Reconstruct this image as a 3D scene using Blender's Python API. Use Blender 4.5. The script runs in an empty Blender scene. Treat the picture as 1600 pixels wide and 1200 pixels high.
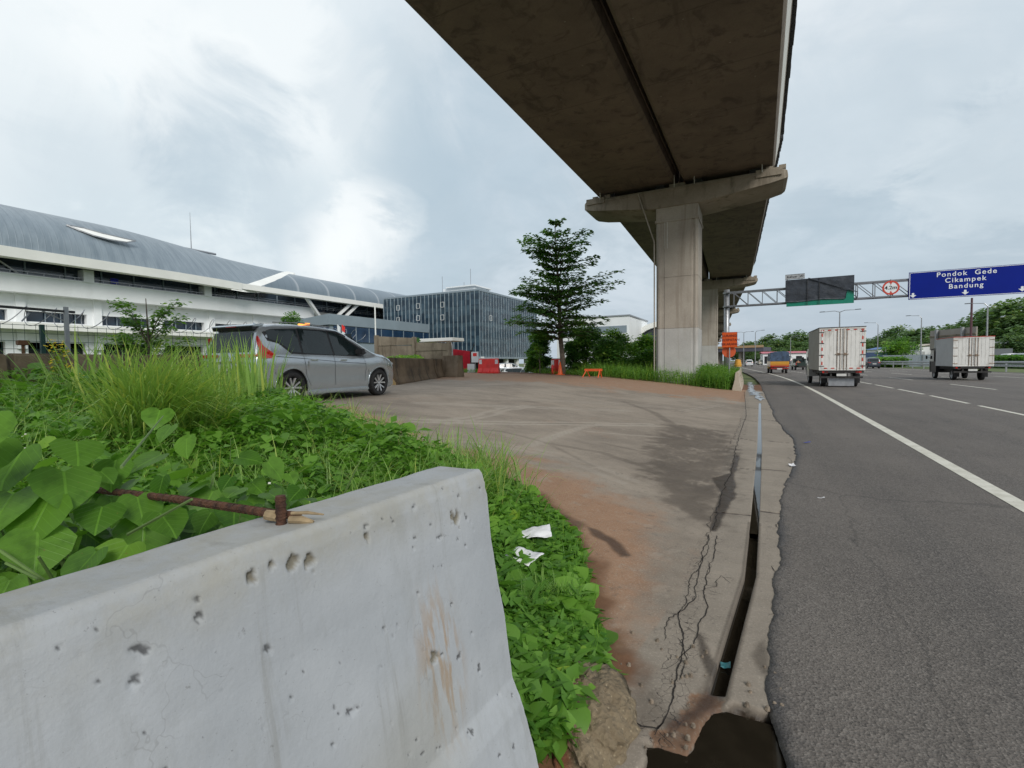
import bpy, bmesh, math, random
import numpy as np
from mathutils import Vector, Matrix
random.seed(7); RNG = np.random.default_rng(11)
C = bpy.context.scene.collection
PI = math.pi
R = math.radians
# ---------------------------------------------------------------- camera
F = 745.0; EYE = 1.5; TH = R(27.516); PIT = R(-2.4595); ROLL = R(0.7448)
fw = Vector((-math.sin(TH)*math.cos(PIT), math.cos(TH)*math.cos(PIT), math.sin(PIT)))
r0 = Vector((math.cos(TH), math.sin(TH), 0)); u0 = r0.cross(fw)
cr = math.cos(ROLL)*r0 - math.sin(ROLL)*u0
cu = math.cos(ROLL)*u0 + math.sin(ROLL)*r0
cam = bpy.data.cameras.new('camera'); camo = bpy.data.objects.new('camera', cam); C.objects.link(camo)
cam.sensor_width = 36; cam.sensor_fit = 'HORIZONTAL'; cam.lens = 36*F/1600
cam.clip_start = 0.05; cam.clip_end = 6000
camo.matrix_world = Matrix(((cr.x, cu.x, -fw.x, 0), (cr.y, cu.y, -fw.y, 0), (cr.z, cu.z, -fw.z, EYE), (0, 0, 0, 1)))
bpy.context.scene.camera = camo
# ---------------------------------------------------------------- world, sun, exposure
SUN_EL = R(36); SUN_AZ = R(134)      # sun behind the camera and a little to the right, above thin overcast
vs = bpy.context.scene.view_settings
vs.view_transform = 'Standard'; vs.look = 'None'; vs.exposure = 0.55; vs.gamma = 1.0; vs.use_curve_mapping = False

def s2l(r, g, b):
    f = lambda c: (c/255/12.92) if c/255 <= .04045 else ((c/255+.055)/1.055)**2.4
    return (f(r), f(g), f(b))

class NT:
    """tiny node-tree helper"""
    def __init__(s, nt): s.t = nt; s.n = nt.nodes; s.l = nt.links
    def new(s, typ, **kw):
        n = s.n.new(typ)
        for k, v in kw.items(): setattr(n, k, v)
        return n
    def put(s, sock, v):
        if v is None: return
        if isinstance(v, bpy.types.NodeSocket): s.l.new(v, sock)
        elif isinstance(v, (tuple, list)):
            v = tuple(v)
            if len(v) == 3 and len(sock.default_value) == 4: v = v+(1,)
            sock.default_value = v
        else: sock.default_value = v
    def math(s, op, a, b=None, c=None, clamp=False):
        n = s.new('ShaderNodeMath', operation=op, use_clamp=clamp)
        s.put(n.inputs[0], a); s.put(n.inputs[1], b)
        if c is not None: s.put(n.inputs[2], c)
        return n.outputs[0]
    def vmath(s, op, a, b=None):
        n = s.new('ShaderNodeVectorMath', operation=op); s.put(n.inputs[0], a); s.put(n.inputs[1], b)
        return n.outputs['Value'] if op in ('DOT_PRODUCT', 'LENGTH', 'DISTANCE') else n.outputs[0]
    def mix(s, f, a, b, mode='MIX'):
        n = s.new('ShaderNodeMix', data_type='RGBA', blend_type=mode)
        s.put(n.inputs[0], f); s.put(n.inputs[6], a); s.put(n.inputs[7], b); return n.outputs[2]
    def noise(s, vec, scale, detail=4, rough=.55, dist=0, out='Fac'):
        n = s.new('ShaderNodeTexNoise'); s.put(n.inputs['Vector'], vec); s.put(n.inputs['Scale'], scale)
        s.put(n.inputs['Detail'], detail); s.put(n.inputs['Roughness'], rough); s.put(n.inputs['Distortion'], dist)
        return n.outputs[out]
    def vor(s, vec, scale, feature='F1', rnd=1.0, out='Distance'):
        n = s.new('ShaderNodeTexVoronoi', feature=feature); s.put(n.inputs['Vector'], vec); s.put(n.inputs['Scale'], scale)
        s.put(n.inputs['Randomness'], rnd); return n.outputs[out]
    def ramp(s, f, a, b, lo=0.0, hi=1.0, smooth=True):
        n = s.new('ShaderNodeMapRange', clamp=True)
        if smooth: n.interpolation_type = 'SMOOTHSTEP'
        s.put(n.inputs[0], f); s.put(n.inputs[1], a); s.put(n.inputs[2], b); s.put(n.inputs[3], lo); s.put(n.inputs[4], hi)
        return n.outputs[0]
    def mapping(s, vec, scale=(1, 1, 1), rot=(0, 0, 0), loc=(0, 0, 0)):
        n = s.new('ShaderNodeMapping'); s.put(n.inputs[0], vec); s.put(n.inputs['Scale'], scale)
        s.put(n.inputs['Rotation'], rot); s.put(n.inputs['Location'], loc); return n.outputs[0]
    def attr(s, name):
        n = s.new('ShaderNodeAttribute', attribute_name=name); return n.outputs['Fac']
    def bump(s, h, strength=.3, dist=.01):
        n = s.new('ShaderNodeBump'); s.put(n.inputs['Height'], h); s.put(n.inputs['Strength'], strength)
        s.put(n.inputs['Distance'], dist); return n.outputs[0]

def raydir(px, py):
    return (fw + cr*((px-800)/F) - cu*((py-600)/F)).normalized()

w = bpy.data.worlds.new('World'); bpy.context.scene.world = w; w.use_nodes = True
t = NT(w.node_tree); t.n.clear()
sky = t.new('ShaderNodeTexSky', sky_type='NISHITA'); sky.sun_disc = False
sky.sun_elevation = SUN_EL; sky.sun_rotation = SUN_AZ; sky.air_density = 1.5; sky.dust_density = 4
skyc = t.mix(1.0, sky.outputs[0], (.1, .1, .1), 'MULTIPLY')
D = t.new('ShaderNodeTexCoord').outputs['Generated']
sep = t.new('ShaderNodeSeparateXYZ'); t.l.new(D, sep.inputs[0])
# cloud layer coordinates: project the view direction onto a flat cloud deck
zz = t.math('MAXIMUM', sep.outputs[2], 0.0)
zz = t.math('ADD', zz, .22)
cx_ = t.math('DIVIDE', sep.outputs[0], zz); cy_ = t.math('DIVIDE', sep.outputs[1], zz)
comb = t.new('ShaderNodeCombineXYZ'); t.l.new(cx_, comb.inputs[0]); t.l.new(cy_, comb.inputs[1])
P = comb.outputs[0]
n1 = t.noise(P, 1.1, 9, .58, .5); n2 = t.noise(t.mapping(P, loc=(3.1, 7.7, 1)), 3.0, 9, .62, .7)
cl = t.math('ADD', t.math('MULTIPLY', n1, .62), t.math('MULTIPLY', n2, .38))
cl = t.ramp(cl, .38, .60)
def patch(px, py, wdt, soft=.45):
    d = raydir(px, py); dp = t.vmath('DOT_PRODUCT', D, tuple(d))
    ca = math.cos(R(wdt))
    jit = t.math('MULTIPLY', t.math('SUBTRACT', n2, .5), .12*(1-ca)/.05 if ca > .95 else .12)
    jit2 = t.math('MULTIPLY', t.math('SUBTRACT', t.noise(D, 5, 8, .62, .6), .5), 4.5*(1-ca))
    return t.ramp(t.math('ADD', dp, t.math('ADD', jit, jit2)), ca-(1-ca)*soft, ca+(1-ca)*soft)
grey = s2l(186, 201, 212); pale = s2l(212, 223, 232); white = s2l(250, 254, 255)
col = t.mix(cl, grey, pale)
up = t.ramp(sep.outputs[2], .25, .8)
col = t.mix(t.math('MULTIPLY', up, .45), col, s2l(226, 232, 240))
left = t.ramp(t.vmath('DOT_PRODUCT', D, tuple(raydir(120, 60))), .80, .99)
col = t.mix(t.math('MULTIPLY', left, .75), col, s2l(238, 247, 250))
for px, py, wd, f in ((575, 372, 5.5, .75), (520, 385, 4.5, .6), (620, 345, 3.0, .6), (545, 402, 3.5, .6), (248, 200, 3.0, .6), (330, 100, 12, .6), (60, 60, 12, .5), (1560, 255, 6, .35), (1330, 60, 12, .35)):
    col = t.mix(t.math('MULTIPLY', patch(px, py, wd), f), col, white)
for px, py, wd, f in ((380, 290, 7, .5), (320, 220, 6, .4), (200, 280, 7, .3), (70, 240, 7, .25), (680, 450, 8, .5), (760, 330, 10, .45), (820, 200, 10, .4), (650, 170, 8, .35), (1400, 330, 14, .45)):
    col = t.mix(t.math('MULTIPLY', patch(px, py, wd, .9), f), col, s2l(180, 199, 212))
lowb = t.ramp(sep.outputs[2], .0, .22, 1, 0)
rightd = t.ramp(sep.outputs[0], -.3, .5)
col = t.mix(t.math('MULTIPLY', lowb, .6), col, t.mix(rightd, s2l(176, 190, 204), s2l(180, 188, 200)))
col = t.mix(.94, skyc, col)
bg = t.new('ShaderNodeBackground'); t.l.new(col, bg.inputs[0]); bg.inputs[1].default_value = .72
wo = t.new('ShaderNodeOutputWorld'); t.l.new(bg.outputs[0], wo.inputs[0])

sl = bpy.data.lights.new('sun', 'SUN'); sl.energy = 1.5; sl.angle = R(20); sl.color = (1, .96, .9)
so = bpy.data.objects.new('sun', sl); C.objects.link(so)
sd = Vector((math.sin(SUN_AZ)*math.cos(SUN_EL), math.cos(SUN_AZ)*math.cos(SUN_EL), math.sin(SUN_EL)))
so.rotation_euler = sd.to_track_quat('Z', 'Y').to_euler(); so.location = (0, 0, 60)

# ---------------------------------------------------------------- geometry of the place
def off(Y):                      # sideways bend of road and viaduct
    Y = np.asarray(Y, float)
    q = -(np.clip(Y, 22, 66)-22)**2/1000.0
    return q - np.clip(Y-66, 0, None)*.088
def sstep(a, b, x):
    x = np.clip((np.asarray(x, float)-a)/(b-a), 0, 1); return x*x*(3-2*x)
def zt(X, Y):                    # terrain height
    X = np.asarray(X, float); Y = np.asarray(Y, float)
    xr = X-off(Y)
    z = .72*np.clip((-xr-.7)/7.3, 0, 1) + .03*np.clip(-xr-9, 0, 7)
    fall = sstep(29, 38, Y+0*xr)*sstep(-4, -8, xr)
    z = z*(1-fall) - .55*fall
    z = z*(1-.6*sstep(30, 60, Y)*(1-fall))
    far = sstep(-22, -34, X)
    return z*(1-far) - .3*far
def onY(px, py, Y):
    d = raydir(px, py); return Vector((0, 0, EYE)) + d*(Y/d.y)
def onX(px, py, X):
    d = raydir(px, py); return Vector((0, 0, EYE)) + d*(X/d.x)
def onZ(px, py, z=0.0):
    d = raydir(px, py); return Vector((0, 0, EYE)) + d*((z-EYE)/d.z)
def atd(px, py, dep):            # point at camera depth dep
    d = raydir(px, py); return Vector((0, 0, EYE)) + d*(dep/d.dot(fw))
def gp(px, py):                  # point on the terrain
    d = raydir(px, py); o = Vector((0, 0, EYE)); s = .5
    while s < 300:
        p = o+d*s
        if p.z < float(zt(p.x, p.y)): break
        s += .02+s*.004
    return Vector((p.x, p.y, float(zt(p.x, p.y))))

# ---------------------------------------------------------------- object helpers
def setp(o, label=None, cat=None, group=None, kind=None):
    if label: o['label'] = label
    if cat: o['category'] = cat
    if group: o['group'] = group
    if kind: o['kind'] = kind
    return o
def thing(name, label, cat, loc=(0, 0, 0), rz=0, group=None):
    o = bpy.data.objects.new(name, None); C.objects.link(o); o.location = loc; o.rotation_euler = (0, 0, rz)
    o.empty_display_size = .2
    return setp(o, label, cat, group)
def copy_tree(o, parent=None):
    c = o.copy(); C.objects.link(c)
    if parent is not None: c.parent = parent
    for ch in list(o.children): copy_tree(ch, c)
    return c
def link(name, me, m, parent=None, smooth=False):
    if m is not None and len(me.materials) == 0: me.materials.append(m)
    if smooth:
        me.polygons.foreach_set('use_smooth', np.ones(len(me.polygons), bool))
    o = bpy.data.objects.new(name, me); C.objects.link(o)
    if parent is not None: o.parent = parent
    return o

class MB:
    def __init__(s): s.v = []; s.f = []
    def add(s, vs_, fs):
        k = len(s.v); s.v.extend([tuple(v) for v in vs_]); s.f.extend([tuple(i+k for i in f) for f in fs]); return s
    def box(s, x0, x1, y0, y1, z0, z1, M=None):
        v = [(x, y, z) for x in (x0, x1) for y in (y0, y1) for z in (z0, z1)]
        if M is not None: v = [M @ Vector(p) for p in v]
        return s.add(v, [(0, 1, 3, 2), (4, 6, 7, 5), (0, 4, 5, 1), (2, 3, 7, 6), (0, 2, 6, 4), (1, 5, 7, 3)])
    def bar(s, a, b, w_=.05, h=None):
        """rectangular bar from a to b"""
        a = Vector(a); b = Vector(b); h = h or w_
        d = (b-a); L = d.length; d.normalize()
        up_ = Vector((0, 0, 1)) if abs(d.z) < .95 else Vector((0, 1, 0))
        x = d.cross(up_).normalized(); y = x.cross(d)
        v = []
        for p in (a, b):
            for i, j in ((-1, -1), (1, -1), (1, 1), (-1, 1)): v.append(p + x*(i*w_/2) + y*(j*h/2))
        return s.add(v, [(0, 1, 2, 3), (7, 6, 5, 4), (0, 4, 5, 1), (1, 5, 6, 2), (2, 6, 7, 3), (3, 7, 4, 0)])
    def tube(s, pts, rad, n=8, cap=True):
        pts = [Vector(p) for p in pts]
        if not hasattr(rad, '__len__'): rad = [rad]*len(pts)
        k = len(s.v); prev = None
        for i, p in enumerate(pts):
            d = (pts[min(i+1, len(pts)-1)]-pts[max(i-1, 0)])
            if d.length < 1e-9: d = Vector((0, 0, 1))
            d.normalize()
            if prev is None:
                a = Vector((0, 0, 1)) if abs(d.z) < .9 else Vector((1, 0, 0))
                prev = d.cross(a).normalized()
            x = (prev - d*prev.dot(d)).normalized(); prev = x; y = d.cross(x)
            for j in range(n):
                an = 2*PI*j/n; s.v.append(tuple(p + x*(math.cos(an)*rad[i]) + y*(math.sin(an)*rad[i])))
        for i in range(len(pts)-1):
            for j in range(n):
                a = k+i*n+j; b = k+i*n+(j+1) % n; s.f.append((a, b, b+n, a+n))
        if cap:
            s.f.append(tuple(k+j for j in reversed(range(n)))); e = k+(len(pts)-1)*n; s.f.append(tuple(e+j for j in range(n)))
        return s
    def loft(s, rings, close_ring=True, cap=True):
        k = len(s.v); n = len(rings[0])
        for r_ in rings: s.v.extend([tuple(p) for p in r_])
        for i in range(len(rings)-1):
            for j in range(n if close_ring else n-1):
                a = k+i*n+j; b = k+i*n+(j+1) % n; s.f.append((a, b, b+n, a+n))
        if cap and close_ring:
            s.f.append(tuple(k+j for j in reversed(range(n)))); e = k+(len(rings)-1)*n; s.f.append(tuple(e+j for j in range(n)))
        return s
    def prism(s, poly, fa, fb):
        """poly list of 2D points; fa, fb map them to 3D for the two ends"""
        return s.loft([[fa(*p) for p in poly], [fb(*p) for p in poly]])
    def lathe(s, prof, n=24, M=None):
        """prof (r, h) about z"""
        k = len(s.v)
        for r_, h in prof:
            for j in range(n):
                p = Vector((r_*math.cos(2*PI*j/n), r_*math.sin(2*PI*j/n), h))
                s.v.append(tuple(M @ p) if M is not None else tuple(p))
        for i in range(len(prof)-1):
            for j in range(n):
                a = k+i*n+j; b = k+i*n+(j+1) % n; s.f.append((a, b, b+n, a+n))
        return s
    def mesh(s, name='mesh', bevel=0, seg=2):
        me = bpy.data.meshes.new(name); me.from_pydata(s.v, [], s.f)
        bm = bmesh.new(); bm.from_mesh(me); bmesh.ops.recalc_face_normals(bm, faces=bm.faces)
        if bevel > 0:
            es = [e for e in bm.edges if len(e.link_faces) == 2 and e.calc_face_angle(0) > .5]
            bmesh.ops.bevel(bm, geom=es, offset=bevel, segments=seg, affect='EDGES', clamp_overlap=True)
        bm.to_mesh(me); bm.free(); me.validate(); return me
    def build(s, name, m, parent=None, bevel=0, smooth=False, seg=2):
        return link(name, s.mesh(name, bevel, seg), m, parent, smooth)

def npmesh(name, V, Fq, attrs=None, smooth=False):
    """V (n,3) array, Fq (m,k) index array"""
    me = bpy.data.meshes.new(name); V = np.asarray(V, np.float32); Fq = np.asarray(Fq, np.int32)
    me.vertices.add(len(V)); me.vertices.foreach_set('co', V.ravel())
    m_, k = Fq.shape
    me.loops.add(m_*k); me.loops.foreach_set('vertex_index', Fq.ravel())
    me.polygons.add(m_); me.polygons.foreach_set('loop_start', np.arange(0, m_*k, k, dtype=np.int32))
    me.polygons.foreach_set('loop_total', np.full(m_, k, np.int32))
    if smooth: me.polygons.foreach_set('use_smooth', np.ones(m_, bool))
    me.update(calc_edges=True)
    for a, d in (attrs or {}).items():
        at = me.attributes.new(a, 'FLOAT', 'POINT'); at.data.foreach_set('value', np.asarray(d, np.float32))
    return me
def gridmesh(name, Xg, Yg, Zg, attrs=None, smooth=True, keep=None):
    n, m = Xg.shape
    V = np.stack([Xg, Yg, Zg], -1).reshape(-1, 3)
    i, j = np.meshgrid(np.arange(n-1), np.arange(m-1), indexing='ij')
    a = (i*m+j).ravel(); Fq = np.stack([a, a+m, a+m+1, a+1], 1)
    if keep is not None: Fq = Fq[keep.ravel()]
    return npmesh(name, V, Fq, {k: v.ravel() for k, v in (attrs or {}).items()}, smooth)
def vnoise(x, y, scale=1.0, seed=0, octaves=4):
    """value noise for vegetation, ground and edges"""
    x = np.asarray(x, float)*scale; y = np.asarray(y, float)*scale; out = np.zeros(np.broadcast(x, y).shape); amp = 1; tot = 0
    for o in range(octaves):
        xi = np.floor(x).astype(np.int64); yi = np.floor(y).astype(np.int64); fx = x-xi; fy = y-yi
        fx = fx*fx*(3-2*fx); fy = fy*fy*(3-2*fy)
        def h(a, b):
            n = (a*374761393 + b*668265263 + (seed+o)*1274126177) & 0x7fffffff
            n = ((n ^ (n >> 13))*1103515245+12345) & 0x7fffffff
            return ((n ^ (n >> 16)) & 0xffff)/65535.0
        out += amp*((h(xi, yi)*(1-fx)+h(xi+1, yi)*fx)*(1-fy)+(h(xi, yi+1)*(1-fx)+h(xi+1, yi+1)*fx)*fy)
        tot += amp; amp *= .5; x = x*2.03+5.1; y = y*2.03+1.7
    return out/tot
def polydist(X, Y, pts):
    d = np.full(X.shape, 1e9)
    for (ax, ay), (bx, by) in zip(pts[:-1], pts[1:]):
        vx, vy = bx-ax, by-ay; L = vx*vx+vy*vy+1e-12
        t_ = np.clip(((X-ax)*vx+(Y-ay)*vy)/L, 0, 1)
        d = np.minimum(d, np.hypot(X-ax-t_*vx, Y-ay-t_*vy))
    return d
def inpoly(X, Y, pts):
    ins = np.zeros(np.shape(X), bool); n = len(pts)
    for i in range(n):
        (x0, y0), (x1, y1) = pts[i], pts[(i+1) % n]
        if y0 == y1: continue
        c_ = ((y0 > Y) != (y1 > Y)) & (X < (x1-x0)*(Y-y0)/(y1-y0)+x0); ins ^= c_
    return ins

# ---------------------------------------------------------------- materials
MATS = {}
def mat(name, col, rough=.6, metal=0.0, var=.12, scale=4, bump=0.0, bscale=40, col2=None, streak=False, spec=.5, coat=0, dirt=None, dirt_amt=0, nodetail=False):
    if name in MATS: return MATS[name]
    m = bpy.data.materials.new(name); m.use_nodes = True; MATS[name] = m
    t = NT(m.node_tree); b = t.n['Principled BSDF']
    co = t.new('ShaderNodeTexCoord').outputs['Object']
    c2 = col2 or tuple(min(1, c*(1+var)) for c in col)
    c1 = col if col2 else tuple(c*(1-var) for c in col)
    v = t.mapping(co, scale=(1, 1, .12)) if streak else co
    f = t.ramp(t.noise(v, scale, 6, .6), .3, .7)
    c = t.mix(f, c1, c2)
    if dirt is not None:
        g = t.ramp(t.noise(t.mapping(co, scale=(1, 1, .35)), scale*.6, 8, .65, .6), .48, .62)
        c = t.mix(t.math('MULTIPLY', g, dirt_amt), c, dirt)
    t.put(b.inputs['Base Color'], c)
    b.inputs['Roughness'].default_value = rough; b.inputs['Metallic'].default_value = metal
    b.inputs['Specular IOR Level'].default_value = spec; b.inputs['Coat Weight'].default_value = coat
    b.inputs['Coat Roughness'].default_value = .05
    if bump: t.put(b.inputs['Normal'], t.bump(t.noise(co, bscale, 5, .6), bump, .02))
    return m
def emit(name, col, s=1.0):
    m = bpy.data.materials.new(name); m.use_nodes = True; b = m.node_tree.nodes['Principled BSDF']
    b.inputs['Base Color'].default_value = col+(1,); b.inputs['Emission Color'].default_value = col+(1,); b.inputs['Emission Strength'].default_value = s
    return m
def leafmat(name, dark, light, trans=.25, rough=.45, veins=0.0):
    if name in MATS: return MATS[name]
    m = bpy.data.materials.new(name); m.use_nodes = True; MATS[name] = m
    t = NT(m.node_tree); b = t.n['Principled BSDF']; out = t.n['Material Output']
    c = t.mix(t.attr('tint'), dark, light); c = t.mix(t.ramp(t.attr('tint'), .82, 1.0, 0, .6), c, (min(1, light[0]*1.7), light[1]*1.12, light[2]*1.0))
    if veins:
        lx, ly = t.attr('lx'), t.attr('ly'); ay = t.math('ABSOLUTE', ly)
        mid = t.ramp(ay, .012, .03, 1, 0)
        sd = t.math('FRACT', t.math('MULTIPLY', t.math('SUBTRACT', lx, t.math('MULTIPLY', ay, .8)), 6.0)); sd = t.ramp(t.math('ABSOLUTE', t.math('SUBTRACT', sd, .5)), .42, .5)
        vn = t.math('MAXIMUM', mid, t.math('MULTIPLY', sd, .5)); c = t.mix(t.math('MULTIPLY', vn, veins), c, tuple(min(1, x*1.7) for x in light))
        co = t.new('ShaderNodeTexCoord').outputs['Object']
        c = t.mix(t.ramp(t.noise(co, 22, 4), .45, .75, 0, .45), c, tuple(x*.55 for x in dark)); c = t.mix(t.ramp(t.noise(co, 60, 3, .8), .68, .74, 0, .7), c, (.22, .17, .05))
        t.put(b.inputs['Normal'], t.bump(t.math('ADD', vn, t.noise(co, 30, 3)), .35, .003))
    t.put(b.inputs['Base Color'], c); b.inputs['Roughness'].default_value = rough
    b.inputs['Specular IOR Level'].default_value = .35
    trans = trans+.08; tr = t.new('ShaderNodeBsdfTranslucent'); t.put(tr.inputs[0], t.mix(.5, c, t.mix(1, c, (1.5, 1.6, .5), 'MULTIPLY')))
    mx = t.new('ShaderNodeMixShader'); mx.inputs[0].default_value = trans
    t.l.new(b.outputs[0], mx.inputs[1]); t.l.new(tr.outputs[0], mx.inputs[2]); t.l.new(mx.outputs[0], out.inputs[0])
    return m
def concrete(name, c1, c2, stain, stain_amt=.6, rough=.85, scale=1.5, bump=.35, streak=.25, cracks=0):
    m = bpy.data.materials.new(name); m.use_nodes = True
    t = NT(m.node_tree); b = t.n['Principled BSDF']; co = t.new('ShaderNodeTexCoord').outputs['Object']
    c = t.mix(t.ramp(t.noise(co, scale, 8, .62), .3, .7), c1, c2)
    st = t.ramp(t.noise(t.mapping(co, scale=(1, 1, streak)), scale*2.2, 8, .68, .8), .5, .66)
    c = t.mix(t.math('MULTIPLY', st, stain_amt), c, stain)
    fine = t.noise(co, scale*30, 4, .7)
    c = t.mix(t.ramp(fine, .35, .75, 0, .25), c, tuple(x*.55 for x in c1))
    t.put(b.inputs['Base Color'], c); b.inputs['Roughness'].default_value = rough
    t.put(b.inputs['Normal'], t.bump(t.math('ADD', t.noise(co, 60, 5, .7), t.math('MULTIPLY', t.noise(co, 9, 4), 2)), bump, .006))
    return m
# ================================================================ GROUND, ROAD
def pl(*pp):  # pixel polyline -> ground polyline
    return [tuple(gp(x, y)[:2]) for x, y in pp]
def c_slot(Y): return np.interp(Y, [0, 2.29, 3.65, 5.24, 9.14, 30], [-.24, -.16, -.05, -.03, 0, 0])
ASPH_Y = [0.5, 1.6, 1.96, 2.39, 2.83, 3.72, 4.73, 6.0, 7.23, 8.6, 10.1, 12, 14, 16.4, 19, 22.9, 26, 40, 80]
ASPH_X = [.13, .11, .10, .04, .04, .10, .16, .22, .34, .50, .55, .44, .32, .31, .24, .18, .12, .12, .12]
def asph_edge(Y):
    Y = np.asarray(Y, float)
    e = np.interp(Y, ASPH_Y, ASPH_X)+off(Y)
    return e + (vnoise(Y, Y*0, 9, 3, 4)-.5)*.05 + (vnoise(Y, Y*0, 1.7, 5, 3)-.5)*.06
weed_px = [(430, 640), (500, 650), (560, 690), (650, 735), (700, 742), (752, 742), (830, 775), (880, 820), (905, 865), (915, 900), (930, 980), (947, 1045)]
WEED_EDGE = pl(*weed_px)
WEED = [(-10.8, 1.0), (-11.2, 6.2), (-9.6, 5.6)] + WEED_EDGE + [(-.62, 1.75), (-.95, .2), (-1.2, -1.0), (-9, -1.0)]
def lines(spec):
    out = []
    for a, b, st in spec: out.extend(list(np.arange(a, b-1e-6, st)))
    return np.array(out+[spec[-1][1]])
gx = np.concatenate([lines([(-24, -14, .5), (-14, -4, .1), (-4, -1.4, .04), (-1.4, -.05, .0135)]), [-.046, -.036, -.034, -.015, .015, .034, .036, .046], lines([(.06, .75, .0135)])])
gy = lines([(-2, 1.2, .15), (1.2, 3.2, .013), (3.2, 6, .02), (6, 10, .035), (10, 18, .07), (18, 33, .25)])
Xg, Yg = np.meshgrid(gx, gy, indexing='ij')
near = sstep(-6, -1, Xg)
Xg = Xg + c_slot(Yg)*near + off(Yg)*1.0
xs_ = Xg-c_slot(Yg)-off(Yg)
Z = zt(Xg, Yg)
Z = Z + (vnoise(Xg, Yg, .6, 2, 3)-.5)*.05*sstep(-.8, -2, Xg) + (vnoise(Xg, Yg, 14, 4, 3)-.5)*.006
slot = (np.abs(xs_) < .0345) & (Yg > 2.27) & (Yg < 19)
pit_pts = pl((1000, 1215), (1009, 1192), (1012, 1168), (1040, 1172), (1072, 1178), (1092, 1150), (1102, 1132), (1116, 1111), (1150, 1108), (1185, 1113), (1215, 1112), (1240, 1112), (1240, 1220))
pit = inpoly(Xg+(vnoise(Xg, Yg, 26, 6)-.5)*.04, Yg+(vnoise(Xg, Yg, 22, 8)-.5)*.035, pit_pts+[(.12, 1.2), (-.7, 1.2)])
_pp = pit_pts+[(.12, 1.2), (-.7, 1.2)]
psd = np.full(Xg.shape, 1.0); _n = (Yg < 3) & (Xg > -1.2); psd[_n] = np.where(inpoly(Xg[_n], Yg[_n], _pp), -1, 1)*polydist(Xg[_n], Yg[_n], _pp+[_pp[0]])+(vnoise(Xg[_n], Yg[_n], 13, 6, 4)-.5)*.05
pitf = 1-sstep(-.035, .025, psd); pit = pitf > .35
Z = np.where(slot, Z-.12, Z); Z = np.minimum(Z, Z*(1-pitf)-.11*pitf)
# attributes
crack = np.zeros(Xg.shape); zone = np.zeros(Xg.shape)
def crackline(pts, wd=.006, amp=.03, sd=1):
    global crack
    jx = (vnoise(Xg, Yg, 7, sd)-.5)*amp*2; jy = (vnoise(Xg, Yg, 7, sd+9)-.5)*amp*2
    d = polydist(Xg+jx, Yg+jy, pts); wv = wd*(.5+1.2*vnoise(Xg, Yg, 5, sd+3))
    crack = np.maximum(crack, 1-sstep(wv*.7, wv*1.5, d))
L1 = pl((1110, 835), (1100, 862), (1090, 895), (1083, 940), (1062, 962), (1068, 1000), (1063, 1040), (1052, 1070), (1045, 1115), (1028, 1142), (1000, 1140), (978, 1125))
L2 = pl((1122, 838), (1112, 880), (1100, 920), (1103, 950), (1092, 985), (1080, 1010), (1060, 1035))
L3 = pl((1128, 900), (1118, 920), (1102, 922)); L4 = pl((1062, 1000), (1075, 1035), (1060, 1070))
L5 = pl((1163, 612), (1166, 650), (1158, 672), (1150, 700), (1147, 712), (1144, 735), (1128, 770), (1113, 830))
CRK = [(L1, .0075), (L2, .006), (L3, .004), (L4, .0045), (L5, .012)]
for py_, x0_, x1_ in ((802, 1115, 1172), (800, 1190, 1218), (731, 1152, 1180), (733, 1187, 1228), (685, 1156, 1180), (688, 1190, 1232), (655, 1160, 1182), (655, 1190, 1215), (636, 1162, 1200)):
    crackline(pl((x0_, py_), (x1_, py_+4)), .011+.004*(700-py_)/60 if py_ < 760 else .012, .015, py_)
zone = np.maximum(zone, 1-sstep(.03, .13, polydist(Xg, Yg, L1[:-2])))
zone = np.maximum(zone, (1-sstep(.05, .22, polydist(Xg, Yg, L5[:5])))*.8)
zone = np.maximum(zone, (1-sstep(.02, .10, np.abs(Xg-asph_edge(Yg)+.08)))*.5*(Yg > 3.5))
# gutter slab (smoother concrete) between the crack and the asphalt
gl_y = [2.0, 3.0, 5.0, 7, 10, 16, 25]; gl_x = [-.42, -.36, -.32, -.45, -.42, -.42, -.6]
gut = sstep(-.02, .02, xs_-np.interp(Yg, gl_y, gl_x))
light = gut*.55
wet = np.zeros(Xg.shape)
nz = vnoise(Xg, Yg, 2.2, 21, 5); nz2 = vnoise(Xg, Yg, 6, 31, 5)
def blob(pts, soft, amt, jn=.3):
    global wet
    ins = inpoly(Xg, Yg, pts); d = polydist(Xg, Yg, pts+[pts[0]]); sd_ = np.where(ins, -d, d)+(nz2-.5)*jn
    wet = np.maximum(wet, amt*(1-sstep(-soft, soft, sd_)))
W1 = pl((1148, 712), (1156, 712), (1148, 745), (1150, 775), (1135, 800), (1120, 832), (1108, 832), (1118, 790), (1125, 770), (1112, 748), (1138, 740))
blob(W1, .02, 1.0, .07)
w0_ = wet.copy(); wet = np.zeros(Xg.shape)
_c = lambda *q: pl(*[(480+a_*.4375, 580+b_*.4375) for a_, b_ in q])
blob(_c((1290, 190), (1470, 215), (1540, 285), (1530, 340), (1500, 420), (1440, 560), (1340, 505), (1265, 460), (1225, 380), (1200, 300)), .22, .62, .7)
wet = wet*sstep(.30, .62, .55*vnoise(Xg, Yg, 3.2, 65, 5)+.45*vnoise(Xg, Yg, 26, 67, 3)+.10)
wet = np.maximum(wet, w0_); w0_ = wet
blob(_c((1275, 440), (1330, 420), (1420, 480), (1440, 545), (1340, 505)), .05, .62, .25)
blob(pl((1120, 1040), (1085, 1095), (1035, 1140), (1045, 1145), (1120, 1108), (1135, 1085)), .04, .95, .10)
blob(pl((1085, 990), (1095, 990), (1118, 1055), (1108, 1060)), .012, .8, .05)
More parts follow.
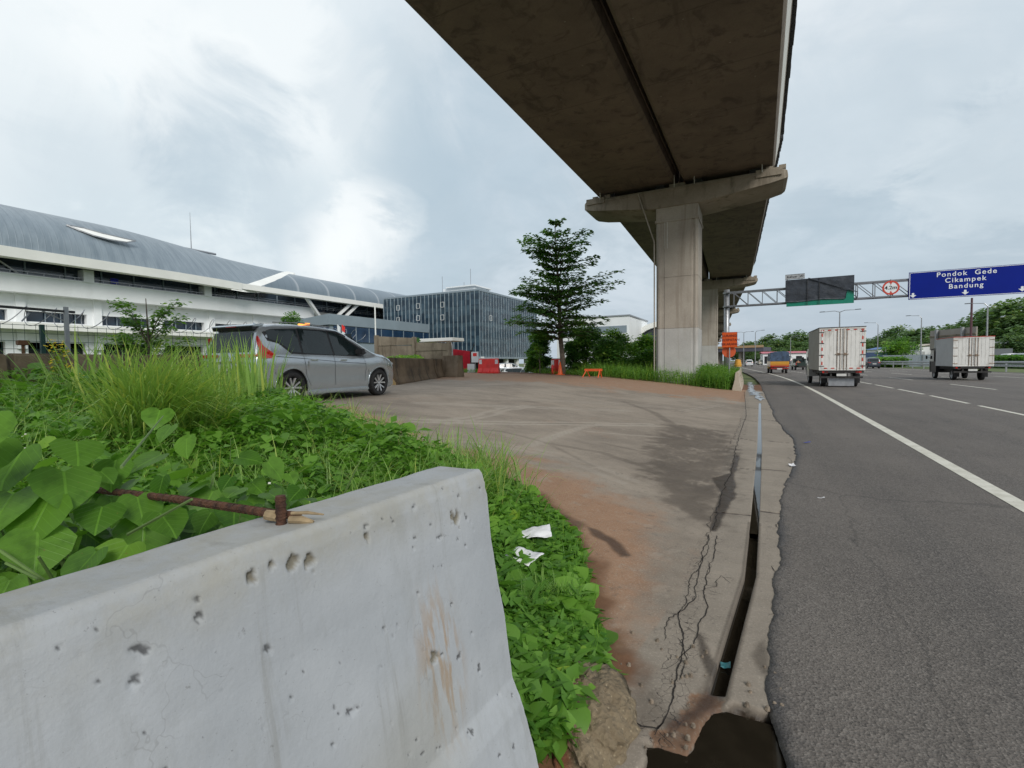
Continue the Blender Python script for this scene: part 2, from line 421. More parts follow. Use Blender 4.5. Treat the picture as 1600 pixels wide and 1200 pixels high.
blob(pl((1185, 1005), (1195, 1000), (1200, 1060), (1190, 1050), (1178, 1030)), .02, .6, .05)
blob(pl((1000, 1060), (1010, 1058), (1045, 1115), (1030, 1140), (990, 1140)), .05, .35, .12)
blob(pl((915, 822), (935, 828), (970, 850), (987, 872), (970, 870), (945, 848), (925, 838)), .025, .8, .04)
blob(pl((870, 800), (920, 822), (905, 832), (885, 818)), .04, .6, .1)
blob(pl((895, 838), (915, 880), (922, 880), (908, 835)), .03, .5, .1)
wet = np.maximum(wet, (np.abs(xs_) < .06)*(Yg > 2.25)*(Yg < 4.9)*.5)
wet = np.where(slot, 1.0, np.maximum(wet, sstep(.0, .3, pitf)))
Ye, Xe = np.array([p[1] for p in WEED_EDGE]), np.array([p[0] for p in WEED_EDGE])
inw = inpoly(Xg, Yg, WEED); dwe = polydist(Xg, Yg, WEED_EDGE)
soil = np.where(inw, 1.0, 1-sstep(.0, .22, dwe+(nz2-.5)*.35))
dirt = (1-sstep(.2, 1.9, dwe+(nz-.5)*1.1))*1.0*sstep(.2, 1.4, -Xg+.2)
dirt = np.maximum(dirt, sstep(16.5, 21.5, Yg+(nz-.5)*6-.12*Xg)*.9)
dirt = np.maximum(dirt, .30*sstep(.45, .65, vnoise(Xg, Yg, .35, 77, 4)))
dirt = dirt*(1-gut)
mudp = pl((1018, 1150), (1028, 1140), (1069, 1110), (1085, 1085), (1120, 1080), (1124, 1108), (1112, 1120), (1098, 1140), (1075, 1182), (1012, 1168))
mudm = 1-sstep(-.02, .03, np.where(inpoly(Xg, Yg, mudp), -1, 1)*polydist(Xg, Yg, mudp+[mudp[0]])+(vnoise(Xg, Yg, 24, 5)-.5)*.09); dirt = np.maximum(dirt, mudm*1.0); wet = np.maximum(wet, mudm*.55); Z = np.where(~slot, Z-.010*mudm*(1-pitf), Z)
soil = np.where((Yg > 26.5+(nz-.5)*2-.0*Xg) | (Xg < -21), 1.0, soil)
trk = np.zeros(Xg.shape)
def cp(*q): return pl(*[(480+a_*.4375, 580+b_*.4375) for a_, b_ in q])
def strip(pts, wd, dbl=0, tread=False):
    P_ = np.array(pts); out = np.zeros(Xg.shape)
    for o_ in ((-dbl, dbl) if dbl else (0,)):
        T_ = np.gradient(P_, axis=0); N_ = np.stack([-T_[:, 1], T_[:, 0]], 1); N_ /= np.linalg.norm(N_, axis=1)[:, None]
        Q_ = [tuple(p_) for p_ in P_+N_*o_]; d = polydist(Xg, Yg, Q_); v_ = 1-sstep(wd*.55, wd, d+(nz2-.5)*.05)
        if tread: v_ = v_*(.35+.65*(np.sin((Xg*1.0+Yg*.5)*70) > -.1))
        out = np.maximum(out, v_)
    return out*(.45+.75*vnoise(Xg, Yg, 1.3, 44, 3))
for pts, wd, dbl, amt in ((cp((380, 112), (620, 124), (860, 134), (1150, 142)), .07, .10, .9), (cp((480, 184), (620, 160), (700, 138), (800, 128)), .08, .12, .8), (cp((380, 178), (700, 182), (950, 186), (1240, 195)), .09, .13, 1.0),
                     (cp((800, 268), (900, 225), (980, 200), (1080, 186)), .12, .0, 1.0), (cp((1000, 212), (1150, 228), (1300, 240)), .06, 0, .6), (cp((1340, 142), (1420, 130), (1480, 122)), .05, .08, .8), (cp((700, 98), (1000, 112), (1300, 130)), .10, .15, .6), (cp((300, 230), (600, 250), (900, 300), (1150, 400)), .08, .11, .4)):
    trk = np.maximum(trk, strip(pts, wd, dbl, wd > .11)*amt)
for pts, wd, amt in ((cp((560, 200), (700, 215), (860, 258), (1020, 340)), .05, .35), (cp((860, 258), (1050, 290), (1200, 340), (1260, 360)), .09, .45), (cp((1130, 110), (1240, 150), (1310, 195), (1400, 222)), .14, .40), (cp((1050, 255), (1250, 300)), .07, .3), (cp((250, 150), (480, 165)), .25, .22), (cp((500, 100), (800, 110)), .3, .18)):
    wet = np.maximum(wet, strip(pts, wd)*amt)
Z = Z - .006*np.clip(crack, 0, 1)
m = bpy.data.materials.new('worn_concrete'); m.use_nodes = True
t = NT(m.node_tree); b = t.n['Principled BSDF']; co = t.new('ShaderNodeTexCoord').outputs['Object']
cst = t.ramp(t.math('ADD', t.math('MULTIPLY', t.noise(t.mapping(co, scale=(.5, .9, 1), rot=(0, 0, .25)), 1.6, 10, .72, .3), .6), t.math('MULTIPLY', t.noise(co, .5, 4), .4)), .38, .62)
c = t.mix(cst, (.200, .165, .130), (.300, .252, .200))
c = t.mix(t.math('MULTIPLY', t.attr('light'), .8), c, t.mix(t.noise(co, 5, 6, .7), (.20, .175, .14), (.30, .265, .22)))
c = t.mix(t.math('MULTIPLY', t.attr('track'), .65), c, t.mix(t.noise(co, 14, 3), (.34, .30, .25), (.46, .415, .35)))
dn = t.ramp(t.math('ADD', t.attr('dirt'), t.math('MULTIPLY', t.math('SUBTRACT', t.noise(co, 3.5, 8, .7), .5), 1.0)), .25, .85)
c = t.mix(dn, c, t.mix(t.noise(co, 4, 7, .7), (.235, .125, .070), (.36, .225, .14)))
peb = t.vor(co, 55, out='Color'); pebf = t.ramp(t.noise(co, 75, 3, .8), .52, .66)
c = t.mix(t.math('MULTIPLY', pebf, .4), c, (.44, .39, .32)); c = t.mix(t.ramp(t.noise(t.mapping(co, scale=(1, 1, 1)), 9, 7, .8), .56, .66, 0, .5), c, (.11, .09, .072)); c = t.mix(t.ramp(t.noise(co, 2.6, 8, .75), .56, .62, 0, .45), c, (.33, .28, .225))
spk = t.ramp(t.noise(co, 38, 4, .75), .60, .70)
c = t.mix(t.math('MULTIPLY', spk, .6), c, (.07, .055, .045))
c = t.mix(t.attr('soil'), c, t.mix(t.noise(co, 9, 8, .7), (.075, .035, .018), (.24, .12, .06)))
vc = t.ramp(t.vor(t.vmath('ADD', co, t.vmath('MULTIPLY', t.noise(co, 12, 4, .6, out='Color'), (.07, .07, 0))), 19, 'DISTANCE_TO_EDGE'), .006, .018, 1, 0)
vc2 = t.ramp(t.vor(t.vmath('ADD', co, t.new('ShaderNodeVectorMath').outputs[0]), 5, 'DISTANCE_TO_EDGE'), .006, .018, 1, 0)
ck = t.math('MAXIMUM', t.attr('crack'), t.math('MULTIPLY', vc, t.ramp(t.attr('zone'), .35, .8)))
c = t.mix(t.math('MULTIPLY', ck, .85), c, (.028, .02, .018))
wt = t.attr('wet')
c = t.mix(wt, c, t.mix(1, c, (.17, .135, .105), 'MULTIPLY'))
t.put(b.inputs['Base Color'], c)
t.put(b.inputs['Roughness'], t.ramp(wt, .4, 1.0, .88, .28))
hgt = t.math('ADD', t.math('MULTIPLY', t.noise(co, 45, 6, .75), 1.0), t.math('MULTIPLY', t.noise(co, 6, 5), 1.5))
hgt = t.math('SUBTRACT', hgt, t.math('MULTIPLY', ck, 1.5))
t.put(b.inputs['Normal'], t.bump(hgt, .55, .008))
apron = link('concrete_apron', gridmesh('apron', Xg, Yg, Z, dict(crack=crack, zone=zone, light=light, wet=wet, dirt=dirt, soil=soil, track=trk)), m, smooth=True)
setp(apron, kind='structure', label='worn concrete lay-by with red dirt, cracks and a slot drain')

# open cracks as thin ragged fissures
def ribbon(mb, pts, wd, jit=.018, step=.012, seed=0):
    P_ = np.array(pts); L_ = np.r_[0, np.cumsum(np.hypot(*(P_[1:]-P_[:-1]).T))]; s_ = np.arange(0, L_[-1], step)
    if len(s_) < 3: return
    x = np.interp(s_, L_, P_[:, 0]); y = np.interp(s_, L_, P_[:, 1])
    x = x+(vnoise(s_, s_*0, 9, seed, 5)-.5)*jit*2.6; y = y+(vnoise(s_, s_*0, 8, seed+7, 5)-.5)*jit*2
    tx, ty = np.gradient(x), np.gradient(y); n_ = np.hypot(tx, ty)+1e-9; nx_, ny_ = -ty/n_, tx/n_
    w_ = wd*(.25+1.3*vnoise(s_, s_*0, 14, seed+3, 4))*np.minimum(1, np.minimum(s_, L_[-1]-s_)/.05+.15)/2
    k = len(mb.v); z = zt(x, y)+.0035
    for i in range(len(s_)):
        mb.v.append((x[i]+nx_[i]*w_[i], y[i]+ny_[i]*w_[i], z[i])); mb.v.append((x[i]-nx_[i]*w_[i], y[i]-ny_[i]*w_[i], z[i]))
        if i: mb.f.append((k+2*i-2, k+2*i-1, k+2*i+1, k+2*i))
mb = MB()
for i, (L, w_) in enumerate(CRK): ribbon(mb, L, w_, seed=i*11)
for i in range(26):      # short side branches
    L, w_ = CRK[i % 3 if i % 5 else 4]; j = RNG.integers(0, len(L)-1); f = RNG.random(); p0 = np.array(L[j])*(1-f)+np.array(L[j+1])*f; a_ = RNG.uniform(0, 2*PI); l_ = RNG.uniform(.06, .22)
    ribbon(mb, [tuple(p0), (p0[0]+math.cos(a_)*l_, p0[1]+math.sin(a_)*l_)], .0035, .02, seed=100+i)
for k, (X0, Y0_, X1, Y1_) in enumerate(((-.45, 2.6, -.40, 5.2), (.16, 4.8, .45, 7.4), (.25, 5.4, .42, 8.4), (-.5, 9, -.42, 14), (.05, 3.1, .1, 3.9))): ribbon(mb, [(X0, Y0_), ((X0+X1)/2+.05, (Y0_+Y1_)/2), (X1, Y1_)], .005, .04, seed=300+k)
me = bpy.data.meshes.new('cracks'); me.from_pydata(mb.v, [], mb.f); link('crack', me, mat('crack_dark', (.022, .017, .014), .95, var=.2))['kind'] = 'structure'

# water in the slot drain, the broken pit and beside the kerb
def watermat(name, col, rough=.03):
    m = bpy.data.materials.new(name); m.use_nodes = True; t = NT(m.node_tree); b = t.n['Principled BSDF']
    co = t.new('ShaderNodeTexCoord').outputs['Object']
    t.put(b.inputs['Base Color'], t.mix(t.ramp(t.noise(co, 8, 4), .4, .6), col, tuple(c*1.25 for c in col))); b.inputs['Roughness'].default_value = rough
    b.inputs['IOR'].default_value = 1.33; b.inputs['Specular IOR Level'].default_value = .6
    t.put(b.inputs['Normal'], t.bump(t.noise(co, 10, 2), .03, .003)); return m
wmat = watermat('dark_water', (.015, .012, .008))
ys = np.concatenate([np.arange(4.6, 19.01, .1)]); wl, wr = c_slot(ys)-.0352, c_slot(ys)+.0352
Xw = np.stack([wl, wr]); Yw = np.stack([ys, ys])
# bright water near the top of the slot with breaks, darker and deeper near the camera
link('drain_water', gridmesh('drain_water', Xw, Yw, np.full(Xw.shape, -.012)), wmat)['kind'] = 'structure'
ys = np.arange(2.27, 4.61, .05); Xw = np.stack([c_slot(ys)-.0352, c_slot(ys)+.0352]); Yw = np.stack([ys, ys])
link('drain_water', gridmesh('drain_water', Xw, Yw, np.full(Xw.shape, -.045)), wmat)['kind'] = 'structure'
mb = MB(); mb.add([(-.75, 1.0, -.022), (.14, 1.0, -.022), (.14, 2.2, -.022), (-.75, 2.2, -.022)], [(0, 1, 2, 3)])
mb.build('pit_water', wmat)['kind'] = 'structure'
# puddle along the foot of the kerb barrier
mb = MB(); wS = watermat('silty_water', (.16, .155, .15), .10)
for k in range(26):
    yc = 20.4+k*.62+RNG.uniform(-.2, .2); xc = float(np.interp(yc, [20.6, 24, 28, 42], [-.02, -.2, -.40, -.42])+off(yc))+RNG.uniform(-.07, .07); rx, ry = RNG.uniform(.06, .17)*(1.3 if 22 < yc < 27 else .9), RNG.uniform(.25, .7)
    n_ = 22; kk = len(mb.v); r__ = [1+.45*math.sin(3*a_+k)+.25*math.sin(7*a_+2*k)*1.0+RNG.uniform(-.12, .12) for a_ in np.linspace(0, 2*PI, n_, endpoint=False)]
    for i_, a_ in enumerate(np.linspace(0, 2*PI, n_, endpoint=False)): mb.v.append((xc+rx*math.cos(a_)*r__[i_], yc+ry*math.sin(a_)*r__[i_], .0185+.0005*k))
    mb.f.append(tuple(range(kk, kk+n_)))
me = bpy.data.meshes.new('puddle'); me.from_pydata(mb.v, [], mb.f); link('puddle', me, wS)['kind'] = 'structure'

# asphalt carriageway
yr = lines([(-6, 1, .2), (1, 8, .02), (8, 24, .06), (24, 100, .8), (100, 700, 10)])
fr = np.array([0, .01, .03, .06, .1, .16, .25, .4, .7, 1.2, 2, 3.2, 5, 8, 12, 17, 23.3])
E_ = asph_edge(yr)
Xr = E_[None, :] + fr[:, None]*((off(yr)+23.4-E_)/23.3)[None, :]
Yr = np.repeat(yr[None, :], len(fr), 0)
Zr = np.full(Xr.shape, .012); Zr[0, :] = -.01; Zr[1, :] = .006
edge = np.exp(-np.repeat(fr[:, None], len(yr), 1)/.14)*(.4+.9*vnoise(Xr*0, Yr, 1.1, 9, 3))
m = bpy.data.materials.new('asphalt'); m.use_nodes = True
t = NT(m.node_tree); b = t.n['Principled BSDF']; co = t.new('ShaderNodeTexCoord').outputs['Object']
c = t.mix(t.ramp(t.noise(co, .5, 6, .6), .3, .7), (.112, .098, .086), (.148, .130, .114))
c = t.mix(t.ramp(t.noise(t.mapping(co, scale=(1.2, .05, 1)), 1.1, 5, .6), .35, .7, 0, .5), c, (.062, .058, .055))
sp = t.vor(co, 95, out='Distance'); sc_ = t.vor(co, 95, out='Color')
bw = t.new('ShaderNodeRGBToBW'); t.l.new(sc_, bw.inputs[0])
c = t.mix(t.math('MULTIPLY', t.ramp(bw.outputs[0], .55, .85), .4), c, (.26, .235, .21))
c = t.mix(t.math('MULTIPLY', t.ramp(bw.outputs[0], .35, .15), .4), c, (.022, .02, .019))
oil = t.ramp(t.noise(t.mapping(co, scale=(1, .35, 1)), 1.9, 5, .6), .64, .72, 0, .55); c = t.mix(oil, c, (.045, .041, .038))
seam = t.math('MULTIPLY', t.ramp(t.vor(t.vmath('ADD', t.mapping(co, scale=(.12, .05, 1)), t.vmath('MULTIPLY', t.noise(co, 1.2, 5, .65, out='Color'), (.05, .03, 0))), 2.1, 'DISTANCE_TO_EDGE'), .0012, .004, 1, 0), .3); c = t.mix(seam, c, (.03, .028, .026))
pale = t.ramp(t.noise(t.mapping(co, scale=(1, .3, 1), loc=(3, 1, 0)), 1.3, 5, .7), .62, .75, 0, .35)
c = t.mix(pale, c, (.20, .18, .155))
eg = t.ramp(t.math('ADD', t.attr('edge'), t.math('MULTIPLY', t.math('SUBTRACT', t.noise(co, 12, 5, .7), .5), .8)), .35, .9)
c = t.mix(t.math('MULTIPLY', eg, .8), c, (.028, .027, .030))
t.put(b.inputs['Base Color'], c); t.put(b.inputs['Roughness'], t.ramp(eg, 0, 1, .82, .5))
t.put(b.inputs['Normal'], t.bump(t.math('ADD', sp, t.noise(co, 60, 4, .75)), .7, .007))
link('road', gridmesh('road', Xr, Yr, Zr, dict(edge=edge)), m)['kind'] = 'structure'
# markings
m = bpy.data.materials.new('road_paint'); m.use_nodes = True
t = NT(m.node_tree); b = t.n['Principled BSDF']; co = t.new('ShaderNodeTexCoord').outputs['Object']
c = t.mix(t.ramp(t.noise(co, 3, 6, .7), .3, .7), (.50, .48, .40), (.68, .66, .58))
c = t.mix(t.ramp(t.noise(co, 26, 6, .8), .58, .72, 0, .8), c, (.16, .15, .135)); t.put(b.inputs['Base Color'], c); b.inputs['Roughness'].default_value = .7
def stripe(xc, y0, y1, wd):
    ys = np.linspace(y0, y1, max(2, int((y1-y0)/1.0)+2)); o_ = off(ys)
    X = np.stack([o_+xc-wd/2, o_+xc+wd/2]); return X, np.stack([ys, ys])
V = []; Fq = []
def addstripe(xc, y0, y1, wd=.13):
    X, Y = stripe(xc, y0, y1, wd); n = X.shape[1]; k = sum(len(v) for v in V)
    V.append(np.stack([np.r_[X[0], X[1]], np.r_[Y[0], Y[1]], np.full(2*n, .0165)], 1))
    for i in range(n-1): Fq.append((k+i, k+i+n, k+i+1+n, k+i+1))
addstripe(2.33, -5, 600, .17)
for ln, x_ in enumerate((6.0, 9.7, 13.4, 17.1)):
    y0 = -8+ln*1.7
    while y0 < 300:
        addstripe(x_, y0, y0+(3.9 if ln == 0 else 5.6), .13); y0 += 4.75 if ln == 0 else 12.0
addstripe(20.9, -5, 600, .15)
link('lane_markings', npmesh('lane_markings', np.concatenate(V), np.array(Fq)), m)['kind'] = 'structure'

# far ground, one sheet to the horizon
gx2 = lines([(-2500, -400, 150), (-400, -60, 20), (-60, 40, 2), (40, 400, 20), (400, 2500, 150)])
gy2 = lines([(-400, -20, 40), (-20, 80, 2), (80, 400, 15), (400, 3500, 150)])
X2, Y2 = np.meshgrid(gx2, gy2, indexing='ij'); Z2 = zt(X2, Y2)-.10
xr2 = X2-off(Y2); Z2 = np.where(xr2 > -1, -.12, Z2); Z2 = np.where(xr2 > 24.2, .04, Z2)
m = bpy.data.materials.new('grassy_ground'); m.use_nodes = True
t = NT(m.node_tree); b = t.n['Principled BSDF']; co = t.new('ShaderNodeTexCoord').outputs['Object']
c = t.mix(t.ramp(t.noise(co, .25, 8, .65), .35, .65), (.045, .085, .018), (.13, .15, .05))
c = t.mix(t.ramp(t.noise(co, .6, 6, .6), .6, .7, 0, .7), c, (.22, .17, .10)); t.put(b.inputs['Base Color'], c); b.inputs['Roughness'].default_value = .95
link('ground', gridmesh('ground', X2, Y2, Z2), m)['kind'] = 'structure'
# ================================================================ VIADUCT
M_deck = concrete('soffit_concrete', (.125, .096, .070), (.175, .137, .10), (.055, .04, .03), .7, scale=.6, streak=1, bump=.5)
M_pier = concrete('pier_concrete', (.33, .29, .245), (.44, .395, .335), (.21, .17, .13), .5, scale=.5, streak=.12)
M_pierg = concrete('grey_painted_concrete', (.40, .39, .37), (.50, .49, .465), (.30, .27, .22), .35, scale=.5, streak=.1)
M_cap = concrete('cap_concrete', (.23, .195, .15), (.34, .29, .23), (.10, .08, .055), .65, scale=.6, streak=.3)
M_light = mat('light_trim', (.55, .54, .50), .6, var=.1)
M_dark = mat('dark_metal', (.03, .03, .033), .5, var=.2)
M_galv = mat('galvanised', (.36, .37, .385), .45, .7, var=.12, scale=6)
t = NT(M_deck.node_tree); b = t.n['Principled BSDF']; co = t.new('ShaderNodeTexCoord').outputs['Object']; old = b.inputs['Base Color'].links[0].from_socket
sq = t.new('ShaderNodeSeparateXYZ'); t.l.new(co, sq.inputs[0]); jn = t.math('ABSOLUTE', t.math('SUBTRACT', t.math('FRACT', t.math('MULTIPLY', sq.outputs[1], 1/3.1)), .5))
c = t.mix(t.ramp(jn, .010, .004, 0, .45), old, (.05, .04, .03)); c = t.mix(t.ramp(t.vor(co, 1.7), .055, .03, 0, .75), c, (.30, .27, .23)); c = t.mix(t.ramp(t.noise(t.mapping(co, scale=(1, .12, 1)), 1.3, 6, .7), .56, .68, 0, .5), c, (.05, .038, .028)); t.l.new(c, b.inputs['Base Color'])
via = thing('viaduct', 'long concrete rail viaduct of twin box girders on single piers beside the motorway', 'viaduct', (-4, 28.2, 0))
vinv = Vector((-4, 28.2, 0))
PIERY = [28.2, 61.2, 96.2, 132, 168, 204, 240, 276]
def ctr(Y): return -4.0 + float(off(Y))
pts = [(ctr(-22), -22.)]+[(ctr(y), y) for y in PIERY]
ZD = 11.1
for i in range(len(pts)-1):
    (xa, ya), (xb, yb) = pts[i], pts[i+1]
    g = .06
    for x0, x1, outer in ((-4.42, -.13, -1), (.27, 4.52, 1)):
        # cross-section, offsets from the centre line
        o0 = .40 if outer == -1 else .22; o1 = .22 if outer == -1 else .38
        if outer == 1: prof = [(x0+.14, 0), (x1-.02, 0), (x1+.06, .22), (x1+.34, 1.75), (x1+.34, 1.95), (x1+.05, 1.95), (x1-.1, .6), (x0-.1, .6), (x0-.15, 1.9), (x0-.19, 1.9), (x0-.02, .16)]
        else: prof = [(x0+.05, 0), (x1-.14, 0), (x1+.02, .16), (x1+.17, 1.9), (x1+.13, 1.9), (x1+.1, .6), (x0+.1, .6), (x0-.05, 1.95), (x0-.30, 1.95), (x0-.30, 1.75), (x0-.02, .2)]
        mb = MB(); nseg = 6
        rings = []
        for k in range(nseg+1):
            f = k/nseg; yy = ya+g+(yb-ya-2*g)*f; xx = xa+(xb-xa)*((yy-ya)/(yb-ya))
            rings.append([(xx+px_-vinv.x, yy-vinv.y, ZD+pz_) for px_, pz_ in prof])
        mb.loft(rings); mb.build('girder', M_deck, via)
    # parapet cladding on the road side, and a dark cable tray above it
    mb = MB(); ed = 4.52+.345
    a = Vector((xa+ed-.115-vinv.x, ya+.3-vinv.y, 0)); b_ = Vector((xb+ed-.115-vinv.x, yb-.1-vinv.y, 0))
    for p, q_ in ((a, b_),):
        mb.add([p+Vector((-.125, 0, ZD+.45)), q_+Vector((-.125, 0, ZD+.45)), q_+Vector((.10, 0, ZD+1.70)), p+Vector((.10, 0, ZD+1.70)), p+Vector((-.165, 0, ZD+.45)), q_+Vector((-.165, 0, ZD+.45)), q_+Vector((.06, 0, ZD+1.70)), p+Vector((.06, 0, ZD+1.70))],
               [(0, 1, 2, 3), (7, 6, 5, 4), (0, 3, 7, 4), (1, 5, 6, 2), (0, 4, 5, 1), (3, 2, 6, 7)])
    mb.build('parapet_panel', M_light, via)
    mb = MB(); n = int((yb-ya)/.45)
    for k in range(n):
        f = k/n; c_ = a.lerp(b_, f); mb.box(c_.x+.12, c_.x+.22+.03*random.random(), c_.y, c_.y+.42, ZD+1.72, ZD+2.05)
    mb.build('cable_tray', M_dark, via)
def make_pier():
    col = MB()
    # column with grooved face, local origin at column base centre (front face y=-1.2)
    x0, x1, y0, y1 = -1.07, 1.07, -1.2, 1.1
    def ring(z, e=0):
        P_ = [(x0-e, y0+.12-e), (x0+.12, y0-e), (x0+.24, y0-e), (x0+.27, y0+.03-e), (x0+.42, y0+.03-e), (x0+.45, y0-e), (x1-.30, y0-e), (x1-.27, y0+.03-e), (x1-.2, y0+.03-e), (x1-.17, y0-e), (x1-.1, y0-e), (x1+e, y0+.12-e), (x1+e, y1-.12), (x1-.12, y1+e), (x0+.12, y1+e), (x0-e, y1-.12)]
        return [(a_, b_, z) for a_, b_ in P_]
    p = bpy.data.objects.new('pier', None); C.objects.link(p); p.parent = via
    base = MB().loft([ring(-.6, .012), ring(3.28, .012)]).build('column_base', M_pierg, p)
    c = MB().loft([ring(3.30), ring(6.04)]); c.loft([ring(6.06), ring(9.05)]); c.loft([ring(6.035, -.02), ring(6.065, -.02)]); c.loft([ring(3.27, -.02), ring(3.31, -.02)])
    c.box(x0-.05, x1+.05, y0-.05, y1+.05, 9.0, 9.12); c.box(x0+.0, x1-.0, y0-.02, y1+.02, 9.1, 9.9)
    c.build('column', M_pier, p)
    # hammerhead cap: rings along x
    cap = MB(); rings = []
    def cr_(x, zb, zt_, hy, rr):
        return [(x, -hy, zb), (x, -hy, zt_-rr), (x, -hy+rr*.3, zt_-rr*.3), (x, -hy+rr, zt_), (x, hy-rr, zt_), (x, hy-rr*.3, zt_-rr*.3), (x, hy, zt_-rr), (x, hy, zb)]
    for x, zb, zt_, hy, rr in ((-5.16, 10.46, 10.55, .95, .03), (-5.12, 10.38, 10.72, 1.12, .05), (-4.98, 10.3, 10.8, 1.25, .05), (-4.4, 10.17, 10.8, 1.3, .04), (-1.25, 9.78, 10.8, 1.3, .04), (1.25, 9.78, 10.8, 1.3, .04), (4.4, 10.17, 10.8, 1.3, .04), (4.98, 10.3, 10.8, 1.25, .05), (5.12, 10.38, 10.72, 1.12, .05), (5.16, 10.46, 10.55, .95, .03)):
        rings.append(cr_(x, zb, zt_, hy, rr))
    cap.loft(rings)
    # shear lips on the front edge
    cap.box(-4.95, -3.9, -1.36, -1.305, 10.55, 10.86); cap.box(3.75, 4.9, -1.36, -1.305, 10.5, 10.86); cap.box(-3.9, 3.75, -1.33, -1.303, 10.62, 10.70)
    for x in (-4.6, -3.9, 4.2, 4.75): cap.box(x, x+.3, -1.27, -.8, 10.79, 10.98)
    cap.box(-.4, .4, -1.1, 1.1, 10.79, 11.0)
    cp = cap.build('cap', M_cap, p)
    for x in (-3.6, -.9, 1.0, 3.7):
        for y in (-.75, .75):
            MB().box(x-.3, x+.3, y-.3, y+.3, 10.79, 10.93).box(x-.22, x+.22, y-.22, y+.22, 10.93, 11.09).build('bearing', M_dark, cp)
    for x in (-4.12, -.1, 4.02, .9): MB().tube([(x, -1.4, 10.72), (x, -1.4, 11.35)], .022, 6).build('anchor_rod', M_light, cp)
    MB().tube([(-2.0, -1.38, 10.7), (-1.75, -1.36, 9.9), (-1.15, -1.28, 8.0), (-1.15, -1.26, -.3)], .035, 8).build('drain_pipe', M_pier, p)
    MB().box(-.5, -.46, -1.225, -1.2, 7.6, 9.0).box(-.62, -.60, -1.225, -1.2, 7.6, 9.0).build('conduit', M_light, p)
    return p
pier = make_pier()
for i, y in enumerate(PIERY):
    p = pier if i == 0 else copy_tree(pier, via)
    p.location = (ctr(y)-vinv.x, y-vinv.y, 0)
    p.rotation_euler = (0, 0, math.atan(-(float(off(y+5))-float(off(y-5)))/10.)*1.0)

# ================================================================ BARRIERS
def barrier_mesh(L, H=.96, taper=0, nlen=8, sloped=True, wt=.16, base=.55):
    """jersey barrier along +y, centred on x"""
    hw = wt/2; prof = [(-base/2, 0), (-base/2, .10), (-hw-.10, .30), (-hw-.03, H*.62), (-hw, H-.02), (-hw+.02, H), (hw-.02, H), (hw, H-.02), (hw+.03, H*.62), (hw+.10, .30), (base/2, .10), (base/2, 0)]
    return MB().loft([[(x, L*k/nlen, z) for x, z in prof] for k in range(nlen+1)])
# --- foreground white barrier, traced at real size beside the camera
m = bpy.data.materials.new('whitewashed_concrete'); m.use_nodes = True
t = NT(m.node_tree); b = t.n['Principled BSDF']; co = t.new('ShaderNodeTexCoord').outputs['Object']
c = t.mix(t.ramp(t.noise(co, 2.2, 7, .6), .3, .7), (.335, .355, .375), (.405, .425, .445))
c = t.mix(t.ramp(t.noise(t.mapping(co, scale=(1, 1, .25)), 6, 7, .7), .55, .75, 0, .35), c, (.25, .26, .25))
sp2 = t.new('ShaderNodeSeparateXYZ'); t.l.new(co, sp2.inputs[0])
topm = t.ramp(sp2.outputs[2], .93, 1.1); c = t.mix(t.math('MULTIPLY', topm, t.ramp(t.noise(co, 5, 7, .7), .35, .7, .1, .75)), c, (.33, .315, .26))
# brown rub marks
rv = t.vmath('MULTIPLY', t.vmath('SUBTRACT', co, (.12, 1.13, .60)), (0, 7.5, 3.2))
rm = t.math('MULTIPLY', t.ramp(t.vmath('LENGTH', rv), 1.0, .25), t.ramp(t.noise(t.mapping(co, scale=(1, 1.6, .25)), 24, 5, .6), .45, .62))
c = t.mix(t.math('MULTIPLY', rm, .8), c, (.33, .235, .15))
rv = t.vmath('MULTIPLY', t.vmath('SUBTRACT', co, (.12, .98, .42)), (0, 3.2, 3.0))
rm = t.ramp(t.math('ADD', t.vmath('LENGTH', rv), t.math('MULTIPLY', t.noise(co, 4, 4), .6)), 1.25, .5, 0, .38); c = t.mix(rm, c, (.30, .285, .225))
cd = t.noise(co, 5, 4, .6, out='Color')
cv = t.ramp(t.vor(t.vmath('ADD', co, t.vmath('MULTIPLY', cd, (.25, .25, .25))), 3.6, 'DISTANCE_TO_EDGE'), .0022, .006, 1, 0)
cv = t.math('MULTIPLY', cv, t.ramp(t.noise(co, 3.1, 3), .5, .62)); c = t.mix(t.math('MULTIPLY', cv, .28), c, (.17, .17, .17))
c = t.mix(t.math('MULTIPLY', t.attr('pit'), .92), c, t.mix(t.noise(co, 60, 3), (.05, .045, .035), (.25, .22, .15)))
c = t.mix(t.math('MULTIPLY', t.attr('scar'), .8), c, (.03, .03, .032))
fl = t.ramp(t.noise(co, 30, 5, .8), .64, .70); c = t.mix(t.math('MULTIPLY', fl, .5), c, (.16, .16, .155)); c = t.mix(t.ramp(t.noise(co, 90, 3, .8), .66, .72, 0, .5), c, (.12, .12, .12)); c = t.mix(t.ramp(t.noise(t.mapping(co, scale=(1, 1.2, .3)), 3.4, 8, .75), .50, .70, 0, .4), c, (.27, .278, .27)); c = t.mix(t.ramp(t.noise(t.mapping(co, scale=(1, 2.6, .10)), 5.0, 6, .7), .56, .70, 0, .35), c, (.20, .195, .17))
t.put(b.inputs['Base Color'], c); b.inputs['Roughness'].default_value = .7
t.put(b.inputs['Normal'], t.bump(t.math('ADD', t.noise(co, 70, 5, .7), t.math('MULTIPLY', t.noise(co, 11, 4), 2)), .35, .004))
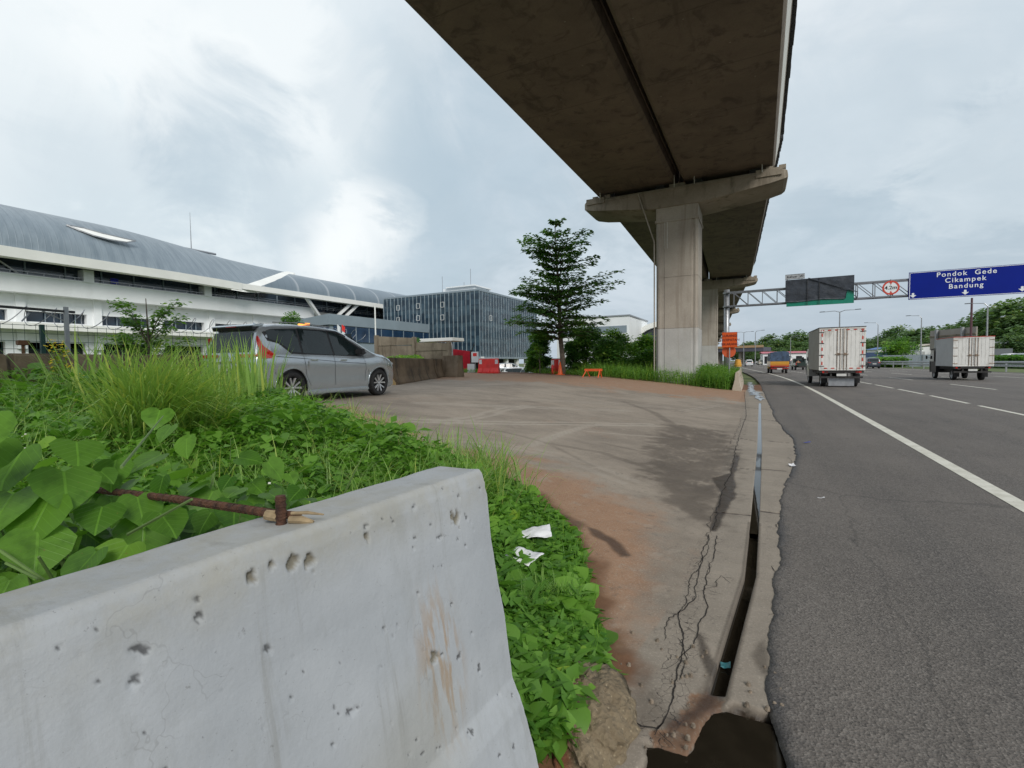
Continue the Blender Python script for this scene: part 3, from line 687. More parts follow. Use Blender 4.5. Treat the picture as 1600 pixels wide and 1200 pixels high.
# profile (offset from top front edge toward the road, z)
PR = [(-.52, -.06), (-.50, .1), (-.30, .3), (-.24, .6), (-.215, 1.06), (-.205, 1.10), (-.19, 1.112), (-.012, 1.118), (.0, 1.105), (.010, 1.07), (.036, .853), (.082, .605), (.115, .38), (.155, .30), (.20, .14), (.235, .0), (.235, -.06)]
def resamp(P_, n):
    P_ = np.array(P_); s_ = np.r_[0, np.cumsum(np.hypot(*(P_[1:]-P_[:-1]).T))]; u_ = np.linspace(0, s_[-1], n)
    return np.interp(u_, s_, P_[:, 0]), np.interp(u_, s_, P_[:, 1])
ox, oz = resamp(PR, 900); keep_ = (np.arange(900) % 6 == 0) | (ox > -.22) & (oz > .2) & (np.arange(900) % 2 == 0) | (np.arange(900) == 899); ox, oz = ox[keep_], oz[keep_]
yl = np.concatenate([np.linspace(-1.6, .15, 30)[:-1], np.linspace(.15, 1.47, 330)]); ns, nl = len(ox), len(yl)
OX, YL = np.meshgrid(ox, yl, indexing='ij'); OZ = np.repeat(oz[:, None], nl, 1)
XB = -.894+.077*(YL-1.455)+OX
endw = (vnoise(OZ, OX, 9, 4, 4)-.5)*.016; chipped = np.where((OZ > 1.03), .012*vnoise(OZ, OX, 30, 3), 0)
YB = YL + (endw-chipped-.012*(OZ < .32)*(OX > 0)*vnoise(OZ, OX, 22, 7))*sstep(1.40, 1.47, YL)
XB = XB+(vnoise(YL, OZ, 3, 12, 4)-.5)*.006
ZB = OZ+(vnoise(YL, OX, 5, 14, 4)-.5)*.008*(OZ > .9)
pit_a = np.zeros(OX.shape); scar = np.zeros(OX.shape); dep = np.zeros(OX.shape)
fr_ = OX > -.02
bx_ = -.90
def barp(px, py):   # pixel -> (y, z) on the road face
    p = onX(px, py, -.86)
    for _ in range(4):
        o_ = np.interp(p.z, [0, .14, .3, .38, .605, .853, 1.07, 1.2], [.235, .2, .155, .115, .082, .036, .01, .0]); p = onX(px, py, -.894+.077*(p.y-1.455)+float(o_))
    return p.y, p.z
for px, py, r_, k in ((712, 812, 11, 'p'), (488, 874, 10, 'p'), (459, 878, 9, 'p'), (425, 885, 6, 'p'), (395, 903, 8, 'p'), (574, 839, 6, 'p'), (573, 823, 6, 's'), (648, 795, 6, 's'), (612, 809, 5, 's'), (687, 842, 8, 's'),
                      (218, 1020, 13, 's'), (420, 1016, 8, 's'), (550, 1112, 12, 's'), (679, 1027, 9, 'p'), (718, 1025, 7, 's'), (728, 1143, 9, 's'), (749, 1048, 5, 's'), (600, 985, 5, 's'), (622, 977, 4, 's'), (308, 937, 7, 's'), (310, 968, 9, 's'), (694, 764, 4, 's'), (647, 858, 4, 's'),
                      (460, 1025, 4, 's'), (474, 1052, 3, 's'), (785, 1160, 5, 's'), (765, 1175, 4, 's'), (288, 880, 10, 's'), (262, 878, 8, 's'), (183, 905, 8, 's'), (210, 1065, 9, 's'), (150, 985, 5, 's'), (345, 1080, 4, 's'), (225, 1145, 5, 's'), (95, 1010, 5, 's'), (60, 1120, 6, 's'), (717, 776, 6, 's'), (520, 1165, 5, 's'), (408, 843, 6, 's'))+tuple((RNG.uniform(.3, 1.44), RNG.uniform(.3, 1.08), RNG.uniform(2.5, 5), 'r') for _ in range(70)):
    y_, z_ = (px, py) if k == 'r' else barp(px, py); dd = math.dist((0, 0, EYE), (-.86, y_, z_)); rw = r_/F*dd*(.85 if k == 'p' else .62)
    an = random.uniform(-.5, .5)
    dy_ = (YL-y_)*.75; dz_ = (OZ-z_)
    d = np.hypot(dy_*math.cos(an)+dz_*math.sin(an), (dz_*math.cos(an)-dy_*math.sin(an))*(.7 if k == 'p' else .8)) + (vnoise(YL, OZ, 70, int(px*97), 3)-.5)*rw*1.9
    msk = (1-sstep(rw*.45, rw*.85, d))*fr_
    dep = np.maximum(dep, msk*(.010 if k == 'p' else .003))
    if k == 'p': pit_a = np.maximum(pit_a, msk)
    else: scar = np.maximum(scar, msk*sstep(.44, .52, vnoise(YL, OZ, 90, int(py*91), 3)+.2*(OZ-z_)/rw))
XB = XB-dep
fgb = link('concrete_barrier', gridmesh('fg_barrier', XB, YB, ZB, dict(pit=pit_a, scar=scar)), m, smooth=True)
# close the far end
k = nl-1; idx = [i*nl+k for i in range(ns)]
bm = bmesh.new(); bm.from_mesh(fgb.data); bm.verts.ensure_lookup_table(); bm.faces.new([bm.verts[i] for i in reversed(idx)]); bm.to_mesh(fgb.data); bm.free()
setp(fgb, 'whitewashed chipped concrete barrier filling the lower left foreground', 'barrier', 'concrete barriers')
# rebar
M_rust = mat('rusty_steel', (.05, .026, .020), .85, .3, var=.35, scale=30, bump=.6, bscale=120, col2=(.15, .07, .04))
rb = thing('rebar', 'rusty reinforcing bar bolted on top of the white barrier, reaching into the leaves', 'rebar', (-1.036, .758, 1.11))
mb = MB(); pz = [(0, 0, -.02), (0, 0, .075)]; mb.tube(pz, .0115, 10)
for k in range(5): mb.tube([(0, 0, .004+k*.015), (0, 0, .008+k*.015)], .0132, 10)
mb.build('stub', M_rust, rb)
q0 = atd(470, 806, 1.20)-Vector((-1.036, .758, 1.11)); q1 = atd(430, 803, 1.19)-Vector((-1.036, .758, 1.11)); q2 = atd(270, 779, 1.42)-Vector((-1.036, .758, 1.11)); q3 = atd(95, 759, 1.75)-Vector((-1.036, .758, 1.11))
mb = MB(); mb.tube([q0, q1, q2, q3], .0105, 8); n = 40
for k in range(n):
    f = k/n; p = q1.lerp(q2, f*2) if f < .5 else q2.lerp(q3, f*2-1); dq = (q2-q1).normalized()
    mb.tube([p, p+dq*.006], .0122, 8)
mb.build('bar', M_rust, rb)
M_straw = mat('dry_stalk', (.32, .24, .14), .9, var=.3, scale=20)
mb = MB(); o_ = Vector((-1.036, .758, 1.11))
for (a, b_, r_) in (((452, 812), (490, 816), .009), ((455, 802), (506, 804), .004), ((415, 804), (440, 812), .012)):
    mb.tube([atd(*a, 1.17)-o_, (atd(*a, 1.17)+atd(*b_, 1.17))/2-o_+Vector((0, 0, .003)), atd(*b_, 1.17)-o_], [r_, r_*1.1, r_*.5], 7)
st = mb.build('dry_stalk', M_straw); st.location = o_; setp(st, 'dry split stalk lying against the rusty bar on the white barrier', 'stalk')

# --- dirty barrier row along the left of the lay-by
M_dirty = concrete('mossy_concrete', (.085, .058, .034), (.20, .14, .085), (.018, .014, .010), .75, scale=1.3, streak=.3)
M_dirty2 = concrete('brown_concrete', (.15, .11, .07), (.26, .20, .14), (.05, .035, .022), .6, scale=1.3, streak=.25)
def seg_barrier(p0, p1, label, m_=M_dirty, H=.96, group='concrete barriers', z0=None, name='concrete_barrier', **kw):
    p0 = Vector(p0); p1 = Vector(p1); L = (p1-p0).length; dv = (p1-p0)/L
    mb = barrier_mesh(L, H, **kw); me = mb.mesh('barrier', .015)
    o = link(name, me, m_); z = z0 if z0 is not None else min(float(zt(p0.x, p0.y)), float(zt(p1.x, p1.y)))
    o.location = (p0.x, p0.y, z-.03); o.rotation_euler = (0, 0, math.atan2(-dv.x, dv.y)); setp(o, label, 'barrier', group); return o
A = gp(610, 601); B = gp(692, 588)
A = Vector((A.x, A.y)); B = Vector((B.x, B.y)); dv = (B-A).normalized()
seg_barrier(A+dv*.0, A+dv*((B-A).length*.73), 'moss blackened jersey barrier just beyond the nose of the silver car', H=1.0)
seg_barrier(A+dv*((B-A).length*.74), B, 'short black stained jersey barrier next to the upright brown block', H=.96)
ENDM = mat('ochre_concrete', (.42, .29, .13), .8, var=.15)
mb = MB(); bs = Vector((A.x, A.y)); o = MB().prism([(-.275, 0), (-.275, .10), (-.18, .30), (-.05, .34), (.05, .34), (.18, .30), (.275, .10), (.275, 0)], lambda x, z: (x, -.016, z), lambda x, z: (x, -.002, z))
dirs = -dv
lab = ['dirty brown jersey barrier behind the silver car tail', 'dirty brown jersey barrier between the tall grass and the car tail', 'dirty brown jersey barrier behind the yellow flowered weed', 'dirty brown jersey barrier at the left edge of the photo']
W0 = gp(395, 600); cur = Vector((-11.3, 7.5)); dl = (Vector((-9.6, -.5))-cur).normalized()
for i in range(4):
    seg_barrier(cur+dl*(i*2.35), cur+dl*(i*2.35+2.28), lab[i], M_dirty2, H=1.03)
U = gp(708, 589); o = seg_barrier(Vector((U.x-.55, U.y)), Vector((U.x+.40, U.y+.1)), 'upright brown concrete block at the end of the dirty barrier row', M_dirty2, H=1.12, base=.8, wt=.5)
MB().box(.03, .09, 1.2, 1.32, .70, .78)  # (paint mark is added below)
e = MB().prism([(-.272, .02), (-.272, .10), (-.18, .29), (-.08, .66), (.0, .66), (.06, .3), (.20, .10), (.20, .02)], lambda x, z: (x, -.006, z), lambda x, z: (x, -.001, z)).build('painted_end', ENDM)
MB().box(.105, .118, 1.5, 1.62, .68, .76).build('yellow_mark', mat('yellow_mark', (.6, .5, .03), .6)) if 0 else None
fb = [o_ for o_ in C.objects if o_.get('label', '').startswith('moss blackened')][0]; e.parent = fb
# --- pale kerb barriers beyond the pier bushes
M_kb = concrete('pale_kerb_concrete', (.42, .36, .28), (.52, .46, .38), (.35, .16, .07), .6, scale=1.2, streak=.3)
y = 25.6
for i in range(14):
    y2 = y+2.95
    o = seg_barrier(Vector((-1.0+float(off(y)), y)), Vector((-1.0+float(off(y2)), y2)), 'pale rust stained barrier edging the carriageway, nearest to the puddle' if i == 0 else 'pale barrier in the row along the carriageway beyond the pier bushes', M_kb, H=.96, base=.42, wt=.13, z0=0, group='barriers along the carriageway')
    y = y2+.03
# far side steel guard rail
M_rail = mat('guardrail_steel', (.45, .46, .47), .5, .6, var=.1)
gr = thing('guard_rail', 'galvanised double guard rail on posts along the far edge of the road', 'guard rail', (24, 60, 0))
for zz_ in (.5, .85):
    mb = MB(); ys_ = np.arange(45, 110, 4.)
    mb.loft([[(24+float(off(y_))-24+dx, y_-60, zz_+dz) for dx, dz in ((0, 0), (-.05, .06), (0, .12), (-.05, .18), (0, .24), (.02, .24), (.02, 0))] for y_ in ys_]); mb.build('rail', M_rail, gr)
for y_ in np.arange(46, 109, 4.): MB().box(float(off(y_))+.0, float(off(y_))+.12, y_-60, y_-60+.1, 0, 1.0).build('post', M_galv, gr)
# ================================================================ BUILDINGS
M_white = mat('white_cladding', (.80, .82, .83), .55, var=.04, scale=.15, dirt=(.55, .57, .57), dirt_amt=.3)
M_cream = mat('cream_fascia', (.80, .80, .76), .5, var=.05, scale=.3)
M_glassd = mat('dark_glazing', (.018, .032, .05), .12, var=.4, scale=.25, spec=.8)
M_grey = mat('blue_grey_cladding', (.22, .27, .31), .5, var=.06, scale=.3)
M_steelw = mat('white_steel', (.75, .76, .75), .5, var=.05)
M_black = mat('black_recess', (.012, .013, .016), .8, var=.3)
m = bpy.data.materials.new('standing_seam_roof'); m.use_nodes = True; M_roof = m
t = NT(m.node_tree); b = t.n['Principled BSDF']; co = t.new('ShaderNodeTexCoord').outputs['Object']
sp_ = t.new('ShaderNodeSeparateXYZ'); t.l.new(co, sp_.inputs[0])
rib = t.math('FRACT', t.math('MULTIPLY', sp_.outputs[1], 1.6)); ribm = t.ramp(rib, .80, .95)
c = t.mix(t.ramp(t.noise(t.mapping(co, scale=(.2, 1, .2)), 1.1, 5, .7), .3, .7), (.19, .235, .27), (.27, .32, .355))
c = t.mix(t.math('MULTIPLY', ribm, .35), c, (.14, .17, .20)); t.put(b.inputs['Base Color'], c)
b.inputs['Roughness'].default_value = .45; b.inputs['Metallic'].default_value = .3
t.put(b.inputs['Normal'], t.bump(ribm, .4, .05))
# --- long station hall, wall parallel to the road at x = -80
st = thing('station_hall', 'long white station hall with a curved grey metal roof and a dark glazed band', 'station', (-80, 40, 0))
def sbox(mb, x0, x1, y0, y1, z0, z1): return mb.box(x0+80, x1+80, y0-40, y1-40, z0, z1)
Y0, Y1 = -40, 52
def vault(xe, ze, xr_, zr, n=18, bulge=1.0):
    out = []
    for k in range(n+1):
        f = k/n; a = f*PI/2
        out.append((xe+(xr_-xe)*(1-math.cos(a)), ze+(zr-ze)*math.sin(a)**.9))
    return out
prof = vault(-76, 15.4, -93, 23.2)
def endY(x): return 49.5+(-76-x)*1.15 + (3.5 if x < -90 else 0)*0
rows = []; ysn = 40
V = []
nx = len(prof)+6
full = prof+[(-93-k*3.2, 23.2-.11*k*k) for k in range(1, 7)]
G = np.zeros((len(full), ysn, 3))
bpath = [onX(px, py, X_) for px, py, X_ in ((372, 452, -76), (388, 452, -77.2), (403, 450, -79), (420, 444.5, -81.5), (437, 437, -85), (450, 430, -88.5), (456, 427, -90))]
def bat(f):
    s_ = f*(len(bpath)-1); i_ = min(int(s_), len(bpath)-2); return bpath[i_].lerp(bpath[i_+1], s_-i_)
for i, (x, z) in enumerate(full):
    e_ = bat(min(1, i/(len(prof)-1)))
    if i >= len(prof): e_ = e_+Vector((x+93, 1.5*(i-len(prof)+1), -.3*(i-len(prof)+1)))
    for j in range(ysn):
        q = j/(ysn-1); y = Y0+(e_.y-Y0)*q; w_ = float(sstep(.72, 1, q))
        G[i, j] = ((x*(1-w_)+e_.x*w_)+80, y-40, z*(1-w_)+e_.z*w_)
link('roof', gridmesh('hall_roof', G[:, :, 0], G[:, :, 1], G[:, :, 2]), M_roof, st)
# ridge trim

MB().tube([(-93+80, Y0-40, 23.35), (-93+80, 56-40, 23.2)], .22, 6).build('ridge', M_galv, st)
# eave fascia and flared end barge
mb = MB(); mb.loft([[(-75.6+80, y-40, 14.35+e), (-75.5+80, y-40, 15.5+e), (-76.4+80, y-40, 15.55+e), (-76.6+80, y-40, 14.3+e)] for y, e in ((Y0, 0), (20, 0), (40, -.05), (46, -.15), (49.6, -.25))]); mb.build('eave', M_cream, st)
mb = MB(); rg = []
for k in range(25):
    p = bat(k/24); wd = .55+.5*math.sin(PI*min(1, k/24))
    rg.append([(p.x+80+.5, p.y-40-.9-wd, p.z-.55*wd), (p.x+80+.5, p.y-40+wd, p.z-.7*wd), (p.x+80, p.y-40+wd+.2, p.z+.35*wd), (p.x+80-.2, p.y-40-1.6*wd, p.z+.55*wd)])
mb.loft(rg); mb.build('barge', M_cream, st)
# skylight strip near the ridge
p = [(-84.9, 21.35), (-87.5, 22.5)]
mb = MB()
def vz(x):
    for (xa, za), (xb, zb) in zip(prof[:-1], prof[1:]):
        if xb <= x <= xa: return za+(zb-za)*(x-xa)/(xb-xa)
for k in range(6):
    pass
def roofhit(px, py):
    d_ = raydir(px, py); k_ = 60.0
    while k_ < 160:
        p_ = Vector((0, 0, EYE))+d_*k_
        if -92.9 < p_.x < -76.01 and p_.z < vz(p_.x)+.02: return p_
        k_ += .05
    return p_
cs = [roofhit(*q_) for q_ in ((104, 353), (131, 358), (160, 366), (190, 373), (212, 378), (198, 380), (172, 376), (148, 370), (126, 362))]
V80 = Vector((80, -40, .12)); mb.add([p_+V80 for p_ in cs], [tuple(range(len(cs)))]); mb.build('skylight', M_cream, st)
mb = MB()
for (a, b_) in zip(cs, cs[1:]+cs[:1]): mb.bar(a+V80, b_+V80, .16)
mb.build('skylight_frame', M_galv, st)
sbox(MB(), -95, -79.6, Y0, 118, 12.4, 15.6).build('glazed_band', M_glassd, st)
sbox(sbox(MB(), -79.9, -78.2, Y0, 66, 10.75, 12.75), -79.0, -78.1, Y0, 66, 12.75, 12.9).build('parapet', M_white, st)
mb = MB(); sbox(mb, -78.5, -78.3, Y0, 118, 13.25, 13.33); sbox(mb, -78.5, -78.3, Y0, 118, 12.95, 13.0)
for y in np.arange(Y0, 118, 1.5): sbox(mb, -78.46, -78.40, y, y+.08, 12.8, 13.3)
mb.build('railing', M_galv, st)
# wall with window openings as real recesses
def wall_open(x0, x1, y0, y1, z0, z1, ops):
    """slab on x with openings ops [(ya,yb,za,zb)]"""
    mb = MB(); ycur = y0
    for (ya, yb, za, zb) in sorted(ops):
        if ya > ycur: sbox(mb, x0, x1, ycur, ya, z0, z1)
        sbox(mb, x0, x1, ya, yb, z0, za); sbox(mb, x0, x1, ya, yb, zb, z1); ycur = yb
    sbox(mb, x0, x1, ycur, y1, z0, z1); return mb
ops = [(y+.9, y+6.9, 7.45, 8.75) for y in np.arange(-37.1, 50, 7.6)]
wall_open(-80.6, -79.8, Y0, 60, 7.2, 10.9, ops).build('upper_wall', M_white, st)
sbox(MB(), -82, -80.65, Y0, 60, 4, 9.5).build('window_glass', M_glassd, st)
for y in np.arange(-6.7, 60, 7.6): sbox(MB(), -79.8, -79.5, y-.0, y+.85, 4, 10.9).build('pilaster', M_white, st)
for y in np.arange(-9.6, 45, 15.2): sbox(MB(), -79.95, -78.0, y+9.0, y+10.1, 12.8, 14.4).build('column', M_white, st)
sbox(MB(), -79.9, -77.6, Y0, 62, 6.35, 7.15).build('canopy', M_cream, st)
mb = MB()
for y in np.arange(-9.6, 117, 3.8): sbox(mb, -79.58, -79.4, y, y+.14, 12.9, 14.6)
sbox(mb, -79.58, -79.45, -12, 117, 13.75, 13.83); mb.build('glazing_bars', M_grey, st)
mb = MB()
for y in np.arange(16.5, 24, 3.8): mb.bar((.75, y-40, 13.0), (.75, y-38.1, 14.5), .16); mb.bar((.75, y-38.1, 14.5), (.75, y-36.2, 13.0), .16)
mb.build('truss', M_steelw, st)
mb = MB()
for y in np.arange(-6.7, 50, 7.6):
    for d_ in (2.0, 3.5, 5.0): sbox(mb, -80.5, -80.35, y+.9+d_-.04, y+.9+d_+.04, 7.45, 8.75)
mb.build('window_bars', M_grey, st)
ops = [(y+1.0, y+6.6, 2.4, 4.9) for y in np.arange(-37.1, 50, 7.6)]
wall_open(-80.6, -79.85, Y0, 60, -.5, 6.4, ops).build('lower_wall', M_white, st)
sbox(MB(), -83, -80.65, Y0, 60, 0, 6).build('lower_glass', M_black, st)
for k, (y, s_) in enumerate(((28.5, 0), (44, 0))):
    sbox(MB(), -79.85, -79.7, y, y+.9, 13.5, 14.4) if 0 else None
MB().box(-79.5+80, -79.45+80, 33.3-40, 34.2-40, 13.25, 13.95).build('blue_panel', mat('blue_panel', (.01, .02, .5), .4, var=.05), st)
# --- second, lower vault beyond the flared gable
r2 = vault(-76, 15.2, -87, 20.1)
r2 = r2+[(-87-k*3, 20.1-.12*k*k) for k in range(1, 5)]
m = bpy.data.materials.new('glazed_roof'); m.use_nodes = True
t = NT(m.node_tree); b = t.n['Principled BSDF']; co = t.new('ShaderNodeTexCoord').outputs['Object']
sp_ = t.new('ShaderNodeSeparateXYZ'); t.l.new(co, sp_.inputs[0])
big = t.ramp(t.math('FRACT', t.math('MULTIPLY', sp_.outputs[1], 1/7.)), .90, .97); sm = t.ramp(t.math('FRACT', t.math('MULTIPLY', sp_.outputs[1], 1/1.4)), .85, .95)
c = t.mix(t.noise(co, .3, 4), (.17, .215, .25), (.24, .285, .32)); c = t.mix(t.math('MULTIPLY', sm, .3), c, (.13, .16, .19)); c = t.mix(t.math('MULTIPLY', big, .8), c, (.42, .45, .47))
t.put(b.inputs['Base Color'], c); b.inputs['Roughness'].default_value = .35; b.inputs['Metallic'].default_value = .4
def proj(p):
    d_ = Vector(p)-Vector((0, 0, EYE)); z_ = d_.dot(fw); return 800+F*d_.dot(cr)/z_, 600-F*d_.dot(cu)/z_
bpx = np.array([proj(p) for p in bpath]); G0 = np.array(r2); YY_ = []
for x, z in r2:       # each rib of the second vault starts just behind the flared gable
    y = 49.0
    while y < 80:
        a_, b_ = proj((x, y, z))
        if a_ > 456 or (a_ > bpx[0, 0] and b_ > np.interp(a_, bpx[:, 0], bpx[:, 1])-2): break
        y += .25
    YY_.append(np.linspace(y, 118, 40)-40)
link('platform_roof', gridmesh('platform_roof', np.repeat(G0[:, :1]+80, 40, 1), np.array(YY_), np.repeat(G0[:, 1:], 40, 1)), m, st)
sbox(MB(), -77, -75.7, 49.5, 118, 14.35, 15.25).build('platform_eave', M_cream, st)
for y, wd in ((66, 1), (72.5, 0), (74.5, 0), (92, 1), (98, 0), (99.5, 0)):
    s_ = 1 if wd else -1
    MB().bar((-76.5+80, y-40-(3.2 if wd else -1.5), 14.6), (-77.5+80, y-40+(1.2 if wd else -2.8), 10.6), .55).build('strut', M_steelw, st)
sbox(MB(), -79.9, -78.6, 66, 118, 11.2, 12.3).build('balcony', mat('balcony_concrete', (.30, .30, .285), .7), st)
sbox(MB(), -82, -79.9, 60, 118, 3, 11.2).build('rear_wall', M_grey, st)
# tall lightning rods on the hall roof
mb = MB().tube([(0, 0, 0), (0, 0, 6.3)], [.09, .03], 5); o = mb.build('lightning_rod', M_galv); p = onX(299, 388, -90); o.location = p; setp(o, 'thin lightning rod standing on the ridge of the long station roof', 'lightning rod', 'rods')
# --- low blue-grey building with flat fascia
lb = thing('low_office', 'low blue grey building with a dark window band in front of the station', 'building', (-60, 53.5, 0))
def lbx(mb, x0, x1, y0, y1, z0, z1): return mb.box(x0+60, x1+60, y0-53.5, y1-53.5, z0, z1)
lbx(MB(), -68.5, -60.3, 53.8, 100, 0, 9).build('wall', M_grey, lb)
# sloping roof slab: fascia deeper at the corner
P3 = lambda x, y, z: (x+60, y-53.5, z)
MB().loft([[P3(-68.6, 53.4, 7.9), P3(-68.6, 53.4, 9.0), P3(-68.6, 100, 9.0), P3(-68.6, 100, 7.9)], [P3(-60, 53.4, 8.0), P3(-60, 53.4, 9.7), P3(-60, 100, 9.7), P3(-60, 100, 8.0)]]).build('roof', M_grey, lb)
mb = lbx(MB(), -60.32, -60.1, 54.5, 99, 5.4, 7.9); lbx(mb, -68.3, -60.6, 53.55, 53.8, 5.4, 7.8); mb.build('window_band', mat('blue_glazing', (.015, .04, .085), .12, var=.3, scale=.5, spec=.8), lb)
mb = MB()
for y in np.arange(56, 99, 3.0): lbx(mb, -60.12, -60.02, y, y+.12, 5.4, 7.9)
mb.build('mullions', M_grey, lb)
# --- dark glass office block
GB = thing('glass_office', 'dark blue glass office block with thin white vertical fins', 'office building', (-49, 79, 0))
gx0, gx1, gy0, gy1, gz0, gz1 = -72, -48.2, 79, 106, 2.9, 15.6
def gbx(mb, x0, x1, y0, y1, z0, z1): return mb.box(x0+49, x1+49, y0-79, y1-79, z0, z1)
m = bpy.data.materials.new('office_glass'); m.use_nodes = True
t = NT(m.node_tree); b = t.n['Principled BSDF']; co = t.new('ShaderNodeTexCoord').outputs['Object']
sp_ = t.new('ShaderNodeSeparateXYZ'); t.l.new(co, sp_.inputs[0])
hxy = t.math('ADD', sp_.outputs[0], sp_.outputs[1])
fx = t.math('FLOOR', t.math('MULTIPLY', hxy, 1/1.2)); fz = t.math('FLOOR', t.math('MULTIPLY', sp_.outputs[2], 1/1.0))
cv_ = t.new('ShaderNodeCombineXYZ'); t.l.new(fx, cv_.inputs[0]); t.l.new(fz, cv_.inputs[2])
wn = t.new('ShaderNodeTexWhiteNoise'); t.l.new(cv_.outputs[0], wn.inputs[0])
c = t.mix(t.ramp(wn.outputs[0], .2, 1.0), (.014, .032, .052), (.040, .075, .105))
slab = t.math('ABSOLUTE', t.math('SUBTRACT', t.math('FRACT', t.math('MULTIPLY', t.math('SUBTRACT', sp_.outputs[2], 2.9), 1/3.17)), .5))
c = t.mix(t.math('MULTIPLY', t.ramp(slab, .34, .42), .55), c, (.065, .11, .14)); 
dk = t.ramp(t.noise(t.mapping(co, scale=(1, 1, 2.)), .35, 4), .5, .62); c = t.mix(t.math('MULTIPLY', dk, .4), c, (.010, .02, .035))
t.put(b.inputs['Base Color'], c); b.inputs['Roughness'].default_value = .16; b.inputs['Specular IOR Level'].default_value = .55
gbx(MB(), gx0, gx1, gy0, gy1, gz0, gz1).build('glass_box', m, GB)
mb = MB(); x = gx0
while x <= gx1+.01: gbx(mb, x-.035, x+.035, gy0-.20, gy0-.004, gz0-.1, gz1+.15); x += 1.0
mb.build('front_fins', mat('fin_aluminium', (.30, .36, .40), .4, .2, var=.3, scale=.8), GB)
mb = MB(); y = gy0+.2
while y <= gy1+.01: gbx(mb, gx1+.004, gx1+.12, y-.03, y+.03, gz0-.1, gz1+.15); y += 1.1
mb.build('side_fins', MATS['fin_aluminium'], GB)
mb = gbx(MB(), gx0-.1, gx1+.1, gy0-.1, gy1+.1, gz1+.004, gz1+.35); gbx(mb, gx0-.1, gx1+.1, gy0-.1, gy1+.1, gz0-.35, gz0-.004)
mb.build('edge_trim', M_grey, GB)
for (px, py) in ((622, 481), (622, 500), (653, 478), (653, 497), (691, 476), (691, 496), (767, 497)):
    p = onY(px, py, gy0-.3) if px < 748 else onX(px, py, gx1+.3)
    mb = MB(); a_ = Vector((-49, 79, 0)); p = p-a_; dx = Vector((1, 0, 0)) if px < 748 else Vector((0, 1, 0))
    q = [p-dx*.4+Vector((0, 0, -.5)), p+dx*.4+Vector((0, 0, -.5)), p+dx*.4+Vector((0, 0, .5)), p-dx*.4+Vector((0, 0, .5))]
    for i in range(4): mb.bar(q[i], q[(i+1) % 4], .06)
    mb.build('open_window_frame', M_steelw, GB)
for x in np.arange(gx0+1, gx1, 5.6): gbx(MB(), x, x+.8, gy0+.4, gy0+1.2, -1, gz0).build('ground_column', M_steelw, GB)
for y in np.arange(gy0+2, gy1, 5.0): gbx(MB(), gx1-1.2, gx1-.4, y, y+.8, -1, gz0).build('ground_column', M_steelw, GB)
gbx(MB(), gx0+3, gx1-3.5, gy0+4, gy1-3, -1, gz0-.36).build('recess', M_black, GB)
p0 = onY(715, 458, 86); mb = MB().box(-58.5+49, -51+49, 82-79, 88-79, gz1+.3, gz1+1.5); mb.box(-57.5+49, -50.6+49, 81.5-79, 88.4-79, gz1+1.5, gz1+1.75); mb.build('rooftop_house', M_white, GB)
for px, y0_, y1_ in ((691, 432, 458), (735, 420, 450), (725, 441, 451)):
    p = onY(px, y0_, 84); q = onY(px, y1_, 84); MB().tube([(p.x+49, p.y-79, gz1), (p.x+49, p.y-79, p.z)], .05, 5).build('antenna', M_galv, GB)
# --- white hall behind the layered tree and arched shed behind the pier
wh = thing('white_warehouse', 'flat roofed white building with one dark window strip behind the layered tree', 'building', (onY(984, 500, 112).x-7.3, 112, 0))
MB().box(-11, 7.2, 0, 20, -1, 12.3).build('wall', M_white, wh); MB().box(-11.1, 7.4, -.2, 20.1, 12.3, 12.6).build('roof', M_galv, wh)
MB().box(-10, 6.6, -.06, -.002, 8.4, 10.1).build('window_strip', M_grey, wh); MB().box(-10.5, 6.9, -.1, -.002, 6.6, 6.9).build('ledge', M_galv, wh)
c0 = onY(1023, 530, 125); ar = thing('arched_hall', 'pale barrel vaulted hall end with dark glazing, half hidden by the nearest pier', 'building', (c0.x+1.5, 125, 0))
def arc(r_, n=20, z0=2.5, sx=1.0): return [(-r_*sx*math.cos(PI*k/n), z0+r_*1.0*math.sin(PI*k/n)) for k in range(n+1)]
oA, iA = arc(9.2), arc(7.9)
mb = MB(); mb.loft([[(x, 0, z) for x, z in oA], [(x, 40, z) for x, z in oA]], close_ring=False); 
mb.loft([[(x, 0, z) for x, z in oA], [(x, -.01, z) for x, z in iA]], close_ring=False); mb.loft([[(x, 0, z) for x, z in iA], [(x, 2, z) for x, z in iA]], close_ring=False)
mb.build('vault', M_cream, ar)
MB().prism([(x, z) for x, z in iA], lambda x, z: (x, 1.6, z), lambda x, z: (x, 1.7, z)).build('glazing', M_glassd, ar)
MB().box(-9.2, 9.2, .2, 40, -1, 2.6).build('base', M_white, ar)
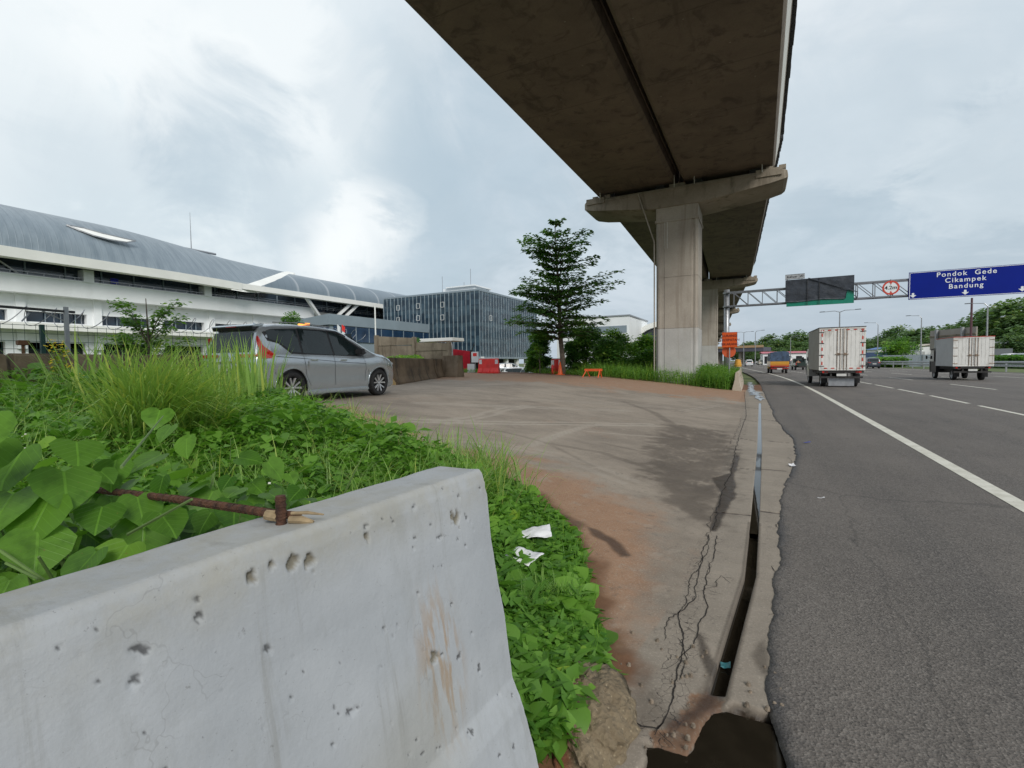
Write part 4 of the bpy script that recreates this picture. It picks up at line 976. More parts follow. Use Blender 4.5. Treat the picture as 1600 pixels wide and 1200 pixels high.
# ================================================================ VEGETATION
def leaf_geo(P, size, az, pitch, roll, kind='leaf', wfac=None):
    """vectorised leaves: returns V, F"""
    if kind == 'leaf': T = np.array([(0, 0, 0), (.42, -.30, .07), (1, 0, -.10), (.42, .30, .07), (.45, 0, .0)]); Fc = np.array([(0, 1, 2, 4), (0, 4, 2, 3)])
    elif kind == 'narrow': T = np.array([(0, 0, 0), (.4, -.13, .03), (1, 0, -.16), (.4, .13, .03), (.45, 0, .0)]); Fc = np.array([(0, 1, 2, 4), (0, 4, 2, 3)])
    elif kind == 'oval': T = np.array([(0, 0, 0), (.22, .27, .05), (.68, .31, .03), (1, 0, -.07), (.68, -.31, .03), (.22, -.27, .05), (.48, 0, -.02)]); Fc = np.array([(0, 5, 6, 1), (5, 4, 3, 6), (6, 3, 2, 1)])
    elif kind == 'clump': T = np.array([(0, 0, 0), (.35, -.5, .1), (1, -.1, -.1), (.6, .5, .06), (.45, 0, .12)]); Fc = np.array([(0, 1, 2, 4), (0, 4, 2, 3)])
    elif kind == 'heart':
        h = [(.02, 0), (-.12, .20), (-.06, .42), (.18, .54), (.46, .50), (.76, .28), (1.0, .0)]
        T = [(0.02, 0, -.02), (.35, 0, -.03), (.7, 0, -.05), (1.0, 0, -.16)]
        L_ = [(-.13, .20, .02), (-.04, .43, .05), (.22, .54, .06), (.55, .46, .03), (.82, .22, -.06)]
        T = np.array(T+L_+[(x, -y, z) for x, y, z in L_])
        Fc = np.array([(0, 1, 6, 5), (0, 5, 4, 4), (1, 2, 7, 6), (2, 3, 8, 7), (0, 10, 11, 1), (0, 9, 10, 10), (1, 11, 12, 2), (2, 12, 13, 3)])
    if kind == 'heart':   # keep quads only (degenerate triangles avoided)
        Fc = np.array([(0, 1, 6, 5), (1, 2, 7, 6), (2, 3, 8, 7), (0, 10, 11, 1), (1, 11, 12, 2), (2, 12, 13, 3)])
        Fc = np.vstack([Fc, [(0, 5, 4, 4)]*0 if False else np.zeros((0, 4), int)])
        T[4] = (-.10, .16, .01); T[9] = (-.10, -.16, .01); Fc = np.vstack([Fc, [(4, 0, 5, 5)][:0] or np.zeros((0, 4), int)])
        T = T.copy(); T[5] = (.0, .40, .05); T[10] = (.0, -.40, .05)
        # lobes: 4-5 edge joined through a small quad with a midpoint vertex
        T = np.vstack([T, [(-.09, .30, .03), (-.09, -.30, .03)]]); Fc = np.vstack([Fc, [(0, 5, 14, 4), (0, 9, 15, 10)]])
    n = len(P); ca, sa = np.cos(az), np.sin(az); cp, sp_ = np.cos(pitch), np.sin(pitch); crr, sr = np.cos(roll), np.sin(roll)
    X = np.stack([ca*cp, sa*cp, sp_], 1); Yv = np.stack([-sa, ca, 0*sa], 1); Zv = np.cross(X, Yv)
    Y2_ = Yv*crr[:, None]+Zv*sr[:, None]; Z2_ = -Yv*sr[:, None]+Zv*crr[:, None]
    wf = np.ones(n) if wfac is None else wfac
    V = P[:, None, :] + size[:, None, None]*(T[None, :, 0:1]*X[:, None]+T[None, :, 1:2]*wf[:, None, None]*Y2_[:, None]+T[None, :, 2:3]*Z2_[:, None])
    Fx = Fc[None]+(np.arange(n)*len(T))[:, None, None]
    return V.reshape(-1, 3), Fx.reshape(-1, 4), len(T), np.tile(T[:, 0], n), np.tile(T[:, 1], n)
def blade_geo(P, L, az, lean, bend, width, seg=5):
    """grass blades: start near vertical (lean) and arch over by bend"""
    n = len(P); V = np.zeros((n, seg+1, 2, 3)); pos = P.copy(); ang = PI/2-lean
    side = np.stack([-np.sin(az), np.cos(az), 0*az], 1)
    for k in range(seg+1):
        f = k/seg; wd = width*(1-f**2.2)*(.6+.4*min(1, f*4))+.0006
        V[:, k, 0] = pos-side*wd[:, None]/2; V[:, k, 1] = pos+side*wd[:, None]/2
        st_ = L/seg; pos = pos+np.stack([np.cos(ang)*np.cos(az), np.cos(ang)*np.sin(az), np.sin(ang)], 1)*st_[:, None]
        ang = ang-bend/seg*(.5+1.2*f)
    Fb = np.array([(2*k, 2*k+1, 2*k+3, 2*k+2) for k in range(seg)])
    Fx = Fb[None]+(np.arange(n)*(2*(seg+1)))[:, None, None]
    return V.reshape(-1, 3), Fx.reshape(-1, 4), 2*(seg+1), np.zeros(n*2*(seg+1)), np.ones(n*2*(seg+1))
class Veg:
    def __init__(s): s.V = []; s.F = []; s.T = []; s.n = 0; s.A = []; s.B = []
    def add(s, geo, tint):
        V, F_, k, la, lb2 = geo; s.A.append(la); s.B.append(lb2); s.V.append(V); s.F.append(F_+s.n); s.T.append(np.repeat(tint, k)); s.n += len(V)
    def build(s, name, m, parent=None, smooth=True):
        at_ = dict(tint=np.clip(np.concatenate(s.T), 0, 1))
        if 'vine' in m.name: at_.update(lx=np.concatenate(s.A), ly=np.concatenate(s.B))
        me = npmesh(name, np.concatenate(s.V), np.concatenate(s.F), at_, smooth)
        return link(name, me, m, parent)
U_ = lambda a, b, n: RNG.uniform(a, b, n)
L_weed = leafmat('weed_leaf', (.045, .155, .02), (.25, .48, .07), .4, .5)
L_grass = leafmat('grass_blade', (.09, .21, .04), (.36, .54, .15), .38, .45)
L_heart = leafmat('vine_leaf', (.045, .135, .012), (.16, .33, .04), .35, .42, veins=.35)
L_tree = leafmat('tree_leaf', (.035, .125, .025), (.20, .38, .07), .25, .5)
L_bush = leafmat('bush_leaf', (.045, .15, .024), (.24, .44, .065), .35, .5)
L_far = leafmat('far_leaf', (.05, .115, .04), (.17, .27, .08), .2, .6)
M_stem = mat('green_stem', (.10, .17, .04), .7, var=.3); M_bark = mat('bark', (.16, .125, .095), .9, var=.3, scale=10, bump=.5)
M_petal = mat('white_petal', (.7, .7, .62), .6); M_yel = mat('yellow_petal', (.65, .48, .02), .6); M_orl = mat('orange_leaf', (.5, .12, .02), .6)

# ---- the big weedy bank between barrier, dirt and car
def samp_region(n, poly, box, pw=1.5, extra=None):
    out = np.zeros((0, 2))
    while len(out) < n:
        p = np.stack([U_(box[0], box[1], n*3), U_(box[2], box[3], n*3)], 1)
        k = inpoly(p[:, 0], p[:, 1], poly); d = np.hypot(p[:, 0], p[:, 1]); k &= RNG.random(len(p)) < np.minimum(1, (2.2/np.maximum(d, .5))**pw)
        k &= ~((p[:, 0] > -1.32+.077*(p[:, 1]-1.45)) & (p[:, 0] < -.66) & (p[:, 1] < 1.5))
        out = np.vstack([out, p[k]])
    return out[:n]
def bankh(x, y):     # height of the leafy layer
    h = .14+.42*vnoise(x, y, .9, 41, 4)
    left = sstep(-1.4, -3.2, x); h = h*(.42+1.25*left)
    de = np.minimum(1, polydist(x, y, WEED_EDGE)/(.5+1.2*sstep(3.2, 5.5, y)))
    return np.maximum(.05, h*(.25+.75*de))
wd_ = Veg()
for n, smin, smax, kind, pw in ((60000, .022, .055, 'leaf', 1.1), (20000, .045, .10, 'leaf', 1.6), (26000, .05, .14, 'narrow', 1.2), (5000, .06, .12, 'heart', 1.4)):
    p = samp_region(n, WEED, (-11.3, -.3, -1, 8), pw); x, y = p[:, 0], p[:, 1]; h = bankh(x, y)
    z = zt(x, y)+h*np.sqrt(U_(.02, 1, n))
    tint = .15+.55*vnoise(x, y, 2.1, 51, 4)+U_(-.18, .28, n)
    d = np.hypot(x, y); s_ = U_(smin, smax, n)*(1+.06*d)
    wd_.add(leaf_geo(np.stack([x, y, z], 1), s_, U_(0, 2*PI, n), U_(-.6, .75, n), U_(-.7, .7, n), kind), tint+(.15 if kind == 'heart' else 0))
o = wd_.build('weeds', L_weed); setp(o, 'mixed green broadleaf weeds covering the bank between the white barrier and the car', 'weeds', kind='stuff')
# creeping vine patch on the road side of the barrier
PATCH = pl((752, 742), (800, 757), (830, 775), (880, 820), (908, 862), (916, 900), (930, 980), (948, 1045), (900, 1058), (850, 1062), (820, 1085), (860, 1200), (800, 1200))+[(-.95, 1.3), (-1.6, 3)]
vp = Veg(); pts_ = []
while len(pts_) < 20000:
    q = np.stack([U_(-3.2, -.3, 20000), U_(1.2, 5.6, 20000)], 1); k = inpoly(q[:, 0], q[:, 1], PATCH) & ~((q[:, 0] > -1.3) & (q[:, 0] < -.66) & (q[:, 1] < 1.48)); pts_.extend(q[k].tolist())
p = np.array(pts_[:20000]); x, y = p[:, 0], p[:, 1]; n = len(x)
hh = (.05+.13*vnoise(x, y, 3, 61, 3))*np.minimum(1, .3+polydist(x, y, WEED_EDGE)/.35)
z = zt(x, y)+hh*U_(.2, 1, n)
big = vnoise(x, y, 1.5, 71, 3) > .5
vp.add(leaf_geo(np.stack([x, y, z], 1), np.where(big, U_(.024, .046, n), U_(.014, .03, n))*RNG.choice([.7, 1, 1, 1.25], n), U_(0, 2*PI, n), U_(-.45, .45, n), U_(-.5, .5, n), 'oval'), .05+.7*vnoise(x, y, 3, 81, 3)+U_(-.25, .35, n))
nt_ = 900; i_ = RNG.integers(0, n, nt_); vp.add(leaf_geo(np.stack([x[i_], y[i_], z[i_]+.02], 1), U_(.025, .05, nt_), U_(0, 2*PI, nt_), U_(-.3, .3, nt_), U_(-.4, .4, nt_), 'heart'), U_(.3, .9, nt_))
vp.add(blade_geo(np.stack([x[i_], y[i_], zt(x[i_], y[i_])], 1), U_(.08, .22, nt_), U_(0, 2*PI, nt_), U_(0, .8, nt_), U_(.2, 1.8, nt_), U_(.003, .006, nt_), 3), U_(.2, 1, nt_))
o = vp.build('creeping_vine', L_weed); setp(o, 'low creeping green ground cover on the strip right of the white barrier', 'ground cover', kind='stuff')
# ---- grass tufts
def tuft(veg, cx, cy, n, L, spread, width, bend=(.6, 1.8), lean=(.0, .5), tint=(.2, .8), seg=5, azc=None, z=None):
    a = U_(0, 2*PI, n); r_ = np.abs(RNG.normal(0, spread, n)); x = cx+np.cos(a)*r_; y = cy+np.sin(a)*r_
    zz_ = zt(x, y) if z is None else np.full(n, z)
    az = a+U_(-.9, .9, n) if azc is None else azc+U_(-.7, .7, n)
    Ln = U_(L[0], L[1], n)
    veg.add(blade_geo(np.stack([x, y, zz_], 1), Ln, az, U_(lean[0], lean[1], n), U_(bend[0], bend[1], n), U_(width[0], width[1], n), seg), U_(tint[0], tint[1], n))
gv = Veg()
p = samp_region(900, WEED, (-11.3, -1.4, .5, 8), .5)
for x, y in p:
    if x > -2.0 or (x > -7.6 and y > 5.2 and polydist(np.array([x]), np.array([y]), WEED_EDGE)[0] < 1.0): continue
    dn_ = float(vnoise(x, y, .7, 91, 2))
    if dn_ > .36: tuft(gv, x, y, 20, (.35, .85), .06, (.007, .016), (.6, 2.2), seg=5, tint=(.3, 1))
for k in range(70):   # edge of the bank towards the dirt
    i = RNG.integers(0, 5); f = RNG.random(); a_ = np.array(WEED_EDGE[i])*(1-f)+np.array(WEED_EDGE[i+1])*f
    tuft(gv, a_[0]-abs(RNG.normal(0, .25)), a_[1]+RNG.normal(0, .1), 12, (.12, .35), .05, (.005, .010), (.8, 2.0), seg=4)
for px, py, n, Lm in ((840, 960, 60, .26), (820, 975, 50, .24), (870, 950, 40, .2), (900, 955, 30, .16), (810, 985, 40, .2), (780, 850, 24, .16)):
    q = gp(px, py); tuft(gv, q.x, q.y, n, (Lm*.6, Lm*1.15), .05, (.005, .011), (.5, 1.6))
o = gv.build('grass', L_grass); setp(o, 'short arching grass growing through the weeds', 'grass', kind='stuff')
def tall_clump(label, spots, L, width, n, bend, lean, spread=.10, tint=(.25, .95), group='tall grass clumps', azc=None):
    c0 = Vector((spots[0][0], spots[0][1], float(zt(*spots[0])))); v = Veg()
    for x, y in spots: tuft(v, x, y, n, L, spread, width, bend, lean, tint, seg=6, azc=azc)
    o = v.build('tall_grass', L_grass); me = o.data; me.transform(Matrix.Translation(-c0)); o.location = c0
    setp(o, label, 'grass clump', group); return o
def spots_px(lst): return [tuple(gp(a, b_)[:2]) for a, b_ in lst]
tall_clump('tall stiff blades in front of the tail of the silver car', spots_px([(335, 672), (348, 664), (360, 676), (376, 668), (390, 680), (402, 664), (414, 676), (345, 690), (372, 694), (395, 696), (330, 680), (408, 688), (320, 672)]), (.85, 1.5), (.024, .05), 20, (.1, .6), (.0, .16), .09, (.35, 1.0))
tall_clump('tall blades beside the yellow flowered weed at the left', spots_px([(150, 660), (175, 670), (200, 660), (225, 675), (130, 670), (250, 660), (110, 660), (275, 665), (300, 670), (190, 690), (240, 690)]), (.9, 1.45), (.020, .042), 18, (.3, 1.4), (.0, .28), .12, (.3, 1.0))
tall_clump('feathery clump of fine arching blades in the middle of the bank', spots_px([(205, 755), (225, 745), (245, 752), (230, 765), (215, 740), (262, 745)]), (1.0, 1.6), (.009, .019), 230, (1.0, 2.1), (.0, .45), .08, (.6, 1.0), azc=-.2)
tall_clump('broad blades arching to the right over the feathery clump', spots_px([(270, 735), (290, 745), (310, 735), (300, 755), (330, 750)]), (.85, 1.4), (.010, .022), 70, (1.1, 2.1), (.05, .4), .09, (.4, 1.0), azc=-.1)
tall_clump('mid height arching clump below the rear wheel of the silver car', spots_px([(400, 715), (390, 730), (435, 740), (470, 735), (380, 720), (500, 720)]), (.35, .75), (.008, .017), 60, (.8, 2.2), (.1, .5), .10)
tall_clump('long blades arching over the bank just left of the car', spots_px([(300, 700), (320, 710), (280, 690), (310, 730), (345, 725), (365, 735), (335, 745)]), (.6, 1.05), (.008, .017), 50, (.8, 2.0), (.05, .45), .1)
tall_clump('thin grass in front of the rear wheel of the silver car', spots_px([(450, 665), (462, 660), (475, 668), (488, 666), (500, 672)]), (.2, .5), (.004, .009), 30, (.2, 1.6), (.0, .5), .12)
tall_clump('coarse blades at the left edge before the dirty barrier', spots_px([(10, 650), (45, 660), (75, 655), (-30, 650), (60, 690)]), (.6, 1.15), (.010, .02), 34, (.9, 2.2), (.1, .5), .12)
tall_clump('small clump of arching grass beside the bottom of the pile of leaves', spots_px([(350, 800), (380, 790), (420, 770), (330, 780), (470, 760), (520, 745)]), (.25, .55), (.006, .012), 40, (.8, 2.0), (.1, .6), .08)
# dead straw among the green
dv_ = Veg(); p = samp_region(420, WEED, (-11.3, -1.5, .5, 8), .9); n = len(p)
dv_.add(blade_geo(np.stack([p[:, 0], p[:, 1], zt(p[:, 0], p[:, 1])], 1), U_(.3, .8, n), U_(0, 2*PI, n), U_(.1, .9, n), U_(.1, 1.8, n), U_(.004, .009, n), 4), U_(0, 1, n))
setp(dv_.build('dry_grass', leafmat('dry_blade', (.20, .14, .06), (.42, .34, .18), .2)), 'dry straw coloured stalks scattered among the green weeds', 'dry grass', kind='stuff')
# ---- broad heart-leaved vine heap at lower left
ov = thing('vine', 'heap of large heart shaped vine leaves at the lower left behind the white barrier', 'vine', (-1.9, .9, .45))
v = Veg(); n = 620
th_ = U_(0, 2*PI, n); ph = np.arccos(U_(.0, 1, n)); rr = U_(.72, 1.03, n)
x = -1.95+.92*rr*np.sin(ph)*np.cos(th_); y = .72+1.15*rr*np.sin(ph)*np.sin(th_); z = .30+.85*rr*np.cos(ph)+(vnoise(x, y, 2.5, 5, 2)-.5)*.3
k = x < -1.17+.077*(y-1.45)-.03; x, y, z, th_ = x[k], y[k], z[k], th_[k]; n = len(x)
s_ = U_(.06, .135, n)
v.add(leaf_geo(np.stack([x+1.9, y-.9, z-.45], 1), s_, -.45+U_(-1.3, 1.3, n), U_(-1.1, .0, n), U_(-.5, .5, n), 'heart', U_(.85, 1.15, n)), U_(.0, .9, n))
for px, py, dp, s in ((20, 770, 1.25, .17), (100, 735, 1.3, .16), (160, 790, 1.35, .12), (60, 830, 1.2, .15), (250, 800, 1.35, .12), (215, 775, 1.45, .13), (200, 850, 1.2, .13), (120, 690, 1.5, .14), (35, 700, 1.35, .17), (-20, 650, 1.1, .15), (15, 905, 1.0, .10), (150, 860, 1.15, .12), (290, 850, 1.15, .11), (330, 800, 1.6, .10), (-10, 690, 1.2, .15), (75, 780, 1.25, .16), (180, 720, 1.6, .13), (250, 640, 2.6, .16), (268, 665, 2.5, .13)):
    q = atd(px, py, dp); v.add(leaf_geo(np.array([[q.x+1.9, q.y-.9, q.z-.45]]), np.array([s*.82]), U_(-1.3, .2, 1), U_(-.95, -.5, 1), U_(-.25, .25, 1), 'heart', np.array([1.1])), U_(.2, .9, 1))
v.build('foliage', L_heart, ov)
mb = MB()
for k in range(26):
    a = U_(0, 2*PI, 1)[0]; r_ = U_(.3, .8, 1)[0]; b_ = Vector((r_*math.cos(a), r_*math.sin(a), U_(.1, .75, 1)[0]))
    if b_.x > .62: continue
    mb.tube([(b_.x*.5, b_.y*.5, -.3), (b_.x*.8, b_.y*.8, b_.z*.6), tuple(b_)], [.005, .004, .002], 5)
for (a, b_) in (((0, 860), (95, 925)), ((95, 925), (60, 870)), ((200, 835), (300, 780)), ((190, 730), (255, 650)), ((10, 880), (60, 905))):
    p, q = atd(*a, 1.12), atd(*b_, 1.05 if b_[1] > 700 else 2.4); mb.tube([(p.x+1.9, p.y-.9, p.z-.45), (q.x+1.9, q.y-.9, q.z-.45)], [.004, .003], 5)
mb.build('stem', M_stem, ov)
# ---- leafy weeds with flowers
def herb(label, px, py, H, nb, leaf, mleaf=L_weed, cat='weed', fl=None, group=None, lean=0, name='flowering_weed'):
    q = gp(px, py); o = thing(name, label, cat, tuple(q), 0, group); mb = MB(); v = Veg(); tips = []
    for k in range(nb):
        a = RNG.uniform(0, 2*PI); s_ = RNG.uniform(.03, .16)*H; h_ = H*RNG.uniform(.6, 1)
        P_ = [Vector((0, 0, -.02)), Vector((math.cos(a)*s_*.5, math.sin(a)*s_*.5, h_*.5)), Vector((math.cos(a)*s_+lean*h_, math.sin(a)*s_, h_))]
        mb.tube(P_, [.008, .006, .002], 5); tips.append(P_[2]); m_ = 26
        f = U_(.25, 1, m_); pp = np.array([tuple(P_[0].lerp(P_[1], t_*2) if t_ < .5 else P_[1].lerp(P_[2], t_*2-1)) for t_ in f])
        v.add(leaf_geo(pp, U_(.6, 1.1, m_)*leaf, U_(0, 2*PI, m_), U_(-.3, .7, m_), U_(-.4, .4, m_), 'leaf'), U_(.3, 1, m_))
    mb.build('stem', M_stem, o); v.build('foliage', mleaf, o)
    if fl:
        fb_ = MB()
        for tp in tips:
            for _ in range(fl[1]):
                c_ = tp+Vector((RNG.normal(0, .03), RNG.normal(0, .03), RNG.normal(0, .04))); fb_.tube([c_, c_+Vector((0, 0, .008))], [fl[2], fl[2]*.8], 6)
        fb_.build('flowers', fl[0], o)['kind'] = 'stuff'
    return o
herb('tall weed with small yellow flowers before the dirty barrier at the left', 105, 665, 1.12, 9, .085, leafmat('lime_leaf', (.10, .20, .02), (.32, .42, .04), .3), fl=(M_yel, 10, .012))
herb('sprig of pale leaves rising from the middle of the bank', 232, 720, .55, 3, .13, L_heart)
for k in range(46):
    p_ = samp_region(1, WEED, (-9, -1.9, .8, 7), .9)[0]; d_ = Vector((p_[0], p_[1], float(zt(*p_))+.0))-Vector((0, 0, EYE)); zc_ = d_.dot(fw); px_ = 800+F*d_.dot(cr)/zc_; py_ = 600-F*d_.dot(cu)/zc_
    if zc_ < 1.5 or polydist(np.array([p_[0]]), np.array([p_[1]]), WEED_EDGE)[0] < (1.4 if p_[1] > 3 else .3): continue
    herb('leafy wild herb standing above the low weeds of the bank', px_, py_, RNG.uniform(.35, .8), 5, RNG.uniform(.05, .11), [L_weed, L_weed, L_bush, leafmat('lime_leaf', (.10, .20, .02), (.32, .42, .04), .3)][k % 4], fl=(M_petal, 1, .008) if k % 3 == 0 else None, group='wild herbs on the bank', name='wild_herb')
for k, (px, py) in enumerate(((700, 735), (752, 722), (660, 728), (620, 712), (575, 690), (430, 750), (460, 760))):
    herb('small wild herb at the dirt edge behind the end of the white barrier' if k < 3 else ('small wild herb on the bank edge between car and barrier end' if k < 5 else 'small white flowered herb close behind the rusty bar'), px, py, .16+.05*(k % 3), 3, .04, fl=(M_petal, 1, .010), group='small wild herbs')

# ---- trees and bushes
def crown(centers, radii, per, leaf, mat_, name, parent, kind='clump', flat=.8, org=Vector((0, 0, 0))):
    v = Veg()
    for c_, r_ in zip(centers, radii):
        n = max(8, int(per*(r_ if False else 1))); d = RNG.normal(0, 1, (n, 3)); d /= np.linalg.norm(d, axis=1)[:, None]
        d[:, 2] = np.where(d[:, 2] < -.4, -d[:, 2], d[:, 2])
        rad = r_*U_(.55, 1.08, n)[:, None]; P_ = np.array(c_)[None]+d*rad*np.array([1, 1, flat])
        v.add(leaf_geo(P_, U_(.6, 1.25, n)*leaf, U_(0, 2*PI, n), U_(-.5, .6, n), U_(-.7, .7, n), kind), RNG.uniform(.1, .8)+U_(-.2, .25, n))
    return v.build(name, mat_, parent)
def make_tree(name, label, cat, loc, H, Wd, nclump=40, per=60, leaf=.35, m=L_bush, group=None, trunk_h=.35, kind='clump', seed=0, rr=(.16, .30), bush=False, tr=.03):
    o = thing(name, label, cat, loc, RNG.uniform(0, 6), group); cs = []; rs = []
    for k in range(nclump):
        a = RNG.uniform(0, 2*PI); f = RNG.uniform(0, 1); zc = trunk_h*H+(1-trunk_h)*H*f*.86
        prof_ = math.sqrt(max(.05, 1-(2*f-.85 if not bush else f)**2*.85)); rad = Wd/2*prof_*RNG.uniform(.25, .85)
        cs.append((math.cos(a)*rad, math.sin(a)*rad, zc)); rs.append(Wd*RNG.uniform(*rr))
    mb = MB(); mb.tube([(0, 0, -.6), (0, 0, trunk_h*H*.6), (Wd*.02, 0, H*.65)], [H*tr, H*tr*.8, H*tr*.3], 7)
    for k in range(0, nclump, 5): c_ = cs[k]; mb.tube([(0, 0, trunk_h*H*.7), (c_[0]*.6, c_[1]*.6, c_[2]*.8), c_], [H*tr*.4, H*tr*.25, H*tr*.1], 5)
    mb.build('trunk', M_bark, o, smooth=True); crown(cs, rs, per, leaf, m, 'crown', o, kind); return o
# layered tree at the far edge of the lay-by
tb = gp(880, 586); dT = tb.dot(fw); 
tb = Vector((tb.x, tb.y+.6, tb.z-.1))
lt = thing('layered_tree', 'slender tree with flat tiered dark green branches at the far edge of the lay-by', 'tree', tuple(tb))
def px2(px, py):   # offset in the plane facing the road frame through the trunk
    q = onY(px, py, tb.y); return (q.x-tb.x, q.z-tb.z)
top = px2(868, 340)
tk = MB(); tpz = [(880, 590), (879, 560), (875, 520), (874, 480), (872, 440), (869, 400), (867, 370), (868, 342)]
TP = []
for a, b_ in tpz: x_, z_ = px2(a, b_); TP.append(Vector((x_, 0, z_)))
TP[0].z = -.3; tk.tube(TP, [.20, .17, .14, .115, .09, .06, .04, .02], 8)
tv = Veg()
# tiers: (trunk y px, left tip x,y, right tip x,y)
tiers = [(352, (862, 346), (880, 342), 6), (372, (848, 362), (888, 360), 6), (392, (813, 378), (924, 362), 13), (402, (820, 392), (918, 380), 13), (412, (832, 402), (905, 398), 10), (424, (846, 414), (934, 402), 12), (432, (858, 430), (928, 412), 8),
         (446, (832, 424), (895, 436), 9), (462, (815, 448), (968, 424), 15), (470, (803, 458), (972, 440), 15), (480, (822, 462), (946, 456), 13), (492, (806, 484), (946, 470), 14), (500, (830, 486), (946, 498), 14), (514, (794, 506), (944, 506), 15), (522, (812, 520), (936, 520), 12), (530, (850, 528), (925, 525), 10)]
for (ty, Lp, Rp, nb) in tiers:
    x0_, z0_ = px2(872, ty); xl, zl = px2(*Lp); xr_, zr = px2(*Rp)
    for k in range(nb):
        a = 2*PI*k/nb+RNG.uniform(-.2, .2) if k > 1 else (0 if k else PI)
        c_ = math.cos(a); e = (xr_-x0_) if c_ > 0 else (x0_-xl); av = .5*((xr_-x0_)+(x0_-xl)); ext = abs(c_)*e+(1-abs(c_))*av
        ext *= RNG.uniform(.62, 1.0) if k > 1 else 1.0
        ztip = (zr if c_ > 0 else zl)-z0_; ztip = abs(c_)*ztip+(1-abs(c_))*.25*ext
        st_ = Vector((x0_, 0, z0_)); tip = Vector((x0_+c_*ext, math.sin(a)*ext, z0_+ztip)); mid = st_.lerp(tip, .5)+Vector((0, 0, .06*ext))
        tk.tube([st_, mid, tip], [.035, .022, .008], 5)
        m_ = int(18+ext*24); f = U_(.22, 1.04, m_)**.8; base = np.array(st_)[None]*(1-f[:, None])+np.array(tip)[None]*f[:, None]; base[:, 2] += .24*ext*f*(1-f)
        wdt = .30*ext*np.sin(np.clip(f, 0, 1)*PI*.85+.2)*.8; side = U_(-1, 1, m_)*wdt
        base[:, 0] += -math.sin(a)*side; base[:, 1] += c_*side; base[:, 2] += U_(-.10, .10, m_)-np.abs(side)*.12
        tv.add(leaf_geo(base, U_(.15, .30, m_), a+np.sign(side)*U_(.1, 1.0, m_), U_(-.35, .3, m_), U_(-.4, .4, m_), 'clump', np.full(m_, .7)), RNG.uniform(.0, .55)+U_(-.1, .4, m_))
tk.build('trunk', M_bark, lt, smooth=True); tv.build('crown', L_tree, lt)
def at_px(px, Yc):     # world x on the row Y, from the picture column
    q = onY(px, 560, Yc); return q.x
def place_tree(px, ytop, Yc, wpx, label, cat='bush', zb=None, name='bush', m=L_bush, **kw):
    q = onY(px, ytop, Yc); z0 = float(zt(q.x, Yc)) if zb is None else zb; d = q.dot(fw)
    return make_tree(name, label, cat, (q.x, Yc, z0-.1), q.z-z0+.1, wpx/F*d, m=m, **kw)
bk = dict(bush=True, trunk_h=.05, rr=(.15, .26), group='bushes behind the lay-by')
place_tree(842, 512, 30.5, 50, 'dark green bush just left of the layered tree trunk', nclump=46, per=150, leaf=.16, m=L_tree, **bk)
place_tree(838, 545, 29.5, 34, 'low leafy shrub before the parked cars, left of the red barrier', nclump=26, per=90, leaf=.12, **bk)
place_tree(915, 505, 32, 70, 'deep green bush right behind the layered tree trunk', nclump=60, per=150, leaf=.16, m=L_tree, **bk)
place_tree(962, 515, 34, 80, 'bright green bush left of the nearest pier', nclump=60, per=150, leaf=.17, **bk)
place_tree(1003, 520, 36, 60, 'light green bush touching the left side of the nearest pier', nclump=50, per=140, leaf=.17, **bk)
place_tree(950, 530, 30, 70, 'lower bush above the orange trestle', nclump=46, per=140, leaf=.14, m=L_tree, **bk)
place_tree(895, 530, 31, 40, 'small dark bush beside the layered tree trunk', nclump=40, per=120, leaf=.14, m=L_tree, **bk)
place_tree(1010, 545, 31, 60, 'tangled low bush at the foot of the nearest pier', nclump=40, per=120, leaf=.13, **bk)
# thin young tree in front of parked cars
place_tree(843, 520, 27.6, 20, 'thin sapling standing before the parked cars', 'tree', name='sapling', nclump=12, per=50, leaf=.13, trunk_h=.4, tr=.012, rr=(.2, .34))
place_tree(458, 484, 48, 46, 'small round tree in front of the low blue grey building', 'tree', name='small_tree', nclump=30, per=80, leaf=.25, trunk_h=.45, m=L_tree)
# sapling at left behind dirty barriers
def sapling(px, py0, ytop, Yc, w_px, label, nb=14):
    q0_ = onY(px, py0, Yc); z0 = float(zt(q0_.x, Yc)); H = onY(px, ytop, Yc).z-z0; o = thing('sapling', label, 'tree', (q0_.x, Yc, z0)); W_ = w_px/F*q0_.dot(fw)/2
    mb = MB(); v = Veg(); mb.tube([(0, 0, -.1), (.05, 0, H*.5), (0, 0, H*.95)], [.045, .03, .01], 6)
    for k in range(nb):
        a = RNG.uniform(0, 2*PI); f = RNG.uniform(.35, .9); s0 = Vector((0, 0, H*f*.7)); tip = Vector((math.cos(a)*W_*RNG.uniform(.5, 1), math.sin(a)*W_*RNG.uniform(.4, .9), H*min(1, f+RNG.uniform(0, .22)))); md = s0.lerp(tip, .5)+Vector((0, 0, .1))
        mb.tube([s0, md, tip], [.014, .01, .004], 5)
        for t_ in (.35, .5, .65, .8, .92, 1.0):
            c_ = s0.lerp(md, t_*2) if t_ < .5 else md.lerp(tip, t_*2-1); m_ = 16
            P_ = np.array(c_)[None]+RNG.normal(0, .09, (m_, 3))*np.array([1, 1, .5]); v.add(leaf_geo(P_, U_(.08, .17, m_), U_(0, 2*PI, m_), U_(-.4, .2, m_), U_(-.5, .5, m_), 'leaf'), U_(.2, .9, m_))
    mb.build('trunk', M_bark, o, smooth=True); v.build('crown', L_bush, o); return o
sapling(232, 560, 458, 6.8, 120, 'loose young tree behind the dirty barriers, left of the silver car', 18)
